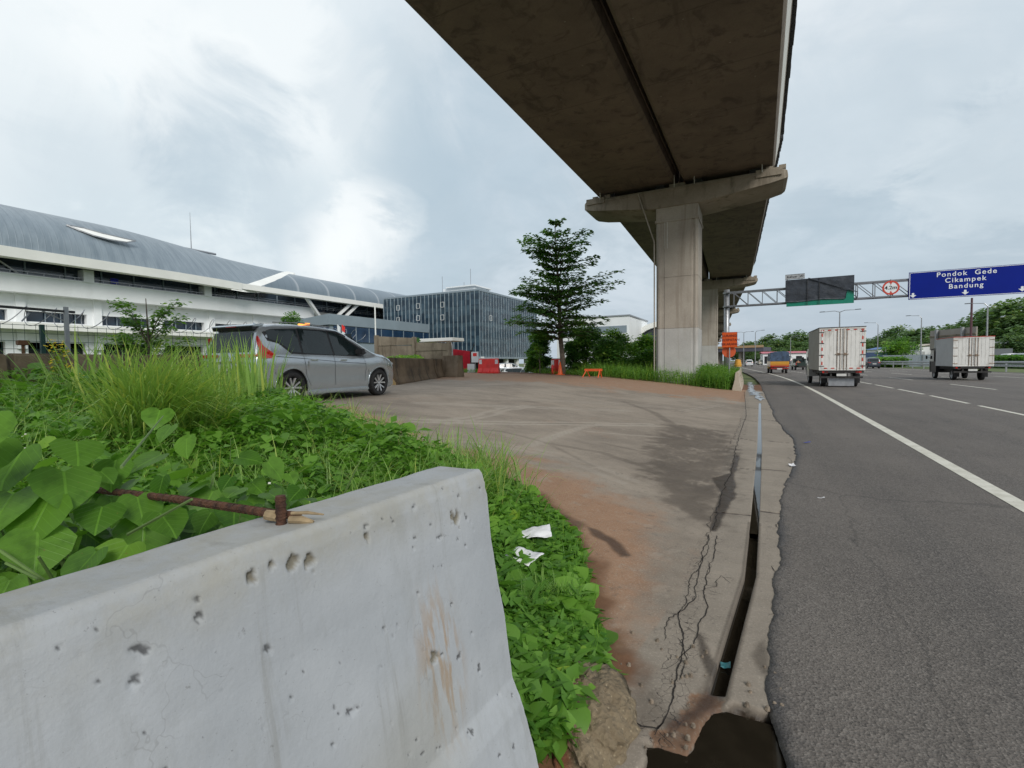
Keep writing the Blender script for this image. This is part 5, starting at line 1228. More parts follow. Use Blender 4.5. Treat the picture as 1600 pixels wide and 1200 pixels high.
# scrub behind the dirty barriers and grass mound below the panel wall
def scrub(label, pts_w, n, h, leafs, m=L_bush, name='scrub', cat='scrub', blades=0, bl=(.3, .7)):
    v = Veg(); P_ = np.array(pts_w); x0_, x1_, y0_, y1_ = P_[:, 0].min(), P_[:, 0].max(), P_[:, 1].min(), P_[:, 1].max(); acc = np.zeros((0, 2))
    while len(acc) < n:
        q = np.stack([U_(x0_, x1_, n*2), U_(y0_, y1_, n*2)], 1); acc = np.vstack([acc, q[inpoly(q[:, 0], q[:, 1], pts_w)]])
    x, y = acc[:n, 0], acc[:n, 1]; hh = h*(.3+.9*vnoise(x, y, 1.1, 15, 3)); z = zt(x, y)+hh*U_(.05, 1, n)
    v.add(leaf_geo(np.stack([x, y, z], 1), U_(.6, 1.2, n)*leafs, U_(0, 2*PI, n), U_(-.4, .8, n), U_(-.6, .6, n), 'leaf'), .1+.6*vnoise(x, y, .8, 19, 3)+U_(-.15, .3, n))
    if blades:
        k = RNG.integers(0, n, blades); v.add(blade_geo(np.stack([x[k], y[k], zt(x[k], y[k])], 1), U_(bl[0], bl[1], blades), U_(0, 2*PI, blades), U_(0, .4, blades), U_(.3, 1.6, blades), U_(.012, .03, blades), 4), U_(.3, 1, blades))
    o = v.build(name, m); return setp(o, label, cat, kind='stuff')
scrub('green scrub at the foot of the nearest pier', [(-9.2, 25.8), (-5.0, 25.9), (-1.3, 25.4), (-.9, 30), (-10, 31)], 20000, .75, .10, L_bush, blades=2600, bl=(.5, 1.15))
scrub('dense scrub between the pier and the carriageway barrier', [(-2.9, 25.6), (-1.3, 25.2), (-1.2, 36), (-3.6, 36)], 16000, 1.2, .10, L_bush, blades=1500, bl=(.6, 1.4))
scrub('scrub strip beyond the far edge of the lay-by, near the red hoarding', [(-22, 27.5), (-16.8, 27.2), (-18.5, 33), (-24, 33)], 4000, .25, .12, L_bush, blades=1200, bl=(.15, .4))
scrub('scrub strip around the layered tree foot', [(-13.2, 28.2), (-9.4, 27.0), (-9, 33), (-14.8, 33)], 4000, .35, .12, L_bush, blades=1500, bl=(.15, .5))
scrub('weeds behind the dirty barriers on the left', [(-13.5, -2), (-11.6, -2), (-12.6, 11), (-16, 11)], 10000, 1.0, .13, L_bush, blades=3000, bl=(.5, 1.0))
# ================================================================ VEHICLES
def paint(name, col, metal=.0, rough=.3, coat=.6, var=.03): return mat(name, col, rough, metal, var=var, scale=3, coat=coat)
M_tyre = mat('tyre_rubber', (.018, .018, .019), .85, var=.2, scale=20)
M_rimd = mat('rim_black', (.02, .02, .022), .4, .4)
M_rims = mat('rim_silver', (.62, .63, .65), .3, .7, var=.03)
M_cglass = mat('tinted_glass', (.012, .020, .022), .04, var=.1, spec=.45, coat=0)
M_trim = mat('black_trim', (.014, .014, .016), .45, var=.1)
M_red = mat('red_lens', (.50, .018, .010), .18, var=.15, coat=.8)
M_amb = mat('amber_lens', (.7, .22, .02), .25, var=.1, coat=.5)
M_chrome = mat('chrome_trim', (.6, .61, .63), .2, .9, var=.03)
M_plate = mat('plate_white', (.6, .6, .58), .5, var=.05)
def lerp_tab(tab, x): return float(np.interp(x, [a for a, b_ in tab], [b_ for a, b_ in tab]))
ZTOP = [(0, .60), (.02, .86), (.05, 1.02), (.11, 1.22), (.20, 1.46), (.26, 1.56), (.32, 1.615), (.6, 1.655), (1.2, 1.69), (1.8, 1.69), (2.3, 1.655), (2.6, 1.585), (2.9, 1.44), (3.2, 1.27), (3.42, 1.14), (3.55, 1.10), (3.9, 1.05), (4.15, .98), (4.32, .88), (4.42, .74), (4.47, .60)]
ZBELT = [(0, .58), (.02, .80), (.06, .98), (.3, 1.02), (1.5, 1.0), (2.6, .965), (3.3, .985), (3.55, 1.02), (3.9, .99), (4.15, .93), (4.32, .83), (4.42, .70), (4.47, .57)]
AX = (.84, 3.615); WR = .325
def Wp(x):
    w_ = .875
    if x < .35: w_ -= .16*(1-math.sqrt(max(0, 1-((.35-x)/.35)**2)))+.02
    if x > 3.5: w_ -= .30*(1-math.sqrt(max(0, 1-((x-3.5)/1.0)**2)))
    for a in AX: w_ += .018*math.exp(-((x-a)/.36)**4)
    return w_
def zbot(x):
    z = .20+(.12*max(0, (.25-x)/.25) if x < .25 else 0)+(.08*max(0, (x-4.2)/.27) if x > 4.2 else 0)
    for a in AX:
        if abs(x-a) < .405: z = max(z, WR-.0+math.sqrt(.405**2-(x-a)**2))
    return z
def side_prof(x):
    """right half cross-section from sill to roof centre (y>0)"""
    w_ = Wp(x); zb = zbot(x); zl = lerp_tab(ZBELT, x); zt_ = lerp_tab(ZTOP, x); P_ = []
    for s_ in (0, .08, .22, .38, .55, .70, .84, .93, 1.0):
        z = zb+(zl-zb)*s_
        k = (z-.2)/(max(zl, .6)-.2)
        y = w_*(np.interp(k, [0, .12, .3, .48, .62, .78, .92, 1.0], [.935, .965, .975, .962, .985, 1.0, .985, .962]))
        P_.append((y, z))
    ze = zt_-.055; gh = max(0.0, min(1, (zt_-zl-.06)/.5)); yr_ = w_*(.962-.20*gh-.03)
    ze = max(ze, zl+.004)
    for s_ in (.06, .35, .7, 1.0): P_.append((w_*.955+(yr_-w_*.955)*s_-(.0), zl+(ze-zl)*s_))
    P_.append((yr_-.045, max(ze, zt_-.022)+.004)); P_.append((yr_*.62, zt_+.004)); P_.append((yr_*.3, zt_+.010)); P_.append((0, zt_+.012))
    return P_
def gy_side(x, z):       # y of the greenhouse / side at (x, z)
    P_ = side_prof(x); zs = [p[1] for p in P_[:13]]; ys = [p[0] for p in P_[:13]]; return float(np.interp(z, zs, ys))
CAR_XS = sorted(set([0, .01, .03, .06, .10, .15, .2, .26, .32, .38] + [round(a+d, 4) for a in AX for d in (-.47, -.406, -.404, -.38, -.34, -.28, -.2, -.1, 0, .1, .2, .28, .34, .38, .404, .406, .47)] + list(np.round(np.arange(1.35, 3.15, .12), 3)) + [4.1, 4.2, 4.28, 4.34, 4.39, 4.43, 4.46, 4.47]))
def car_body_mesh(sx=1.0):
    rings = []
    for x in CAR_XS:
        P_ = side_prof(x); rings.append([(x, y, z) for y, z in P_]+[(x, -y, z) for y, z in reversed(P_[:-1])])
    mb = MB(); mb.loft(rings, close_ring=False)
    k = len(rings[0]); mb.f.append(tuple(range(k))); e = (len(rings)-1)*k; mb.f.append(tuple(e+i for i in reversed(range(k))))
    me = mb.mesh('car_body'); return me
def side_patch(poly, s=1, off_=.007, sub=3):
    """polygon in (x,z) laid on the body side"""
    bm = bmesh.new(); vs_ = [bm.verts.new((x, 0, z)) for x, z in poly]; bm.faces.new(vs_)
    bmesh.ops.triangulate(bm, faces=bm.faces[:])
    for _ in range(sub):
        es = [e for e in bm.edges if e.calc_length() > .13]
        if not es: break
        bmesh.ops.subdivide_edges(bm, edges=es, cuts=1); bmesh.ops.triangulate(bm, faces=[f for f in bm.faces if len(f.verts) > 3])
    for v in bm.verts: v.co.y = s*(gy_side(v.co.x, v.co.z)+off_)
    for f in bm.faces:
        f.normal_update()
        if f.normal.y*s < 0: f.normal_flip()
    me = bpy.data.meshes.new('patch'); bm.to_mesh(me); bm.free(); return me
def end_patch(poly, front=False, off_=.008):
    """polygon in (y,z) laid on windscreen or rear glass"""
    xs = [a for a, b_ in ZTOP]; zs = [b_ for a, b_ in ZTOP]
    def xof(z):
        if front: return float(np.interp(z, zs[12:][::-1], xs[12:][::-1]))+off_
        return float(np.interp(z, zs[:9], xs[:9]))-off_
    bm = bmesh.new(); bm.faces.new([bm.verts.new((0, y, z)) for y, z in poly]); bmesh.ops.triangulate(bm, faces=bm.faces[:])
    for _ in range(3): bmesh.ops.subdivide_edges(bm, edges=[e for e in bm.edges if e.calc_length() > .15], cuts=1); bmesh.ops.triangulate(bm, faces=[f for f in bm.faces if len(f.verts) > 3])
    for v in bm.verts: v.co.x = xof(v.co.z)+(.03 if not front else -.05)*0*(v.co.y/.7)**2; v.co.z += .012
    me = bpy.data.meshes.new('patch'); bm.to_mesh(me); bm.free(); return me
def make_wheel(parent, x, y, r_=.325, wd=.205, s=1, rim=True, name='wheel', steel=False):
    w_ = bpy.data.objects.new(name, None); C.objects.link(w_); w_.parent = parent; w_.location = (x, y, r_)
    Mx = Matrix.Rotation(-s*PI/2, 4, 'X')
    h = wd/2; ir = r_*.70
    MB().lathe([(ir, -h*.8), (r_*.86, -h), (r_*.96, -h*.9), (r_, -h*.6), (r_, h*.6), (r_*.96, h*.9), (r_*.86, h), (ir, h*.8), (ir, -h*.8)], 32, Mx).build('tyre', M_tyre, w_, smooth=True)
    if steel:
        MB().lathe([(0, h*.1), (r_*.28, h*.1), (r_*.34, h*.55), (r_*.5, h*.3), (ir, h*.75)], 20, Mx).build('rim', M_galv, w_, smooth=True); return w_
    if rim:
        rd = MB().lathe([(0, h*.25), (ir*.9, h*.15), (ir, h*.8)], 28, Mx); rd.build('rim', M_rimd, w_)
        sp = MB()
        for k in range(5):
            for d_ in (-.17, .17):
                a = 2*PI*k/5+.3; a0, a1 = a+d_*.5, a+d_*1.75
                q = [Vector((math.cos(a0)*ir*.18, math.sin(a0)*ir*.18, h*.62)), Vector((math.cos(a1)*ir*.97, math.sin(a1)*ir*.97, h*.80))]
                pr = Vector((-math.sin(a), math.cos(a), 0))
                w0, w1 = .030, .030 if d_ > 0 else .046
                v = [q[0]-pr*w0/2, q[0]+pr*w0/2, q[1]+pr*w1/2, q[1]-pr*w1/2]; dz = Vector((0, 0, -.03))
                sp.add([Mx @ p for p in v]+[Mx @ (p+dz) for p in v], [(0, 1, 2, 3), (4, 7, 6, 5), (0, 4, 5, 1), (1, 5, 6, 2), (2, 6, 7, 3), (3, 7, 4, 0)])
        sp.lathe([(0, h*.72), (.035, h*.68), (.038, h*.4)], 12, Mx); sp.build('spokes', M_rims, w_)
    else: MB().lathe([(0, h*.7), (ir, h*.8)], 16, Mx).build('rim', M_rims, w_)
    return w_
def make_car(name, label, cat, loc, rz, body, detail=True, group=None, scale=1.0):
    """car pointing along local +x"""
    o = thing(name, label, cat, loc, rz, group); o.scale = (scale,)*3
    me = bpy.data.meshes.get('car_body_shared')
    if me is None: me = car_body_mesh(); me.name = 'car_body_shared'
    me = me.copy(); me.materials.clear(); bo = link('body', me, body, o, smooth=True)
    dark = MB()
    dark.box(.30, 4.15, -.70, .70, .24, .62)
    dark.box(.38, 1.30, -.80, .80, .30, .74); dark.box(3.16, 4.05, -.80, .80, .30, .74)
    dark.build('underbody', M_trim, o)
    for x in AX:
        for s_ in (-1, 1): make_wheel(o, x, s_*.775, WR, .205, s_, rim=detail)
    rear_w = [(-.60, 1.06), (.60, 1.06), (.56, 1.46), (-.56, 1.46)]
    g = MB()
    ws = link('rear_window', end_patch(rear_w), M_cglass, o); link('windscreen', end_patch([(-.66, 1.16), (.66, 1.16), (.58, 1.56), (-.58, 1.56)], True), M_cglass, o)
    for s_ in (-1, 1):
        wins = [[(.36, 1.49), (.50, 1.53), (1.10, 1.565), (1.10, 1.07), (.86, 1.08), (.60, 1.28), (.40, 1.33)],
                [(1.16, 1.06), (1.16, 1.57), (1.80, 1.585), (1.98, 1.58), (2.02, 1.035)],
                [(2.08, 1.03), (2.04, 1.57), (2.30, 1.535), (2.55, 1.45), (2.98, 1.20), (3.05, 1.09), (2.9, 1.035)]]
        for w_ in wins:
            fr_ = link('window', side_patch(w_, s_, .008), M_cglass, o)
        link('window_surround', side_patch([(.30, 1.47), (.5, 1.545), (1.2, 1.595), (2.05, 1.60), (2.35, 1.55), (2.6, 1.46), (3.05, 1.22), (3.22, 1.10), (2.95, 1.005), (1.1, 1.035), (.83, 1.045), (.58, 1.25), (.36, 1.30)], s_, .004), M_trim, o)
        if detail:
            link('tail_lamp', side_patch([(.13, 1.36), (.20, 1.40), (.245, 1.20), (.44, 1.02), (.40, .95), (.10, .94), (.06, 1.0), (.16, 1.10)], s_, .010), M_red, o)
            tl = MB(); tl.box(-.012+.03, .12, s_*.30, s_*.72, .965, 1.03); tl.build('tail_lamp', M_red, o)
            for (xa, za, xb, zb_) in ((1.13, 1.05, 1.20, .60), (1.20, .60, 1.33, .36), (2.03, 1.03, 2.06, .34), (3.02, 1.05, 3.10, .72), (3.10, .72, 3.06, .40)):
                link('door_gap', side_patch([(xa-.005, za), (xa+.005, za), (xb+.005, zb_), (xb-.005, zb_)], s_, .003), M_trim, o)
            link('crease_shade', side_patch([(.45, .975), (.45, .99), (1.2, .945), (2.4, .865), (3.1, .83), (3.1, .822), (2.4, .855), (1.2, .935)], s_, .003), M_trim, o)  # thin black strip paints the shade line of a body fold
            for hx in (1.32, 2.22):
                y = gy_side(hx, .93); MB().box(hx-.02, hx+.20, min(s_*(y-.005), s_*(y+.035)), max(s_*(y-.005), s_*(y+.035)), .895, .93).build('door_handle', M_chrome, o, bevel=.008)
            sill = MB(); sill.box(1.28, 3.18, min(s_*.80, s_*.885), max(s_*.80, s_*.885), .17, .245); sill.build('side_skirt', body, o, bevel=.02)
            mr = MB(); ym = gy_side(2.86, 1.08); mr.box(2.76, 2.90, min(s_*(ym+.02), s_*(ym+.23)), max(s_*(ym+.02), s_*(ym+.23)), 1.05, 1.19); mr.box(2.83, 2.90, min(s_*(ym-.02), s_*(ym+.05)), max(s_*(ym-.02), s_*(ym+.05)), 1.05, 1.09); mr.build('mirror', M_trim, o, bevel=.03)
            # wheel arch lips
            for a in AX:
                lip = MB(); rg = []
                for k in range(19):
                    an = PI*k/18; xx = a+.412*math.cos(an); z_ = WR+.412*math.sin(an); yb_ = s_*(gy_side(min(4.4, max(.02, xx)), z_+.01)+.0)
                    rg.append([(xx, yb_-s_*.03, z_), (xx, yb_+s_*.010, z_), (a+.435*math.cos(an), yb_+s_*.010, WR+.435*math.sin(an)), (a+.435*math.cos(an), yb_-s_*.03, WR+.435*math.sin(an))])
                lip.loft(rg); lip.build('arch_lip', body, o, smooth=False)
            hl = MB(); hl.box(4.30, 4.42, min(s_*.42, s_*.70), max(s_*.42, s_*.70), .78, .86); hl.build('headlight', M_chrome, o, bevel=.02)
            link('visor', side_patch([(1.14, 1.575), (1.14, 1.60), (2.3, 1.60), (2.6, 1.50), (2.58, 1.47), (2.28, 1.56), (2.0, 1.578)], s_, .022), M_trim, o)
            rr_ = MB(); rr_.tube([(.6, s_*.60, 1.685), (1.2, s_*.60, 1.72), (2.2, s_*.585, 1.69)], .012, 6); rr_.build('roof_rail', body, o)
        else: link('tail_lamp', side_patch([(.05, 1.0), (.10, 1.05), (.22, 1.0), (.22, .90), (.05, .88)], s_, .010), M_red, o); MB().box(-.01, .05, min(s_*.45, s_*.7), max(s_*.45, s_*.7), .86, .96).build('tail_lamp', M_red, o)
    if detail:
        sp = MB(); sp.loft([[(.13, y, 1.595), (.15, y, 1.572), (.36, y, 1.59), (.42, y, 1.648), (.24, y, 1.632)] for y in (-.60, -.4, 0, .4, .60)]); sp.build('spoiler', body, o, bevel=.012)
        MB().loft([[(.145, y, 1.571), (.17, y, 1.51), (.34, y, 1.57)] for y in (-.58, .58)]).build('spoiler_underside', M_trim, o)
        MB().box(.122, .14, -.14, .14, 1.575, 1.588).build('brake_lamp', M_red, o)
        MB().box(-.012, .05, -.55, .55, .86, .89).box(-.014, .05, -.60, .60, .60, .625).build('chrome_strip', M_chrome, o)
        MB().box(-.02, .01, -.24, .24, .70, .82).build('plate', M_plate, o)
        MB().box(-.015, .3, -.66, .66, .26, .40).build('bumper_insert', M_trim, o, bevel=.02)
        MB().box(-.018, .02, -.66, -.50, .44, .54).box(-.018, .02, .50, .66, .44, .54).build('reflector', M_red, o)
        MB().add([(.62, -.012, 1.66), (.74, -.015, 1.67), (.76, 0, 1.67), (.65, 0, 1.715), (.62, .012, 1.66), (.74, .015, 1.67)], [(0, 1, 3), (4, 3, 5), (0, 3, 4), (1, 2, 3), (2, 5, 3)]).build('antenna_fin', body, o)
        # amber light bar on the roof
        lb_ = bpy.data.objects.new('light_bar', None); C.objects.link(lb_); lb_.parent = o
        MB().box(1.80, 1.94, -.30, .05, 1.705, 1.725).build('base', M_trim, lb_)
        MB().box(1.81, 1.93, -.12, .03, 1.725, 1.775).box(1.81, 1.93, -.28, -.13, 1.725, 1.775).build('lens', emit('amber_glow', (1.0, .36, .05), 1.3), lb_, bevel=.02)
    else: MB().box(-.02, .01, -.24, .24, .66, .78).build('plate', M_plate, o)
    return o
silver = paint('silver_paint', (.42, .46, .49), .62, .26, 1.0)
cw_r = Vector((-8.67, 6.68)); cw_f = Vector((-8.88, 9.43)); hd = (cw_f-cw_r).normalized(); ang = math.atan2(hd.y, hd.x); nrm = Vector((hd.y, -hd.x))   # right-hand side of the car
CZ = .72
corg = cw_r - hd*AX[0] - nrm*.80
make_car('silver_mpv', 'silver grey people carrier with amber roof light parked on the lay-by', 'car', (corg.x, corg.y, CZ), ang, silver, True)

M_cargo = mat('dirty_white_panel', (.70, .69, .66), .55, var=.06, scale=2, dirt=(.36, .33, .28), dirt_amt=.5)
M_cargo_shade = mat('shaded_side_panel', (.36, .35, .32), .6, var=.06, scale=2, dirt=(.26, .24, .2), dirt_amt=.4)  # white panel again, with its shaded-side tone put into the base colour
M_chas = mat('chassis_black', (.03, .028, .027), .7, var=.3, scale=6)
M_rtape = mat('red_tape', (.55, .06, .035), .4); M_wtape = mat('white_tape', (.72, .72, .70), .4)
M_rod = mat('rusty_rod', (.30, .22, .16), .6, .4, var=.4, scale=8)
def box_truck(name, label, loc, rz, W_, L_, H0, H1, cabcol, wheel=.38, cabL=1.7, tape=True, flap=False, side=M_cargo_shade, group='box trucks', plate=True, detail=True):
    """truck pointing +y, rear face at y=0, centred on x"""
    o = thing(name, label, 'truck', loc, rz, group); h = W_/2
    MB().box(-h, h, .02, L_, H0, H1).build('cargo_box', side, o, bevel=.015)
    # rear frame, doors with pressed ribs
    MB().box(-h, -h+.07, -.03, .02, H0, H1).box(h-.07, h, -.03, .02, H0, H1).box(-h+.07, h-.07, -.03, .02, H1-.08, H1).box(-h+.07, h-.07, -.03, .02, H0, H0+.07).build('rear_frame', M_cargo, o)
    MB().box(-h-.02, h+.02, -.05, L_, H1, H1+.035).build('roof', M_dark if tape else M_rtape, o)
    for s_ in (-1, 1):
        d = MB(); x0_, x1_ = (.01, h-.07) if s_ > 0 else (-h+.07, -.01); n = 5; w_ = (x1_-x0_)/n; d.box(x0_, x1_, -.01, .02, H0+.07, H1-.08)
        for k in range(n): d.box(x0_+w_*k+.012, x0_+w_*(k+1)-.012, -.022, -.01, H0+.11, H1-.12)
        dr = d.build('door', M_cargo, o)
        for xx in (.08, .22):
            MB().tube([(s_*xx, -.04, H0+.02), (s_*xx, -.04, H1-.05)], .014, 6).build('lock_rod', M_rod, dr)
        hb = MB(); zc = H0+(H1-H0)*.38; hb.bar((s_*.02, -.055, zc), (s_*.30, -.055, zc), .03); hb.box(s_*.15-.04, s_*.15+.04, -.06, -.03, zc-.06, zc+.06); hb.build('handle', M_rod, dr)
        hg = MB()
        for f in (.1, .36, .64, .9): z = H0+(H1-H0)*f; hg.box(min(s_*(h-.22), s_*(h+.015)), max(s_*(h-.22), s_*(h+.015)), -.045, -.02, z-.02, z+.02)
        hg.build('hinge', M_rod if not tape else M_dark, dr)
    if tape:
        tr_, tw = MB(), MB(); k = 0
        for s_ in (-1, 1):
            z = H0+.1
            while z < H1-.2:
                (tr_ if k % 2 else tw).box(s_*(h-.13)-.03, s_*(h-.13)+.03, -.036, -.031, z, z+.17); k += 1; z += .19
        for s_ in (-1, 1):
            for zz_ in (H0+.085, H1-.15):
                x = s_*.18
                while abs(x) < h-.2: (tr_ if k % 2 else tw).box(min(x, x+s_*.14), max(x, x+s_*.14), -.036, -.031, zz_, zz_+.05); x += s_*.16; k += 1
        tr_.build('red_reflective_tape', M_rtape, o); tw.build('white_reflective_tape', M_wtape, o)
    MB().box(-h+.25, -h+.40, 0, L_+.4, H0-.2, H0-.005).box(h-.40, h-.25, 0, L_+.4, H0-.2, H0-.005).box(-h+.05, h-.05, .02, .10, H0-.14, H0-.004).box(-.5, .5, L_*.3, L_+.3, H0-.4, H0-.2).build('chassis', M_chas, o)
    MB().box(-h+.08, h-.08, .05, .15, H0-.42, H0-.32).box(-.5, -.42, .08, .14, H0-.33, H0-.14).box(.42, .5, .08, .14, H0-.33, H0-.14).build('rear_bumper', M_chas, o)
    for s_ in (-1, 1): MB().box(s_*(h-.28)-.13, s_*(h-.28)+.13, -.0, .05, H0-.14, H0-.05).build('tail_light', M_red, o, bevel=.01)
    if plate: MB().box(-.22, .22, -.01, .015, H0-.31, H0-.18).build('plate', M_plate, o)
    if flap: MB().box(-.55, .60, .22, .24, .06, H0-.43).build('mud_apron', M_galv, o)
    for s_ in (-1, 1):
        make_wheel(o, s_*(h-.30), .95, wheel, .24, s_, False, steel=True).rotation_euler = (0, 0, s_*0-PI/2 if 0 else 0)
        make_wheel(o, s_*(h-.18), L_+.75, wheel, .20, s_, False, steel=True)
        MB().box(s_*(h-.30)-.15, s_*(h-.30)+.15, .36, .38, .22, H0-.2).build('mudflap', M_tyre, o)
    # cab
    cb = MB(); y0_ = L_+.10; y1_ = L_+.1+cabL; hz = H0+1.25
    pr = [(y0_, .45), (y1_-.05, .45), (y1_, .65), (y1_-.03, 1.25), (y1_-.33, min(hz, H1-.1)), (y0_, min(hz+.03, H1-.1))]
    cb.loft([[(x, y, z) for y, z in [(a, b_) for a, b_ in pr]] for x in (-h+.08, -h+.03, h-.03, h-.08)]); cb.build('cab', cabcol, o, bevel=.04)
    zt2 = min(hz, H1-.1)
    for s_ in (-1, 1):
        MB().loft([[(s_*(h-.03+.003), y, z) for y, z in ((y0_+.35, 1.25), (y1_-.12, 1.25), (y1_-.38, zt2-.12), (y0_+.35, zt2-.12))], [(s_*(h-.03+.010), y, z) for y, z in ((y0_+.35, 1.25), (y1_-.12, 1.25), (y1_-.38, zt2-.12), (y0_+.35, zt2-.12))]]).build('side_window', M_cglass, o)
        mm = MB(); mm.bar((s_*(h-.03), y1_-.2, 1.5), (s_*(h+.12), y1_+.03, 1.55), .02); mm.box(s_*(h+.12)-.05, s_*(h+.12)+.05, y1_, y1_+.04, 1.42, 1.66); mm.build('mirror', M_trim, o)
    return o
def wheelfix(o):   # lathe wheels are turned about x for cars pointing +x; trucks point +y
    for c_ in o.children:
        if c_.name.startswith('wheel'): c_.rotation_euler = (0, 0, -PI/2)
def road_at(xr, Y): return (xr+float(off(Y)), Y, .012)
def head(Y): return math.atan((float(off(Y+3))-float(off(Y-3)))/-6)
t1 = box_truck('box_truck', 'large dirty white box truck with red and white reflective tape on its rear doors', (3.84, 30.6, .012), .03, 2.05, 4.6, .90, 3.17, paint('cab_white', (.5, .5, .5)), .40, 1.6, True, True); wheelfix(t1)
t2 = box_truck('box_truck', 'smaller white box truck with dark cab and rusty door hinges in the outer lane', (12.25, 41.3, .012), .0, 2.0, 3.5, .92, 2.82, mat('cab_dark', (.012, .014, .018), .35, var=.1, spec=.3), .36, 1.5, False, False, side=mat('bluish_panel', (.50, .52, .53), .5, var=.05, scale=2)); wheelfix(t2)
# wheels of t1/t2: dual-looking outer rubber already inside the width
def pickup(label, loc, rz):
    o = thing('tarp_truck', label, 'truck', loc, rz); h = .92
    py_ = paint('marigold_paint', (.62, .30, .03)); pr_ = paint('maroon_paint', (.30, .025, .02)); po = paint('orange_paint', (.55, .12, .02))
    for (z0, z1, m_) in ((.72, .86, pr_), (.86, 1.0, po), (1.0, 1.42, py_)):
        MB().box(-h, h, -.02, 2.9, z0, z1).build('cargo_bed', m_, o)
    MB().box(-h+.06, h-.06, -.035, -.021, 1.12, 1.28).box(-h+.1, h-.1, -.035, -.021, .9, .94).build('tailgate_rib', py_, o)
    tp = MB(); rg = []
    for y in (-.06, .6, 1.4, 2.2, 2.95):
        j = lambda: random.uniform(-.02, .02)
        rg.append([(-h-.03, y, 1.36), (-h-.02+j(), y, 1.8), (-h+.05, y, 2.3+j()), (-.4, y, 2.42+j()), (.4, y, 2.46+j()), (h-.05, y, 2.36+j()), (h+.02+j(), y, 1.8), (h+.03, y, 1.36)])
    tp.loft(rg); tp.build('tarpaulin', mat('blue_tarp', (.045, .075, .13), .5, var=.5, scale=2.5, bump=1.0, bscale=5), o)
    MB().box(-h+.05, h-.05, -.05, .05, .50, .62).build('bumper', pr_, o); MB().box(-.25, .25, -.06, -.052, .45, .58).build('plate', M_plate, o)
    for s_ in (-1, 1): MB().box(s_*.7-.12, s_*.7+.12, -.06, -.03, .72, .82).build('tail_light', M_red, o)
    MB().box(-.5, .5, 0, 4, .42, .72).build('chassis', M_chas, o)
    MB().loft([[(x, y, z) for y, z in ((3.0, .5), (4.5, .5), (4.55, 1.1), (4.2, 1.9), (3.0, 1.95))] for x in (-.85, .85)]).build('cab', py_, o, bevel=.05)
    for s_ in (-1, 1):
        make_wheel(o, s_*.74, .9, .33, .2, s_, False, steel=True); make_wheel(o, s_*.74, 3.9, .33, .2, s_, False, steel=True)
    wheelfix(o); return o
pickup('small marigold and maroon truck with a blue tarpaulin over its bed', (1.9, 60.5, .012), head(60))
wht = paint('white_paint', (.62, .63, .64)); blk = paint('navy_paint', (.025, .03, .045)); gry = paint('grey_paint', (.16, .17, .18)); blu = paint('teal_paint', (.05, .25, .30)); redp = paint('red_paint', (.4, .03, .02))
def car_px(px, ybot, label, m_, group=None, sc=1.0, rzadd=0, name='car', z=.012):
    q = onZ(px, ybot, z); return make_car(name, label, 'car', (q.x, q.y, z), head(q.y)+PI/2+rzadd, m_, False, group, sc)
q = onZ(1355, 576, 0); make_car('car', 'dark navy car partly hidden behind the large box truck', 'car', (q.x+.9, q.y, .012), head(q.y)+PI/2, blk, False)
car_px(1171, 572.5, 'white saloon farthest left on the carriageway, beyond the kerb barriers', wht, 'far cars')
car_px(1190, 570.3, 'pale car in the second lane beyond the white saloon', mat('cream_paint', (.5, .5, .42), .4), 'far cars', 1.0)
car_px(1183, 567.2, 'far white car in traffic below the bridge', wht, 'far cars'); car_px(1207, 567.2, 'far grey car in traffic left of the red canopy', gry, 'far cars')
# dark pickup with people riding in the bed: plain open bed and cab
def openpick(label, loc, rz):
    o = thing('pickup', label, 'pickup', loc, rz); dk = paint('dark_green_paint', (.02, .035, .03))
    MB().box(-.82, .82, 0, 2.1, .62, .68).box(-.82, -.76, 0, 2.1, .68, 1.05).box(.76, .82, 0, 2.1, .68, 1.05).box(-.76, .76, 0, .05, .68, 1.05).build('bed', dk, o)
    MB().loft([[(x, y, z) for y, z in ((2.15, .5), (4.6, .5), (4.65, .95), (3.7, 1.1), (3.3, 1.62), (2.15, 1.66))] for x in (-.82, .82)]).build('cab', dk, o, bevel=.05)
    MB().box(-.6, .6, 2.13, 2.148, 1.15, 1.5).build('rear_glass', M_cglass, o)
    MB().box(-.4, .4, 0, 4, .38, .62).build('chassis', M_chas, o)
    for s_ in (-1, 1): make_wheel(o, s_*.7, .8, .33, .2, s_, False, steel=True); make_wheel(o, s_*.7, 3.6, .33, .2, s_, False, steel=True); MB().box(s_*.74-.06, s_*.74+.06, -.02, -.001, .75, .95).build('tail_light', M_red, o)
    wheelfix(o); return o
qp = onZ(1253, 578.5, 0); openpick('dark open pickup just left of the large box truck', (qp.x, qp.y, .012), head(qp.y))
# person seated in the bed of the dark pickup
def skinned(name, joints, edges, radii, m_, parent=None, lvl=1):
    me = bpy.data.meshes.new(name); me.from_pydata(joints, edges, []); o = bpy.data.objects.new(name, me); C.objects.link(o)
    md = o.modifiers.new('skin', 'SKIN'); sv = me.skin_vertices[0].data if me.skin_vertices else None
    if sv is None:
        bm = bmesh.new(); bm.from_mesh(me); bm.verts.layers.skin.verify(); bm.to_mesh(me); bm.free(); sv = me.skin_vertices[0].data
    for i, r_ in enumerate(radii): sv[i].radius = (r_, r_)
    sv[0].use_root = True; o.modifiers.new('sub', 'SUBSURF').levels = lvl; o.modifiers['sub'].render_levels = lvl
    me.materials.append(m_); o.parent = parent; return o
M_skin = mat('skin', (.30, .17, .10), .6); M_shirt = mat('rust_shirt', (.35, .10, .06), .8); M_hair = mat('black_hair', (.012, .010, .010), .7)
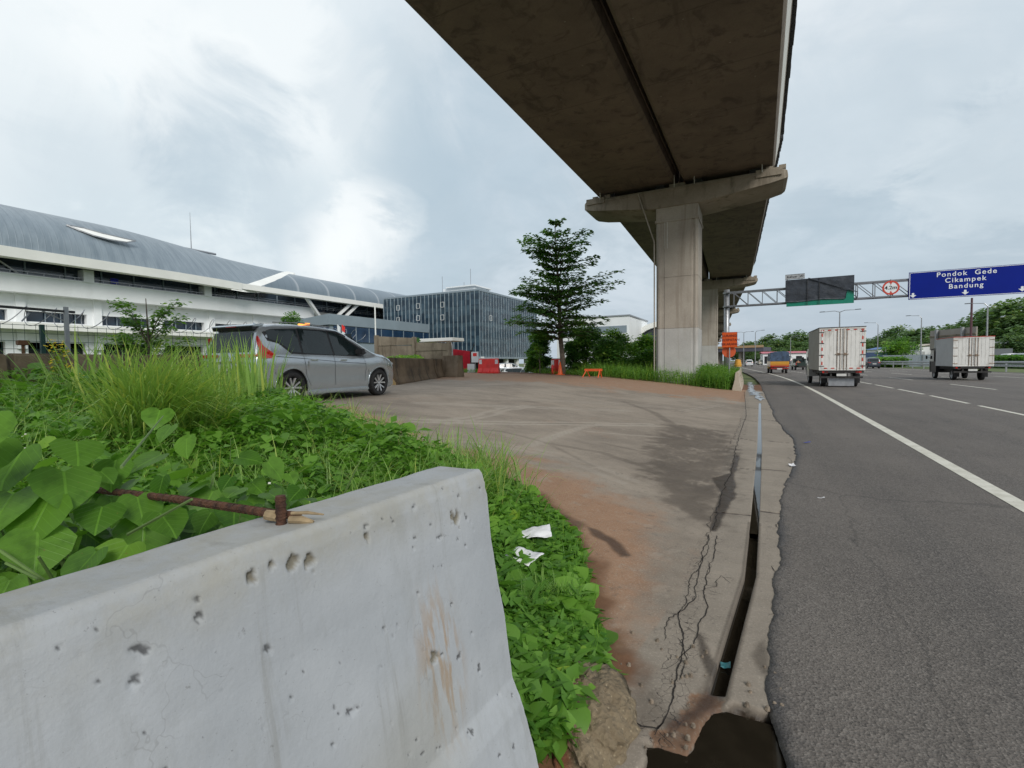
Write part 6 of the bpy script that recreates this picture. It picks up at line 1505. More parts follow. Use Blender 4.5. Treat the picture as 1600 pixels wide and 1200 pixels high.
pe = thing('person', 'person in a rust shirt sitting in the bed of the dark pickup', 'person', (qp.x-.45, qp.y+.45, .70), 0)
J = [(0, 0, .12), (0, .02, .32), (0, .03, .50), (0, .03, .60), (0, .0, .74), (-.18, .02, .48), (-.24, -.08, .26), (-.14, -.24, .20), (.18, .02, .48), (.24, -.08, .26), (.14, -.24, .20), (-.10, -.34, .20), (-.12, -.40, .02), (.10, -.34, .20), (.12, -.40, .02)]
skinned('body', J, [(0, 1), (1, 2), (2, 3), (3, 4), (2, 5), (5, 6), (6, 7), (2, 8), (8, 9), (9, 10), (0, 11), (11, 12), (0, 13), (13, 14)], [.13, .13, .12, .055, .10, .06, .045, .035, .06, .045, .035, .08, .05, .08, .05], M_skin, pe)
skinned('shirt', [(0, 0, .12), (0, .02, .32), (0, .03, .50), (-.19, .02, .48), (-.245, -.07, .30), (.19, .02, .48), (.245, -.07, .30)], [(0, 1), (1, 2), (2, 3), (3, 4), (2, 5), (5, 6)], [.145, .145, .135, .075, .06, .075, .06], M_shirt, pe)
skinned('hair', [(0, .03, .78), (0, .06, .70)], [(0, 1)], [.095, .08], M_hair, pe)
# ================================================================ SIGNS, GANTRY, STREET FURNITURE
def text_mesh(s_, size, m_, parent, loc, name='lettering', depth=.006, align='CENTER', spacing=1.0, rot=(PI/2, 0, 0)):
    cu_ = bpy.data.curves.new(name, 'FONT'); cu_.body = s_; cu_.size = size; cu_.align_x = align; cu_.align_y = 'CENTER'; cu_.extrude = depth; cu_.space_character = spacing; cu_.offset = size*.012
    to = bpy.data.objects.new('tmp', cu_); C.objects.link(to); bpy.context.view_layer.update()
    me = bpy.data.meshes.new_from_object(to.evaluated_get(bpy.context.evaluated_depsgraph_get())); bpy.data.objects.remove(to)
    me.materials.clear(); o = link(name, me, m_, parent); o.location = loc; o.rotation_euler = rot; return o
GY = 40.
gpole = onY(1135, 565, GY)
ga = thing('sign_gantry', 'grey steel truss gantry on a tall pole reaching over the carriageway', 'gantry', (gpole.x, GY, 0))
zt1, zb1 = onY(1150, 457, GY).z, onY(1150, 478.5, GY).z; xr_end = 30-gpole.x
MB().tube([(0, 0, -.5), (0, 0, zt1+.25)], .20, 14).build('pole', M_galv, ga, smooth=True)
MB().tube([(0, 0, zt1-.05), (0, 0, zt1+.03)], .27, 12).tube([(0, 0, zb1-.05), (0, 0, zb1+.03)], .27, 12).build('collar', M_galv, ga)
M_truss = mat('truss_steel', (.20, .21, .23), .5, .5, var=.15)
mb = MB()
for y in (-.35, .35):
    mb.bar((0, y, zt1), (xr_end, y, zt1), .09); mb.bar((0, y, zb1), (xr_end, y, zb1), .09)
mb.build('chord', M_truss, ga)
mb = MB(); x = .5; k = 0
while x < xr_end-1:
    for y in (-.35, .35):
        mb.bar((x, y, zb1+.04), (x, y, zt1-.04), .05); mb.bar((x, y, zt1-.04), (x+.95, y, zb1+.04), .04)
    mb.bar((x, -.35, zt1), (x, .35, zt1), .04); mb.bar((x, -.35, zb1), (x, .35, zb1), .04); x += .95
mb.build('web', M_truss, ga)
MB().tube([(xr_end, 0, -.5), (xr_end, 0, zt1+.2)], .2, 12).build('pole', M_galv, ga)
def board(name, label, px0, px1, yt, yb, m_, Yp=GY-.5, frame=None, t_=.05):
    a = onY(px0, (yt[0]+yb[0])/2, Yp); b_ = onY(px1, (yt[1]+yb[1])/2, Yp)
    zt_ = (onY(px0, yt[0], Yp).z+onY(px1, yt[1], Yp).z)/2; zb_ = (onY(px0, yb[0], Yp).z+onY(px1, yb[1], Yp).z)/2
    o = thing(name, label, 'road sign', (a.x, Yp, zb_)); W_ = b_.x-a.x; H_ = zt_-zb_
    MB().box(0, W_, 0, t_, 0, H_).build('panel', m_, o)
    return o, W_, H_
M_blue = mat('sign_blue', (.0, .012, .22), .6, var=.06, scale=.6, spec=.15); M_wh = mat('sign_white', (.75, .78, .80), .4, var=.03); M_green = mat('sign_green', (.0, .20, .13), .4, var=.08)
bs, W_, H_ = board('direction_sign', 'large blue overhead direction sign with three white place names and arrows', 1420, 1622, (426.5, 409.5), (468.5, 457), M_blue)
mb = MB(); e = .03
mb.box(e, W_-e, -.006, -.001, e, e+.03).box(e, W_-e, -.006, -.001, H_-e-.03, H_-e).box(e, e+.03, -.006, -.001, e, H_-e).box(W_-e-.03, W_-e, -.006, -.001, e, H_-e).build('border', M_wh, bs)
cxs = onY(1511, 440, GY-.5).x-bs.location.x
for i, s_ in enumerate(('Pondok  Gede', 'Cikampek', 'Bandung')):
    cxx = onY((1509, 1508, 1509)[i], 440, GY-.5).x-bs.location.x
    text_mesh(s_, .40, M_wh, bs, (cxx, -.006, H_-.30-i*.39), spacing=1.22)
def arrow(px):
    x = onY(px, 460, GY-.5).x-bs.location.x; z = .12
    MB().loft([[(x+a, yy, z+b_) for a, b_ in ((-.06, .30), (-.06, .16), (-.17, .16), (0, 0), (.17, .16), (.06, .16), (.06, .30))] for yy in (-.010, -.001)]).build('arrow', M_wh, bs)
for px in (1426.5, 1508, 1597): arrow(px)
cs_, W2, H2 = board('covered_sign', 'green overhead sign covered by a torn dark tarpaulin', 1229, 1334.5, (437.5, 430.5), (479, 473.5), M_green)
M_tarp = mat('dark_tarp', (.030, .036, .048), .42, var=.35, scale=2, bump=1.0, bscale=3.5)
nx_, nz_ = 60, 30
xs2 = np.linspace(-.02, 1, nx_); zs2 = np.linspace(0, 1, nz_)
XX, ZZ = np.meshgrid(xs2, zs2, indexing='ij')
low = np.where(XX < .80, .17+.02*XX-.02*np.sin(XX*9), np.interp(XX, [.80, .885, .90, 1.0], [.17, .17, .50, .40]))
Zt = low+(1.005-low)*ZZ; YY = -.02-.05*vnoise(XX*9, ZZ*4, 1.0, 3, 4)-.03*(ZZ < .03)
link('tarpaulin', gridmesh('tarp', XX*W2, YY, Zt*H2), M_tarp, cs_, smooth=True)
mb = MB()
for x in (.315, .495): mb.tube([(x*W2, -.09, 0), (x*W2+.01, -.10, H2*.5), (x*W2, -.09, H2)], .02, 5)
mb.build('rope', M_dark, cs_)
MB().loft([[(W2*f, -.08-.03*math.sin(f*9), H2*(1.0-.62*(f-.33)/.7)+d) for d in (0, .06)]+[(W2*f, -.12, H2*(1.0-.62*(f-.33)/.7)+d) for d in (.06, 0)] for f in np.linspace(.33, 1.05, 10)]).build('torn_flap', M_tarp, cs_)
MB().loft([[(W2+.02, -.1, H2*.46), (W2+.03, .05, H2*.48)], [(W2+.22, -.12, H2*.33), (W2+.22, .05, H2*.36)], [(W2+.12, -.1, H2*.12), (W2+.10, .05, H2*.14)], [(W2+.02, -.1, H2*.10), (W2+.02, .05, H2*.12)]], close_ring=False).build('torn_flap', M_tarp, cs_)
ks, W3, H3 = board('exit_sign', 'small grey exit number sign above the covered sign', 1227, 1257.5, (429.5, 427), (437, 435), mat('sign_grey', (.38, .40, .42), .5))
M_ink = mat('sign_black', (.01, .01, .012), .5)
text_mesh('Keluar', H3*.62, M_ink, ks, (W3*.36, -.006, H3*.5), spacing=1.15); text_mesh('07', H3*.62, M_ink, ks, (W3*.86, -.006, H3*.5))
MB().box(W3*.70, W3*.72, -.006, -.001, 0, H3).box(0, W3, -.006, -.001, 0, .02).box(0, W3, -.006, -.001, H3-.02, H3).build('border', M_ink, ks)
MB().box(.1, .16, 0, .05, -.15, 0).box(W3-.2, W3-.14, 0, .05, -.15, 0).build('bracket', M_galv, ks)
rc = onY(1392, 449.5, GY-.45); rs = thing('height_limit_sign', 'round white height limit sign with red rim hanging on the gantry', 'road sign', tuple(rc)); rr_ = (onY(1392, 438.5, GY-.45).z-onY(1392, 460.5, GY-.45).z)/2
Mx = Matrix.Rotation(PI/2, 4, 'X')
MB().lathe([(0, 0), (rr_*.78, 0), (rr_*.78, -.02), (0, -.02)], 32, Mx).build('face', M_wh, rs); MB().lathe([(rr_*.78, -.02), (rr_*.78, .01), (rr_, .01), (rr_, -.02), (rr_*.78, -.02)], 32, Mx).build('rim', M_rtape, rs)
text_mesh('4.2m', rr_*.72, M_ink, rs, (0, -.008, 0)); 
for s_ in (-1, 1): MB().loft([[(a*rr_, yy, s_*b_*rr_) for a, b_ in ((-.2, .86), (.2, .86), (0, .42))] for yy in (-.016, -.002)]).build('arrow', M_rtape, rs)
MB().tube([(0, .05, -rr_*1.25), (0, .05, rr_*1.2)], .03, 6).build('bracket', M_galv, rs)
# orange roadworks sign
os_p = onY(1140, 531, 27.5); so_ = thing('roadworks_sign', 'square orange roadworks sign with dark lettering in front of the gantry pole', 'road sign', (os_p.x, 27.5, os_p.z))
hw = (onY(1152, 531, 27.5).x-onY(1128, 531, 27.5).x)/2; hh_ = (onY(1140, 519.5, 27.5).z-onY(1140, 543.5, 27.5).z)/2
M_or = mat('sign_orange', (.62, .085, .006), .45, var=.05); M_ordk = mat('sign_lettering', (.16, .02, .008), .5)
MB().box(-hw, hw, 0, .02, -hh_, hh_).build('panel', M_or, so_, bevel=.01)
for i, s_ in enumerate(('KURANGI', 'KECEPATAN', 'SEKARANG')): text_mesh(s_, hh_*.42, M_ordk, so_, (0, -.006, hh_*(.52-.54*i)), spacing=1.0)
MB().tube([(0, .05, -3.2+.0), (0, .05, hh_)], .03, 8).build('post', M_galv, so_)
od = thing('warning_disc', 'round orange disc lamp housing mounted under the orange roadworks sign', 'road sign', tuple(onY(1139, 549, 27.7)))
MB().lathe([(0, 0), (.33, 0), (.33, .05), (0, .05)], 20, Matrix.Rotation(PI/2, 4, 'X')).build('disc', mat('disc_orange', (.60, .10, .03), .5), od)
MB().tube([(0, .06, -2.6), (0, .06, .1)], .03, 6).build('post', M_galv, od)
ob = thing('orange_drum', 'yellow orange traffic drum on top of the far kerb barriers', 'drum', tuple(onY(1153, 567, 31)+Vector((0, 0, -.0))))
MB().lathe([(0, -.22), (.19, -.22), (.2, -.1), (.18, -.08), (.18, .04), (.16, .06), (.16, .16), (.1, .2), (0, .21)], 18).build('drum', mat('drum_orange', (.62, .32, .05), .5), ob)
# red water-filled barriers, cone, trestle
M_redb = mat('red_plastic', (.78, .035, .028), .4, var=.12, scale=3); M_orp = mat('orange_plastic', (.82, .13, .03), .45, var=.1); M_refl = mat('reflective_white', (.72, .70, .72), .4)
def water_barrier(label, px, py, L, rz, H=.85, dy=0):
    q = gp(px, py); o = thing('water_barrier', label, 'barrier', (q.x, q.y+dy, q.z), rz, 'red plastic barriers')
    mb = MB(); rg = []
    for k, (x, s_) in enumerate(((-L/2, .86), (-L/2+.03, .95), (-L*.28, 1), (-L*.25, .80), (-L*.09, .80), (-L*.06, 1), (L*.06, 1), (L*.09, .80), (L*.25, .80), (L*.28, 1), (L/2-.03, .95), (L/2, .86))):
        fl_ = 1 if s_ >= .86 else .82
        rg.append([(x*(1.0), -.26*fl_, .0), (x, -.26*fl_, .10), (x*.98, -.13*fl_, .34), (x*.94, -.085*fl_, H*.93), (x*.93, -.06, H), (x*.93, .06, H), (x*.94, .085*fl_, H*.93), (x*.98, .13*fl_, .34), (x, .26*fl_, .10), (x, .26*fl_, 0)])
    mb.loft(rg); mb.build('shell', M_redb, o, bevel=.012)
    for x in (-L*.38, L*.38): MB().box(x-.09, x+.09, -.108, -.095, H*.58, H*.93).build('reflector', M_refl, o)
    MB().box(-L*.45, L*.45, -.05, .05, H+.001, H+.05).build('top_rib', M_refl, o)
    return o
water_barrier('red plastic water barrier with white reflectors near the upright brown block', 764, 583.5, 1.35, R(16), .92)
water_barrier('red plastic water barrier next to the orange cone by the layered tree', 869, 584.5, .62, R(30), .95)
q = gp(879.5, 585.5); co_ = thing('traffic_cone', 'orange traffic cone at the foot of the layered tree', 'cone', (q.x, q.y-.45, q.z))
MB().lathe([(0, .80), (.03, .80), (.16, .05), (.16, .03)], 18).build('cone', M_orp, co_, smooth=True); MB().box(-.22, .22, -.22, .22, 0, .04).build('base', M_orp, co_)
q = gp(927, 590); tr = thing('road_trestle', 'low orange trestle barricade leaning before the scrub', 'barricade', (q.x, q.y, q.z), R(-14)); tr.scale = (.86, .86, .80)
MB().box(-.62, .62, -.03, .03, .42, .58).build('board', M_orp, tr)
for s_ in (-1, 1):
    MB().bar((s_*.48, -.02, .50), (s_*.56-.05, -.28, 0), .05).build('leg', M_orp, tr); MB().bar((s_*.48, .02, .50), (s_*.42, .28, 0), .05).build('leg', M_orp, tr)
# notice boards behind the red barrier
q = gp(741, 582); nb = thing('notice_board', 'small white notice on a post behind the red barrier', 'sign', (q.x+.3, 27.5, q.z))
p = onY(742, 558, 27.5); MB().box(p.x-nb.location.x-.28, p.x-nb.location.x+.28, 0, .03, p.z-nb.location.z-.36, p.z-nb.location.z+.36).build('panel', M_wh, nb)
MB().box(p.x-nb.location.x-.15, p.x-nb.location.x+.15, -.01, -.002, p.z-nb.location.z+.06, p.z-nb.location.z+.28).build('mark', M_redb, nb); MB().tube([(p.x-nb.location.x, .05, -.3), (p.x-nb.location.x, .05, p.z-nb.location.z)], .03, 6).build('post', M_galv, nb)
MB().box(p.x-nb.location.x-.62, p.x-nb.location.x-.05, .0, .03, p.z-nb.location.z-1.05, p.z-nb.location.z-.45).build('lower_panel', M_wh, nb)
# red hoarding, concrete panel wall, white canopy beam
def panel_px(name, label, cat, px0, px1, yt0, yt1, yb, Yp, m_, th=.12, group=None):
    a = onY(px0, 560, Yp); b_ = onY(px1, 560, Yp); z0_ = onY(px0, yb, Yp).z; z1a, z1b = onY(px0, yt0, Yp).z, onY(px1, yt1, Yp).z
    me = MB().loft([[(0, y, z0_), (b_.x-a.x, y, z0_), (b_.x-a.x, y, z1b), (0, y, z1a)] for y in (0, th)]).mesh(name, .01)
    o = link(name, me, m_); o.location = (a.x, Yp, 0); return setp(o, label, cat, group)
rh = thing('hoarding', 'crimson sheet hoarding on dark posts beside the concrete panel wall', 'hoarding', (onY(715, 560, 30.5).x, 30.5, .5))
for k, (a_, b_) in enumerate(((713, 735.5),)):
    pa, pb = onY(a_, 546, 30.5)-rh.location, onY(b_, 549, 30.5)-rh.location
    MB().loft([[(pa.x, y, -.3), (pb.x, y, -.3), (pb.x, y, pb.z), (pa.x-1.6, y, pa.z+.2), (pa.x-1.6, y, -.3)] for y in (0, .03)]).build('sheet', mat('crimson_sheet', (.42, .012, .03), .45, var=.15), rh)
    MB().box(pb.x-.02, pb.x+.14, -.05, .08, -.4, pb.z+.1).build('post', M_dark, rh); MB().bar((pb.x+.05, 0, pb.z), (pb.x+.45, -.2, pb.z+.55), .05).build('brace', M_dark, rh)
    MB().box(pa.x-.1, pa.x+.35, -.012, -.002, .55, .72).box(pa.x-.1, pb.x-.2, -.012, -.002, -.1, -.02).build('white_stroke', M_wh, rh)
M_pan = concrete('panel_concrete', (.16, .13, .095), (.27, .225, .17), (.06, .045, .03), .6, scale=1.0, streak=.2)
Yw_ = 26.5
pw = thing('panel_wall', 'weathered concrete panel wall with posts behind the dirty barriers', 'wall', (onY(585, 560, Yw_).x, Yw_, .9))
def pwl(px, py): v = onY(px, py, Yw_)-pw.location; return v.x, v.z
for (a_, b_, t0_, t1_, bt) in ((591, 644, 525.5, 528, 540.5), (591, 644, 539.5, 540, 575), (649, 699, 535, 536, 548.5), (649, 699, 546.5, 547, 580)):
    x0_, z0_ = pwl(a_, t0_); x1_, z1_ = pwl(b_, t1_); _, zb_ = pwl(a_, bt)
    MB().loft([[(x0_, y, zb_), (x1_, y, zb_), (x1_, y, z1_), (x0_, y, z0_)] for y in ((0, .1) if bt in (540.5, 548.5) else (.04, .14))]).build('panel', M_pan, pw)
for px, t_ in ((587.5, 524), (646.5, 526.5), (701, 534)):
    x, z = pwl(px, t_); MB().box(x-.12, x+.12, -.08, .16, -.6, z).build('post', M_pan, pw)
cb_ = thing('canopy_beam', 'pale flat canopy beam just above the concrete panel wall', 'canopy', (onY(655, 532, 28).x, 28, 0)); a_, b_ = onY(655, 532, 28), onY(707, 531.5, 28)
MB().box(0, b_.x-a_.x, 0, 1.5, a_.z-.12, a_.z+.12).build('beam', M_cream, cb_, bevel=.02)
MB().tube([(b_.x-a_.x-.1, .1, -.5), (b_.x-a_.x-.1, .1, a_.z-.5), (b_.x-a_.x-.2, .1, a_.z-.1)], .05, 6).build('post', M_galv, cb_)
place_tree(650, 522, 26.9, 22, 'little bright bush sprouting on top of the concrete panel wall', zb=2.2, nclump=10, per=60, leaf=.12, bush=True, trunk_h=.05, rr=(.2, .3))
# grass mound in front of the panel wall
xs3 = np.linspace(-22, -14.2, 30); ys3 = np.linspace(16, 26.3, 30); XM, YM = np.meshgrid(xs3, ys3, indexing='ij')
mk = lambda x, y: sstep(19, 25.5, y)*sstep(-.2, -1.8, x+.73*y)
ZM = zt(XM, YM)-.06+(.9*mk(XM, YM))+.1*vnoise(XM, YM, .8, 5)*sstep(.2, -.5, XM+.73*YM)
o = link('grass_mound', gridmesh('mound', XM, YM, ZM), MATS.get('grassy') or bpy.data.materials['grassy_ground'], smooth=True); setp(o, kind='structure')
v = Veg(); n = 16000; x = U_(-22, -14.3, n); y = U_(16, 26.3, n); kk_ = (x < -.73*y-.1) & (x < -14.2); x, y = x[kk_], y[kk_]; n = len(x); z = zt(x, y)+.9*mk(x, y)+U_(0, .3, n)
v.add(leaf_geo(np.stack([x, y, z], 1), U_(.08, .18, n), U_(0, 2*PI, n), U_(-.2, .9, n), U_(-.6, .6, n), 'leaf'), U_(.2, 1, n)); setp(v.build('weeds', L_weed), 'bright weeds on the mound below the concrete panel wall', 'weeds', kind='stuff')
# flags and light pole near the low building
fp = onY(587, 530, 45); o = MB().tube([(0, 0, -1), (0, 0, onY(587, 478, 45).z)], .09, 6).build('lamp_pole', M_steelw); o.location = (fp.x, 45, 0); setp(o, 'slim white pole before the right end of the low blue grey building', 'pole')
for i, (px, lab) in enumerate(((527, 'white flag drooping before the low blue grey building'), (534, 'red and white flag drooping beside the white flag'))):
    a_ = onY(px, 515, 40); o = thing('flag', lab, 'flag', (a_.x, 40, 0)); h_ = onY(px, 506, 40).z
    MB().tube([(0, 0, 0), (0, 0, h_)], .025, 5).build('pole', M_galv, o)
    for k, m_ in enumerate((M_wh,) if i == 0 else (M_redb, M_wh)):
        MB().loft([[(0.03, y, h_-.05-.75*k), (.45, y+.05, h_-.4-.7*k), (.5, y, h_-1.0-.6*k), (.25, y+.08, h_-1.0-.55*k), (.03, y, h_-.8-.7*k)] for y in (0, .02)]).build('cloth', m_, o)
# green mesh fence with coils of razor wire, behind the dirty barriers
M_fgreen = mat('fence_green', (.012, .055, .05), .5)
fe = thing('mesh_fence', 'dark green mesh fence with looping razor wire behind the dirty barriers', 'fence', (-17, 8, .9))
ftop = onX(120, 510, -17).z-.9
fys = [-1, 2.8, 5.4, 6.6, 8.2, 10.8, 13.6, 16.4]
for y in np.arange(-2, 17, 2.5): MB().box(-.05, .05, y-8, y-8+.09, -.5, ftop).build('post', M_fgreen, fe)
mb = MB(); 
for z in np.linspace(.1, ftop-.03, 9): mb.bar((0, -10.5, z), (0, 9, z), .012)
for y in np.arange(-10.5, 9, .22): mb.bar((0.01, y, 0), (0.01, y, ftop), .007)
mb.build('mesh_panel', M_fgreen, fe)
mb = MB(); tt_ = np.linspace(-10.5, 9, 900); mb.tube([(.30*math.cos(a*10.5), a+.12*math.sin(a*10.5), ftop+.22+.26*math.sin(a*10.5)) for a in tt_], .011, 4, False); mb.build('razor_coil', M_galv, fe)
# steel post with boom at the far left
pb = onX(106, 545, -13.4); sp_o = thing('boom_post', 'grey steel post with a horizontal dark boom at the far left', 'post', (pb.x, pb.y, 1.0)); zt3 = onX(106, 480, -13.4).z-1.0
MB().box(-.035, .035, -.035, .035, -.3, zt3).build('post', M_galv, sp_o); e_ = onX(0, 477.5, -13.4)-Vector(sp_o.location)
MB().bar((0, .15, zt3-.10), (e_.x, e_.y-1.5, e_.z+.0), .05, .05).build('boom', M_dark, sp_o)
d1, d2 = onX(66, 486, -13.6)-sp_o.location, onX(104, 503, -13.6)-sp_o.location; MB().bar(d1, d2, .025).build('brace', M_galv, sp_o)
d1, d2 = onX(34, 502, -13.6)-sp_o.location, onX(46, 489, -13.6)-sp_o.location; MB().bar(d1, d2, .025).build('brace', M_galv, sp_o)
pb = onX(36, 541, -12.3); bxo = thing('utility_box', 'small brown box on a stub above the dirty barrier at the left edge', 'box', (pb.x, pb.y, pb.z)); MB().box(-.07, .07, -.08, .08, .02, .11).build('box', mat('brown_box', (.16, .07, .03), .6), bxo, bevel=.01); MB().box(-.02, .02, -.02, .02, -.6, .02).build('stub', mat('brown_box', (.1, .05, .03)), bxo)
# cars parked behind the fence and in the lower car park
for k, (px, m_, lab) in enumerate(((80, wht, 'white car behind the green fence, nearest to the boom post'), (130, gry, 'silver grey car behind the green fence, right of the boom post'), (285, blu, 'teal car behind the green fence just left of the silver car'), (190, wht, 'white car behind the loose young tree'), (18, gry, 'grey car behind the small brown utility box'))):
    q = onX(px, 545, -34-2*(k % 2)); make_car('parked_car', lab, 'car', (q.x, q.y-2, -.2), PI/2+.1*k, m_, False, 'cars parked by the station', 1.05)
for k, (px, Yp, m_, lab) in enumerate(((787, 46, wht, 'parked white car half below the lay-by edge, leftmost in the sunken car park'), (806, 49, mat('silver2', (.35, .38, .40), .3, .4), 'parked silver car second from the left in the sunken car park'), (818, 44, mat('lightblue_paint', (.38, .43, .46), .3), 'parked pale blue car beside the thin sapling'), (835, 46, gry, 'parked grey car just right of the thin sapling'), (776, 64, mat('silver2', (.35, .38, .40)), 'silver car parked at the foot of the glass office'), (848, 52, wht, 'parked white car partly behind the low leafy shrub'))):
    q = onY(px, 575, Yp); make_car('parked_car', lab, 'car', (q.x, Yp, (-.62 if Yp < 60 else -.1)), R(15+25*(k % 3)), m_, False, 'cars in the sunken car park')
# litter
M_paper = mat('white_paper', (.74, .74, .76), .7, var=.04)
def litter(label, px, py, w_, h_, seed, rz, m_=M_paper, name='litter', z=.12):
    q = gp(px, py); n = 14; x = np.linspace(-w_/2, w_/2, n); y = np.linspace(-h_/2, h_/2, n); XX, YY = np.meshgrid(x, y, indexing='ij')
    XX = XX*(1+.25*(vnoise(YY, XX*0, 9, seed)-.5)); ZZ = .05*vnoise(XX, YY, 14, seed, 3)
    me = gridmesh(name, XX, YY, ZZ, smooth=False); o = link(name, me, m_); o.location = (q.x, q.y, q.z+z); o.rotation_euler = (R(8), R(-6), rz)
    s_ = o.modifiers.new('thick', 'SOLIDIFY'); s_.thickness = .002; return setp(o, label, 'litter', 'pieces of litter')
litter('crumpled white paper lying farther up the vine patch', 836, 863, .24, .17, 3, .5)
litter('crumpled white paper lying nearer the grass tuft in the vine patch', 817, 900, .26, .17, 8, -.3)
litter('blue scrap of plastic lying on the asphalt', 1261, 694, .11, .045, 5, .3, mat('blue_plastic', (.02, .05, .4), .4), z=.005)
litter('white scrap beside the broken edge of the asphalt', 1238, 729, .07, .10, 6, .3, z=.005)
litter('small white scrap lying in the middle of the near asphalt', 1283, 781, .07, .018, 6, .1, z=.005)
litter('teal wrapper stuck in the slot drain', 1134, 1032, .05, .04, 6, .1, mat('teal_plastic', (.03, .15, .17), .4), z=-.04)
# lump of earth-bound rubble beside the vine patch
q = gp(915, 1130); bm = bmesh.new(); bmesh.ops.create_icosphere(bm, subdivisions=5, radius=1)
for v_ in bm.verts:
    c_ = v_.co; n_ = float(vnoise(c_.x*1.2+c_.z, c_.y*1.2-c_.z, 2.2, 3, 5)); n2_ = float(vnoise(c_.x*3+c_.z*2, c_.y*3-c_.z, 5, 9, 4)); s_ = .62+.45*n_+.30*n2_
    v_.co = Vector((c_.x*.20*s_, c_.y*.30*s_, (c_.z*.13*s_) if c_.z > 0 else c_.z*.05))
me = bpy.data.meshes.new('rubble'); bm.to_mesh(me); bm.free()
m = bpy.data.materials.new('earthy_rubble'); m.use_nodes = True; t = NT(m.node_tree); b = t.n['Principled BSDF']; co = t.new('ShaderNodeTexCoord').outputs['Object']
c = t.mix(t.noise(co, 12, 7, .7), (.12, .085, .05), (.33, .265, .17)); sq = t.new('ShaderNodeSeparateXYZ'); t.l.new(co, sq.inputs[0]); c = t.mix(t.ramp(t.math('ADD', sq.outputs[0], t.math('MULTIPLY', t.noise(co, 9, 5), .12)), .05, -.03), c, (.16, .062, .030)); c = t.mix(t.ramp(t.vor(co, 45), .25, .1, 0, .7), c, (.40, .33, .22))
t.put(b.inputs['Base Color'], c); b.inputs['Roughness'].default_value = .95; t.put(b.inputs['Normal'], t.bump(t.math('ADD', t.noise(co, 40, 6, .75), t.vor(co, 45)), .9, .015))
o = link('rubble_lump', me, m, smooth=True); o.location = (q.x+.0, q.y+.02, q.z); o.rotation_euler = (0, 0, .25); setp(o, 'rough brown lump of earth and rubble beside the broken drain pit', 'rubble')
# pebbles round the pit
mb = MB()
for k in range(90):
    p = (RNG.uniform(-.62, .12), RNG.uniform(1.75, 2.6)); 
    if inpoly(np.array([p[0]]), np.array([p[1]]), pit_pts)[0] or abs(p[0]-float(c_slot(p[1]))) < .05: continue
    r_ = RNG.uniform(.004, .013); z = float(zt(*p)); mb.tube([(p[0], p[1], z), (p[0]+.002, p[1], z+r_*1.2)], [r_, r_*.6], 6)
setp(mb.build('gravel', mat('gravel', (.20, .16, .12), .9, var=.4, scale=30)), 'loose gravel crumbs round the broken drain pit', 'gravel', kind='stuff')
# green twig in pit
q = onZ(1050, 1175, -.045); v = Veg(); n = 14; v.add(leaf_geo(np.stack([q.x+np.linspace(-.05, .06, n), q.y-np.linspace(-.03, .03, n), np.full(n, -.04)], 1), U_(.02, .04, n), U_(-1, 1, n), U_(-.1, .1, n), U_(-.3, .3, n), 'narrow'), U_(.2, .8, n)); setp(v.build('twig', L_weed), 'small green twig floating in the dark drain pit', 'twig')

# ================================================================ RIGHT-HAND BACKGROUND
hill = lines([(60, 140, 4)]); 
def hillz(x, y): return 9*sstep(48, 95, np.asarray(x, float)-.15*(np.asarray(y)-60)*0)*sstep(-20, 60, y)*sstep(330, 140, y)
xh = lines([(36, 400, 8)]); yh = lines([(-60, 420, 8)]); XH, YH = np.meshgrid(xh, yh, indexing='ij'); ZH = hillz(XH, YH)+.06
link('hill', gridmesh('hill', XH, YH, ZH), bpy.data.materials['grassy_ground'], smooth=True)['kind'] = 'structure'
protos = []
for k in range(5):
    protos.append(make_tree('tree', 'tree', 'tree', (0, 0, 0), 10, 10, nclump=34, per=55, leaf=.62, m=L_far, group='trees on the hill beyond the road', trunk_h=.22, rr=(.15, .27), seed=k, tr=.02))
skyl = [(1150, 540), (1190, 531), (1205, 524), (1240, 521), (1280, 525), (1330, 524), (1355, 526), (1380, 517), (1400, 511), (1425, 520), (1450, 508), (1470, 511), (1490, 508), (1510, 503), (1530, 488), (1545, 478), (1565, 484), (1580, 474), (1610, 468), (1660, 462), (1720, 455)]
dist_ = [(1150, 260), (1200, 230), (1300, 200), (1400, 165), (1500, 130), (1600, 105), (1720, 90)]
used_p = set(); cnt = 0
for row in range(4):
    px = 1152+row*9
    while px < 1720:
        d = np.interp(px, *zip(*dist_))*(1-.05*row); yt = np.interp(px, *zip(*skyl))
        hor = 568-.013*(px-800); yt2 = yt+(hor-yt)*(.0, .22, .42, .6)[row]+RNG.uniform(-2, 3)
        q = atd(px, hor, d); base = float(hillz(q.x, q.y)); topz = 1.5+(hor-yt2)/F*d; H = max(4.5, topz-base) if row < 2 else max(4., min(topz-base, 8)); base = topz-H if topz-H < base else base
        k = int(RNG.integers(0, 5)); p = protos[k]
        if k in used_p: o = copy_tree(p)
        else: o = p; used_p.add(k)
        s_ = H/10; o.location = (q.x, q.y, min(base, topz-H)-.1); wx = s_*RNG.uniform(.9, 1.35) if H > 5 else s_*1.5; o.scale = (wx, wx, s_); o.rotation_euler = (0, 0, RNG.uniform(0, 6)); cnt += 1
        o['label'] = ('leafy green tree on the skyline of the hill beyond the road' if row == 0 else 'leafy green tree below the skyline of the hill beyond the road'); o['group'] = 'trees on the hill skyline' if row == 0 else 'trees lower on the hill'
        px += (30, 26, 28, 30)[row]*RNG.uniform(.75, 1.2)*150/d*.75+2
for k in range(5):
    if k not in used_p:
        for c_ in list(protos[k].children): bpy.data.objects.remove(c_)
        bpy.data.objects.remove(protos[k])
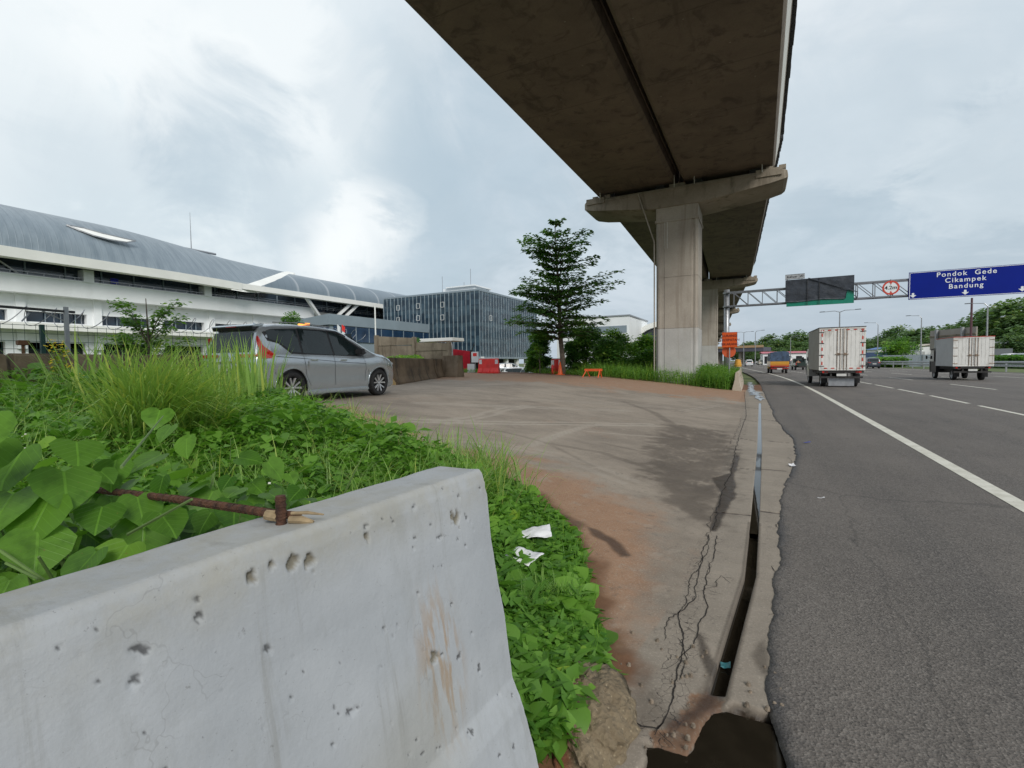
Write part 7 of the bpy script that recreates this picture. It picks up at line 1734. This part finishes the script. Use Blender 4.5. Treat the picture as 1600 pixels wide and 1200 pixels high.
# roadside hedge, sheds and parked lorries on the rest area
scr = lambda a, b_, Yp: (onY(a, 560, Yp).x, onY(b_, 560, Yp).x)
v = Veg(); mbx = []
for (pa, pb_, d0, H) in ((1366, 1409, 88, 1.9),):
    a_, b_ = atd(pa, 560, d0), atd(pb_, 560, d0*.9); n = 6500; f = U_(0, 1, n); x = a_.x+(b_.x-a_.x)*f+RNG.normal(0, .5, n); y = a_.y+(b_.y-a_.y)*f+RNG.normal(0, .5, n)
    v.add(leaf_geo(np.stack([x, y, U_(.0, 1, n)**.8*H*(.6+.5*vnoise(f*9, f*0, 1, 3))], 1), U_(.2, .4, n), U_(0, 2*PI, n), U_(-.4, .8, n), U_(-.6, .6, n), 'clump'), U_(.1, .9, n))
setp(v.build('hedge', L_bush), 'clipped green hedge along the far road edge, right of the large box truck', 'hedge')
v = Veg(); a_, b_ = atd(1555, 560, 66), atd(1640, 560, 55); n = 8000; f = U_(0, 1, n); v.add(leaf_geo(np.stack([a_.x+(b_.x-a_.x)*f+RNG.normal(0, .4, n), a_.y+(b_.y-a_.y)*f+RNG.normal(0, .4, n), U_(0, 1.7, n)], 1), U_(.15, .3, n), U_(0, 2*PI, n), U_(-.4, .8, n), U_(-.6, .6, n), 'clump'), U_(.0, .5, n))
setp(v.build('hedge', L_bush), 'dark low hedge behind the guard rail at the right edge', 'hedge')
a_ = atd(1425, 563, 84); o = thing('sheet_fence', 'pale blue grey sheet fence between the hedge and the smaller box truck', 'fence', (a_.x, a_.y, 0), R(-24)); MB().box(-4.2, 4.2, 0, .1, 0, 2.1).build('sheet', mat('sheet_grey', (.34, .38, .42), .5, var=.12), o)
for x in (-4.2, -1.4, 1.4, 4.1): MB().box(x, x+.12, -.1, -.001, 0, 2.2).build('post', M_galv, o)
# rear of a big sign board
p0, p1 = atd(1453, 535, 78), atd(1525, 535, 68); rzb = math.atan2(p1.y-p0.y, p1.x-p0.x); Lb = math.hypot(p1.x-p0.x, p1.y-p0.y); zb_t, zb_b = atd(1490, 514, 73).z, atd(1490, 546, 73).z
o = thing('road_board', 'weathered beige back of a wide road board behind the smaller box truck', 'board', (p0.x, p0.y, 0), rzb)
MB().box(0, Lb, 0, .15, zb_b, zb_t).build('board', mat('beige_board', (.30, .27, .24), .7, var=.12, scale=.4), o); MB().box(.0, Lb, -.12, -.001, (zb_b+zb_t)/2+.5, (zb_b+zb_t)/2+.7).box(Lb*.33, Lb*.75, -.12, -.001, zb_b+.6, zb_b+.8).build('rail', M_pan, o)
for f in (.2, .77): MB().box(Lb*f-.2, Lb*f+.2, -.4, -.13, -.3, zb_t+.1).build('post', M_galv, o)
# rest-area vehicles and roofs
def shed(label, px0, px1, yt, yb, dep, m_, roofm, name='shed', cat='building'):
    a_, b_ = atd(px0, 560, dep), atd(px1, 560, dep*.97); zt_ = atd((px0+px1)/2, yt, dep).z; L_ = (b_-a_).length; o = thing(name, label, cat, (a_.x, a_.y, 0), math.atan2(b_.y-a_.y, b_.x-a_.x))
    hw_ = (zt_)*.86; MB().box(.4, L_-.4, 0, 7, -.1, hw_).build('wall', m_, o); MB().loft([[(x, -.5, hw_), (x, 3.5, zt_), (x, 7.5, hw_), (x, 3.5, zt_-.25)] for x in (0, L_)]).build('roof', roofm, o)
    n = max(2, int(L_/3))
    for k in range(n): MB().box(.8+k*(L_-1)/n, .8+k*(L_-1)/n+1.6, -.06, -.002, .4, hw_*.75).build('opening', M_black, o)
    return o
M_pinkr = mat('red_roof', (.45, .09, .12), .5, var=.2); M_whr = mat('pale_roof', (.62, .60, .57), .6, var=.1); M_blr = mat('blue_roof', (.05, .13, .33), .5)
shed('long low canopy with a red and white roof behind the tarpaulin truck', 1190, 1262, 549, 560, 150, M_white, M_pinkr, 'canopy_shed')
shed('blue roofed shed right of the large box truck', 1352, 1374, 543, 560, 130, M_white, M_blr)
shed('small beige roofed kiosk above the hedge', 1417, 1437, 538, 560, 120, M_white, mat('beige_roof', (.45, .40, .33), .7))
shed('grey roofed shed at the right edge behind the guard rail', 1556, 1640, 531, 560, 96, mat('shed_brown', (.22, .2, .18), .7), mat('grey_roof', (.42, .43, .44), .6))
def lorry(label, px, dep, m_, rz, L_=6, H=3.0):
    q = atd(px, 560, dep); o = thing('parked_lorry', label, 'lorry', (q.x, q.y, 0), rz, 'parked lorries')
    MB().box(-1.1, 1.1, 0, L_, 1.0, H).build('cargo_box', m_, o, bevel=.03); MB().loft([[(x, y, z) for y, z in ((L_+.1, .6), (L_+1.8, .6), (L_+1.85, 1.3), (L_+1.5, 2.4), (L_+.1, 2.45))] for x in (-1.05, 1.05)]).build('cab', wht, o, bevel=.05)
    MB().box(-.5, .5, 0, L_+1.5, .6, .99).build('chassis', M_chas, o)
    for s_ in (-1, 1):
        for y in (1.2, L_+.9): make_wheel(o, s_*.95, y, .45, .25, s_, False, steel=True)
    wheelfix(o); return o
for args in (('parked lorry with a white box right beside the blue roofed shed', 1364, 118, wht, R(60)), ('parked lorry with an orange box in the rest area', 1380, 112, mat('orange_box', (.42, .24, .12), .6), R(70)), ('parked lorry with a blue box behind the hedge', 1396, 110, mat('blue_box', (.06, .10, .20), .6), R(75)),
             ('parked white lorry left of the beige board', 1443, 108, wht, R(65)), ('parked lorry with a dark box at the right edge', 1580, 84, gry, R(80))): lorry(*args)
for k, (px, dep, m_, lab) in enumerate(((1408, 100, wht, 'white car parked above the hedge'), (1422, 97, mat('silver2', (.35, .38, .4)), 'silver car parked behind the pale sheet fence, left one'), (1437, 95, wht, 'white car parked behind the pale sheet fence, right one'), (1450, 93, gry, 'grey car parked next to the cab of the smaller box truck'), (1566, 78, wht, 'white car parked behind the dark hedge at the right edge'), (1590, 76, mat('silver2', (.35, .38, .4)), 'silver car parked behind the dark hedge at the right edge'),
                                        (1212, 135, wht, 'white car parked under the red canopy, left one'), (1240, 130, gry, 'grey car parked under the red canopy, right one'))):
    q = atd(px, 560, dep); make_car('parked_car', lab, 'car', (q.x, q.y, .25), R(20+31*(k % 4)), m_, False, 'cars parked in the rest area', 1.1)
make_tree('tree', 'low round tree behind the hedge, between the hedge and the beige board', 'tree', tuple(atd(1405, 566, 93)), 4.6, 6.5, nclump=34, per=110, leaf=.3, m=L_bush, trunk_h=.2, rr=(.15, .25))
# overbridge far down the road
a_, b_ = atd(1112, 543, 200), atd(1193, 543, 185); br = thing('overbridge', 'flat road bridge with a tan railing far down the carriageway', 'bridge', (a_.x, a_.y, 0), math.atan2(b_.y-a_.y, b_.x-a_.x)); Lb = (b_-a_).length
zt_, zb_ = atd(1150, 543.5, 192).z, atd(1150, 549.5, 192).z
MB().box(-8, Lb, 0, 8, zb_, zt_).build('deck', mat('bridge_dark', (.10, .10, .13), .7), br); MB().box(-8, Lb, -.2, -.002, zt_-.1, zt_+.8).build('railing', mat('bridge_tan', (.45, .30, .17), .7), br)
for x in (1, Lb*.5, Lb-1.5): MB().box(x, x+1, 2, 6, -.5, zb_).build('pier', M_pier, br)
# lamp posts
def lamp(label, px, ybase_d, ytop, arms, group='road lamps', lenpx=22):
    q = atd(px, 560, ybase_d); ht = atd(px, ytop, ybase_d).z; o = thing('street_lamp', label, 'street lamp', (q.x, q.y, 0), R(-20), group); al = lenpx/F*ybase_d
    MB().tube([(0, 0, 0), (0, 0, ht*.6), (0, 0, ht)], [.14, .10, .07], 8).build('pole', M_galv, o)
    for s_ in arms:
        MB().tube([(0, 0, ht), (s_*al*.35, 0, ht+al*.12), (s_*al, 0, ht+al*.10)] if len(arms) > 1 else [(0, 0, ht), (s_*al*.2, 0, ht+al*.28), (s_*al, 0, ht+al*.34)], [.06, .05, .04], 6).build('arm', M_galv, o)
        MB().box(min(s_*al, s_*(al+.7)), max(s_*al, s_*(al+.7)), -.14, .14, ht+al*(.09 if len(arms) > 1 else .33), ht+al*(.09 if len(arms) > 1 else .33)+.1).build('lamp_head', M_truss, o, bevel=.02)
    return o
lamp('tall double armed lamp above the large box truck', 1311, 72, 488, (-1, 1), lenpx=20)
lamp('curved single armed lamp left of the beige board', 1438.5, 85, 497, (-1,), lenpx=13)
lamp('curved single armed lamp at the right, over the beige board', 1541, 62, 479, (-1,), lenpx=18)
lamp('small curved lamp beyond the right side of the large box truck', 1371, 110, 508, (-1,), lenpx=13)
lamp('far double armed lamp beyond the orange roadworks sign', 1162, 130, 520, (-1, 1), lenpx=11)
lamp('far single armed lamp left of the tarpaulin truck', 1180, 120, 520, (1,), lenpx=9)
lamp('faint far lamp between the tarpaulin truck and the large box truck', 1235, 140, 528, (1,), lenpx=9)
q = atd(1516, 560, 66); o = MB().tube([(0, 0, 0), (0, 0, atd(1516, 466, 66).z)], [.16, .12], 8).build('mast', mat('maroon_pole', (.10, .04, .05), .5)); o.location = (q.x, q.y, 0); setp(o, 'dark maroon mast standing below the blue direction sign', 'mast')
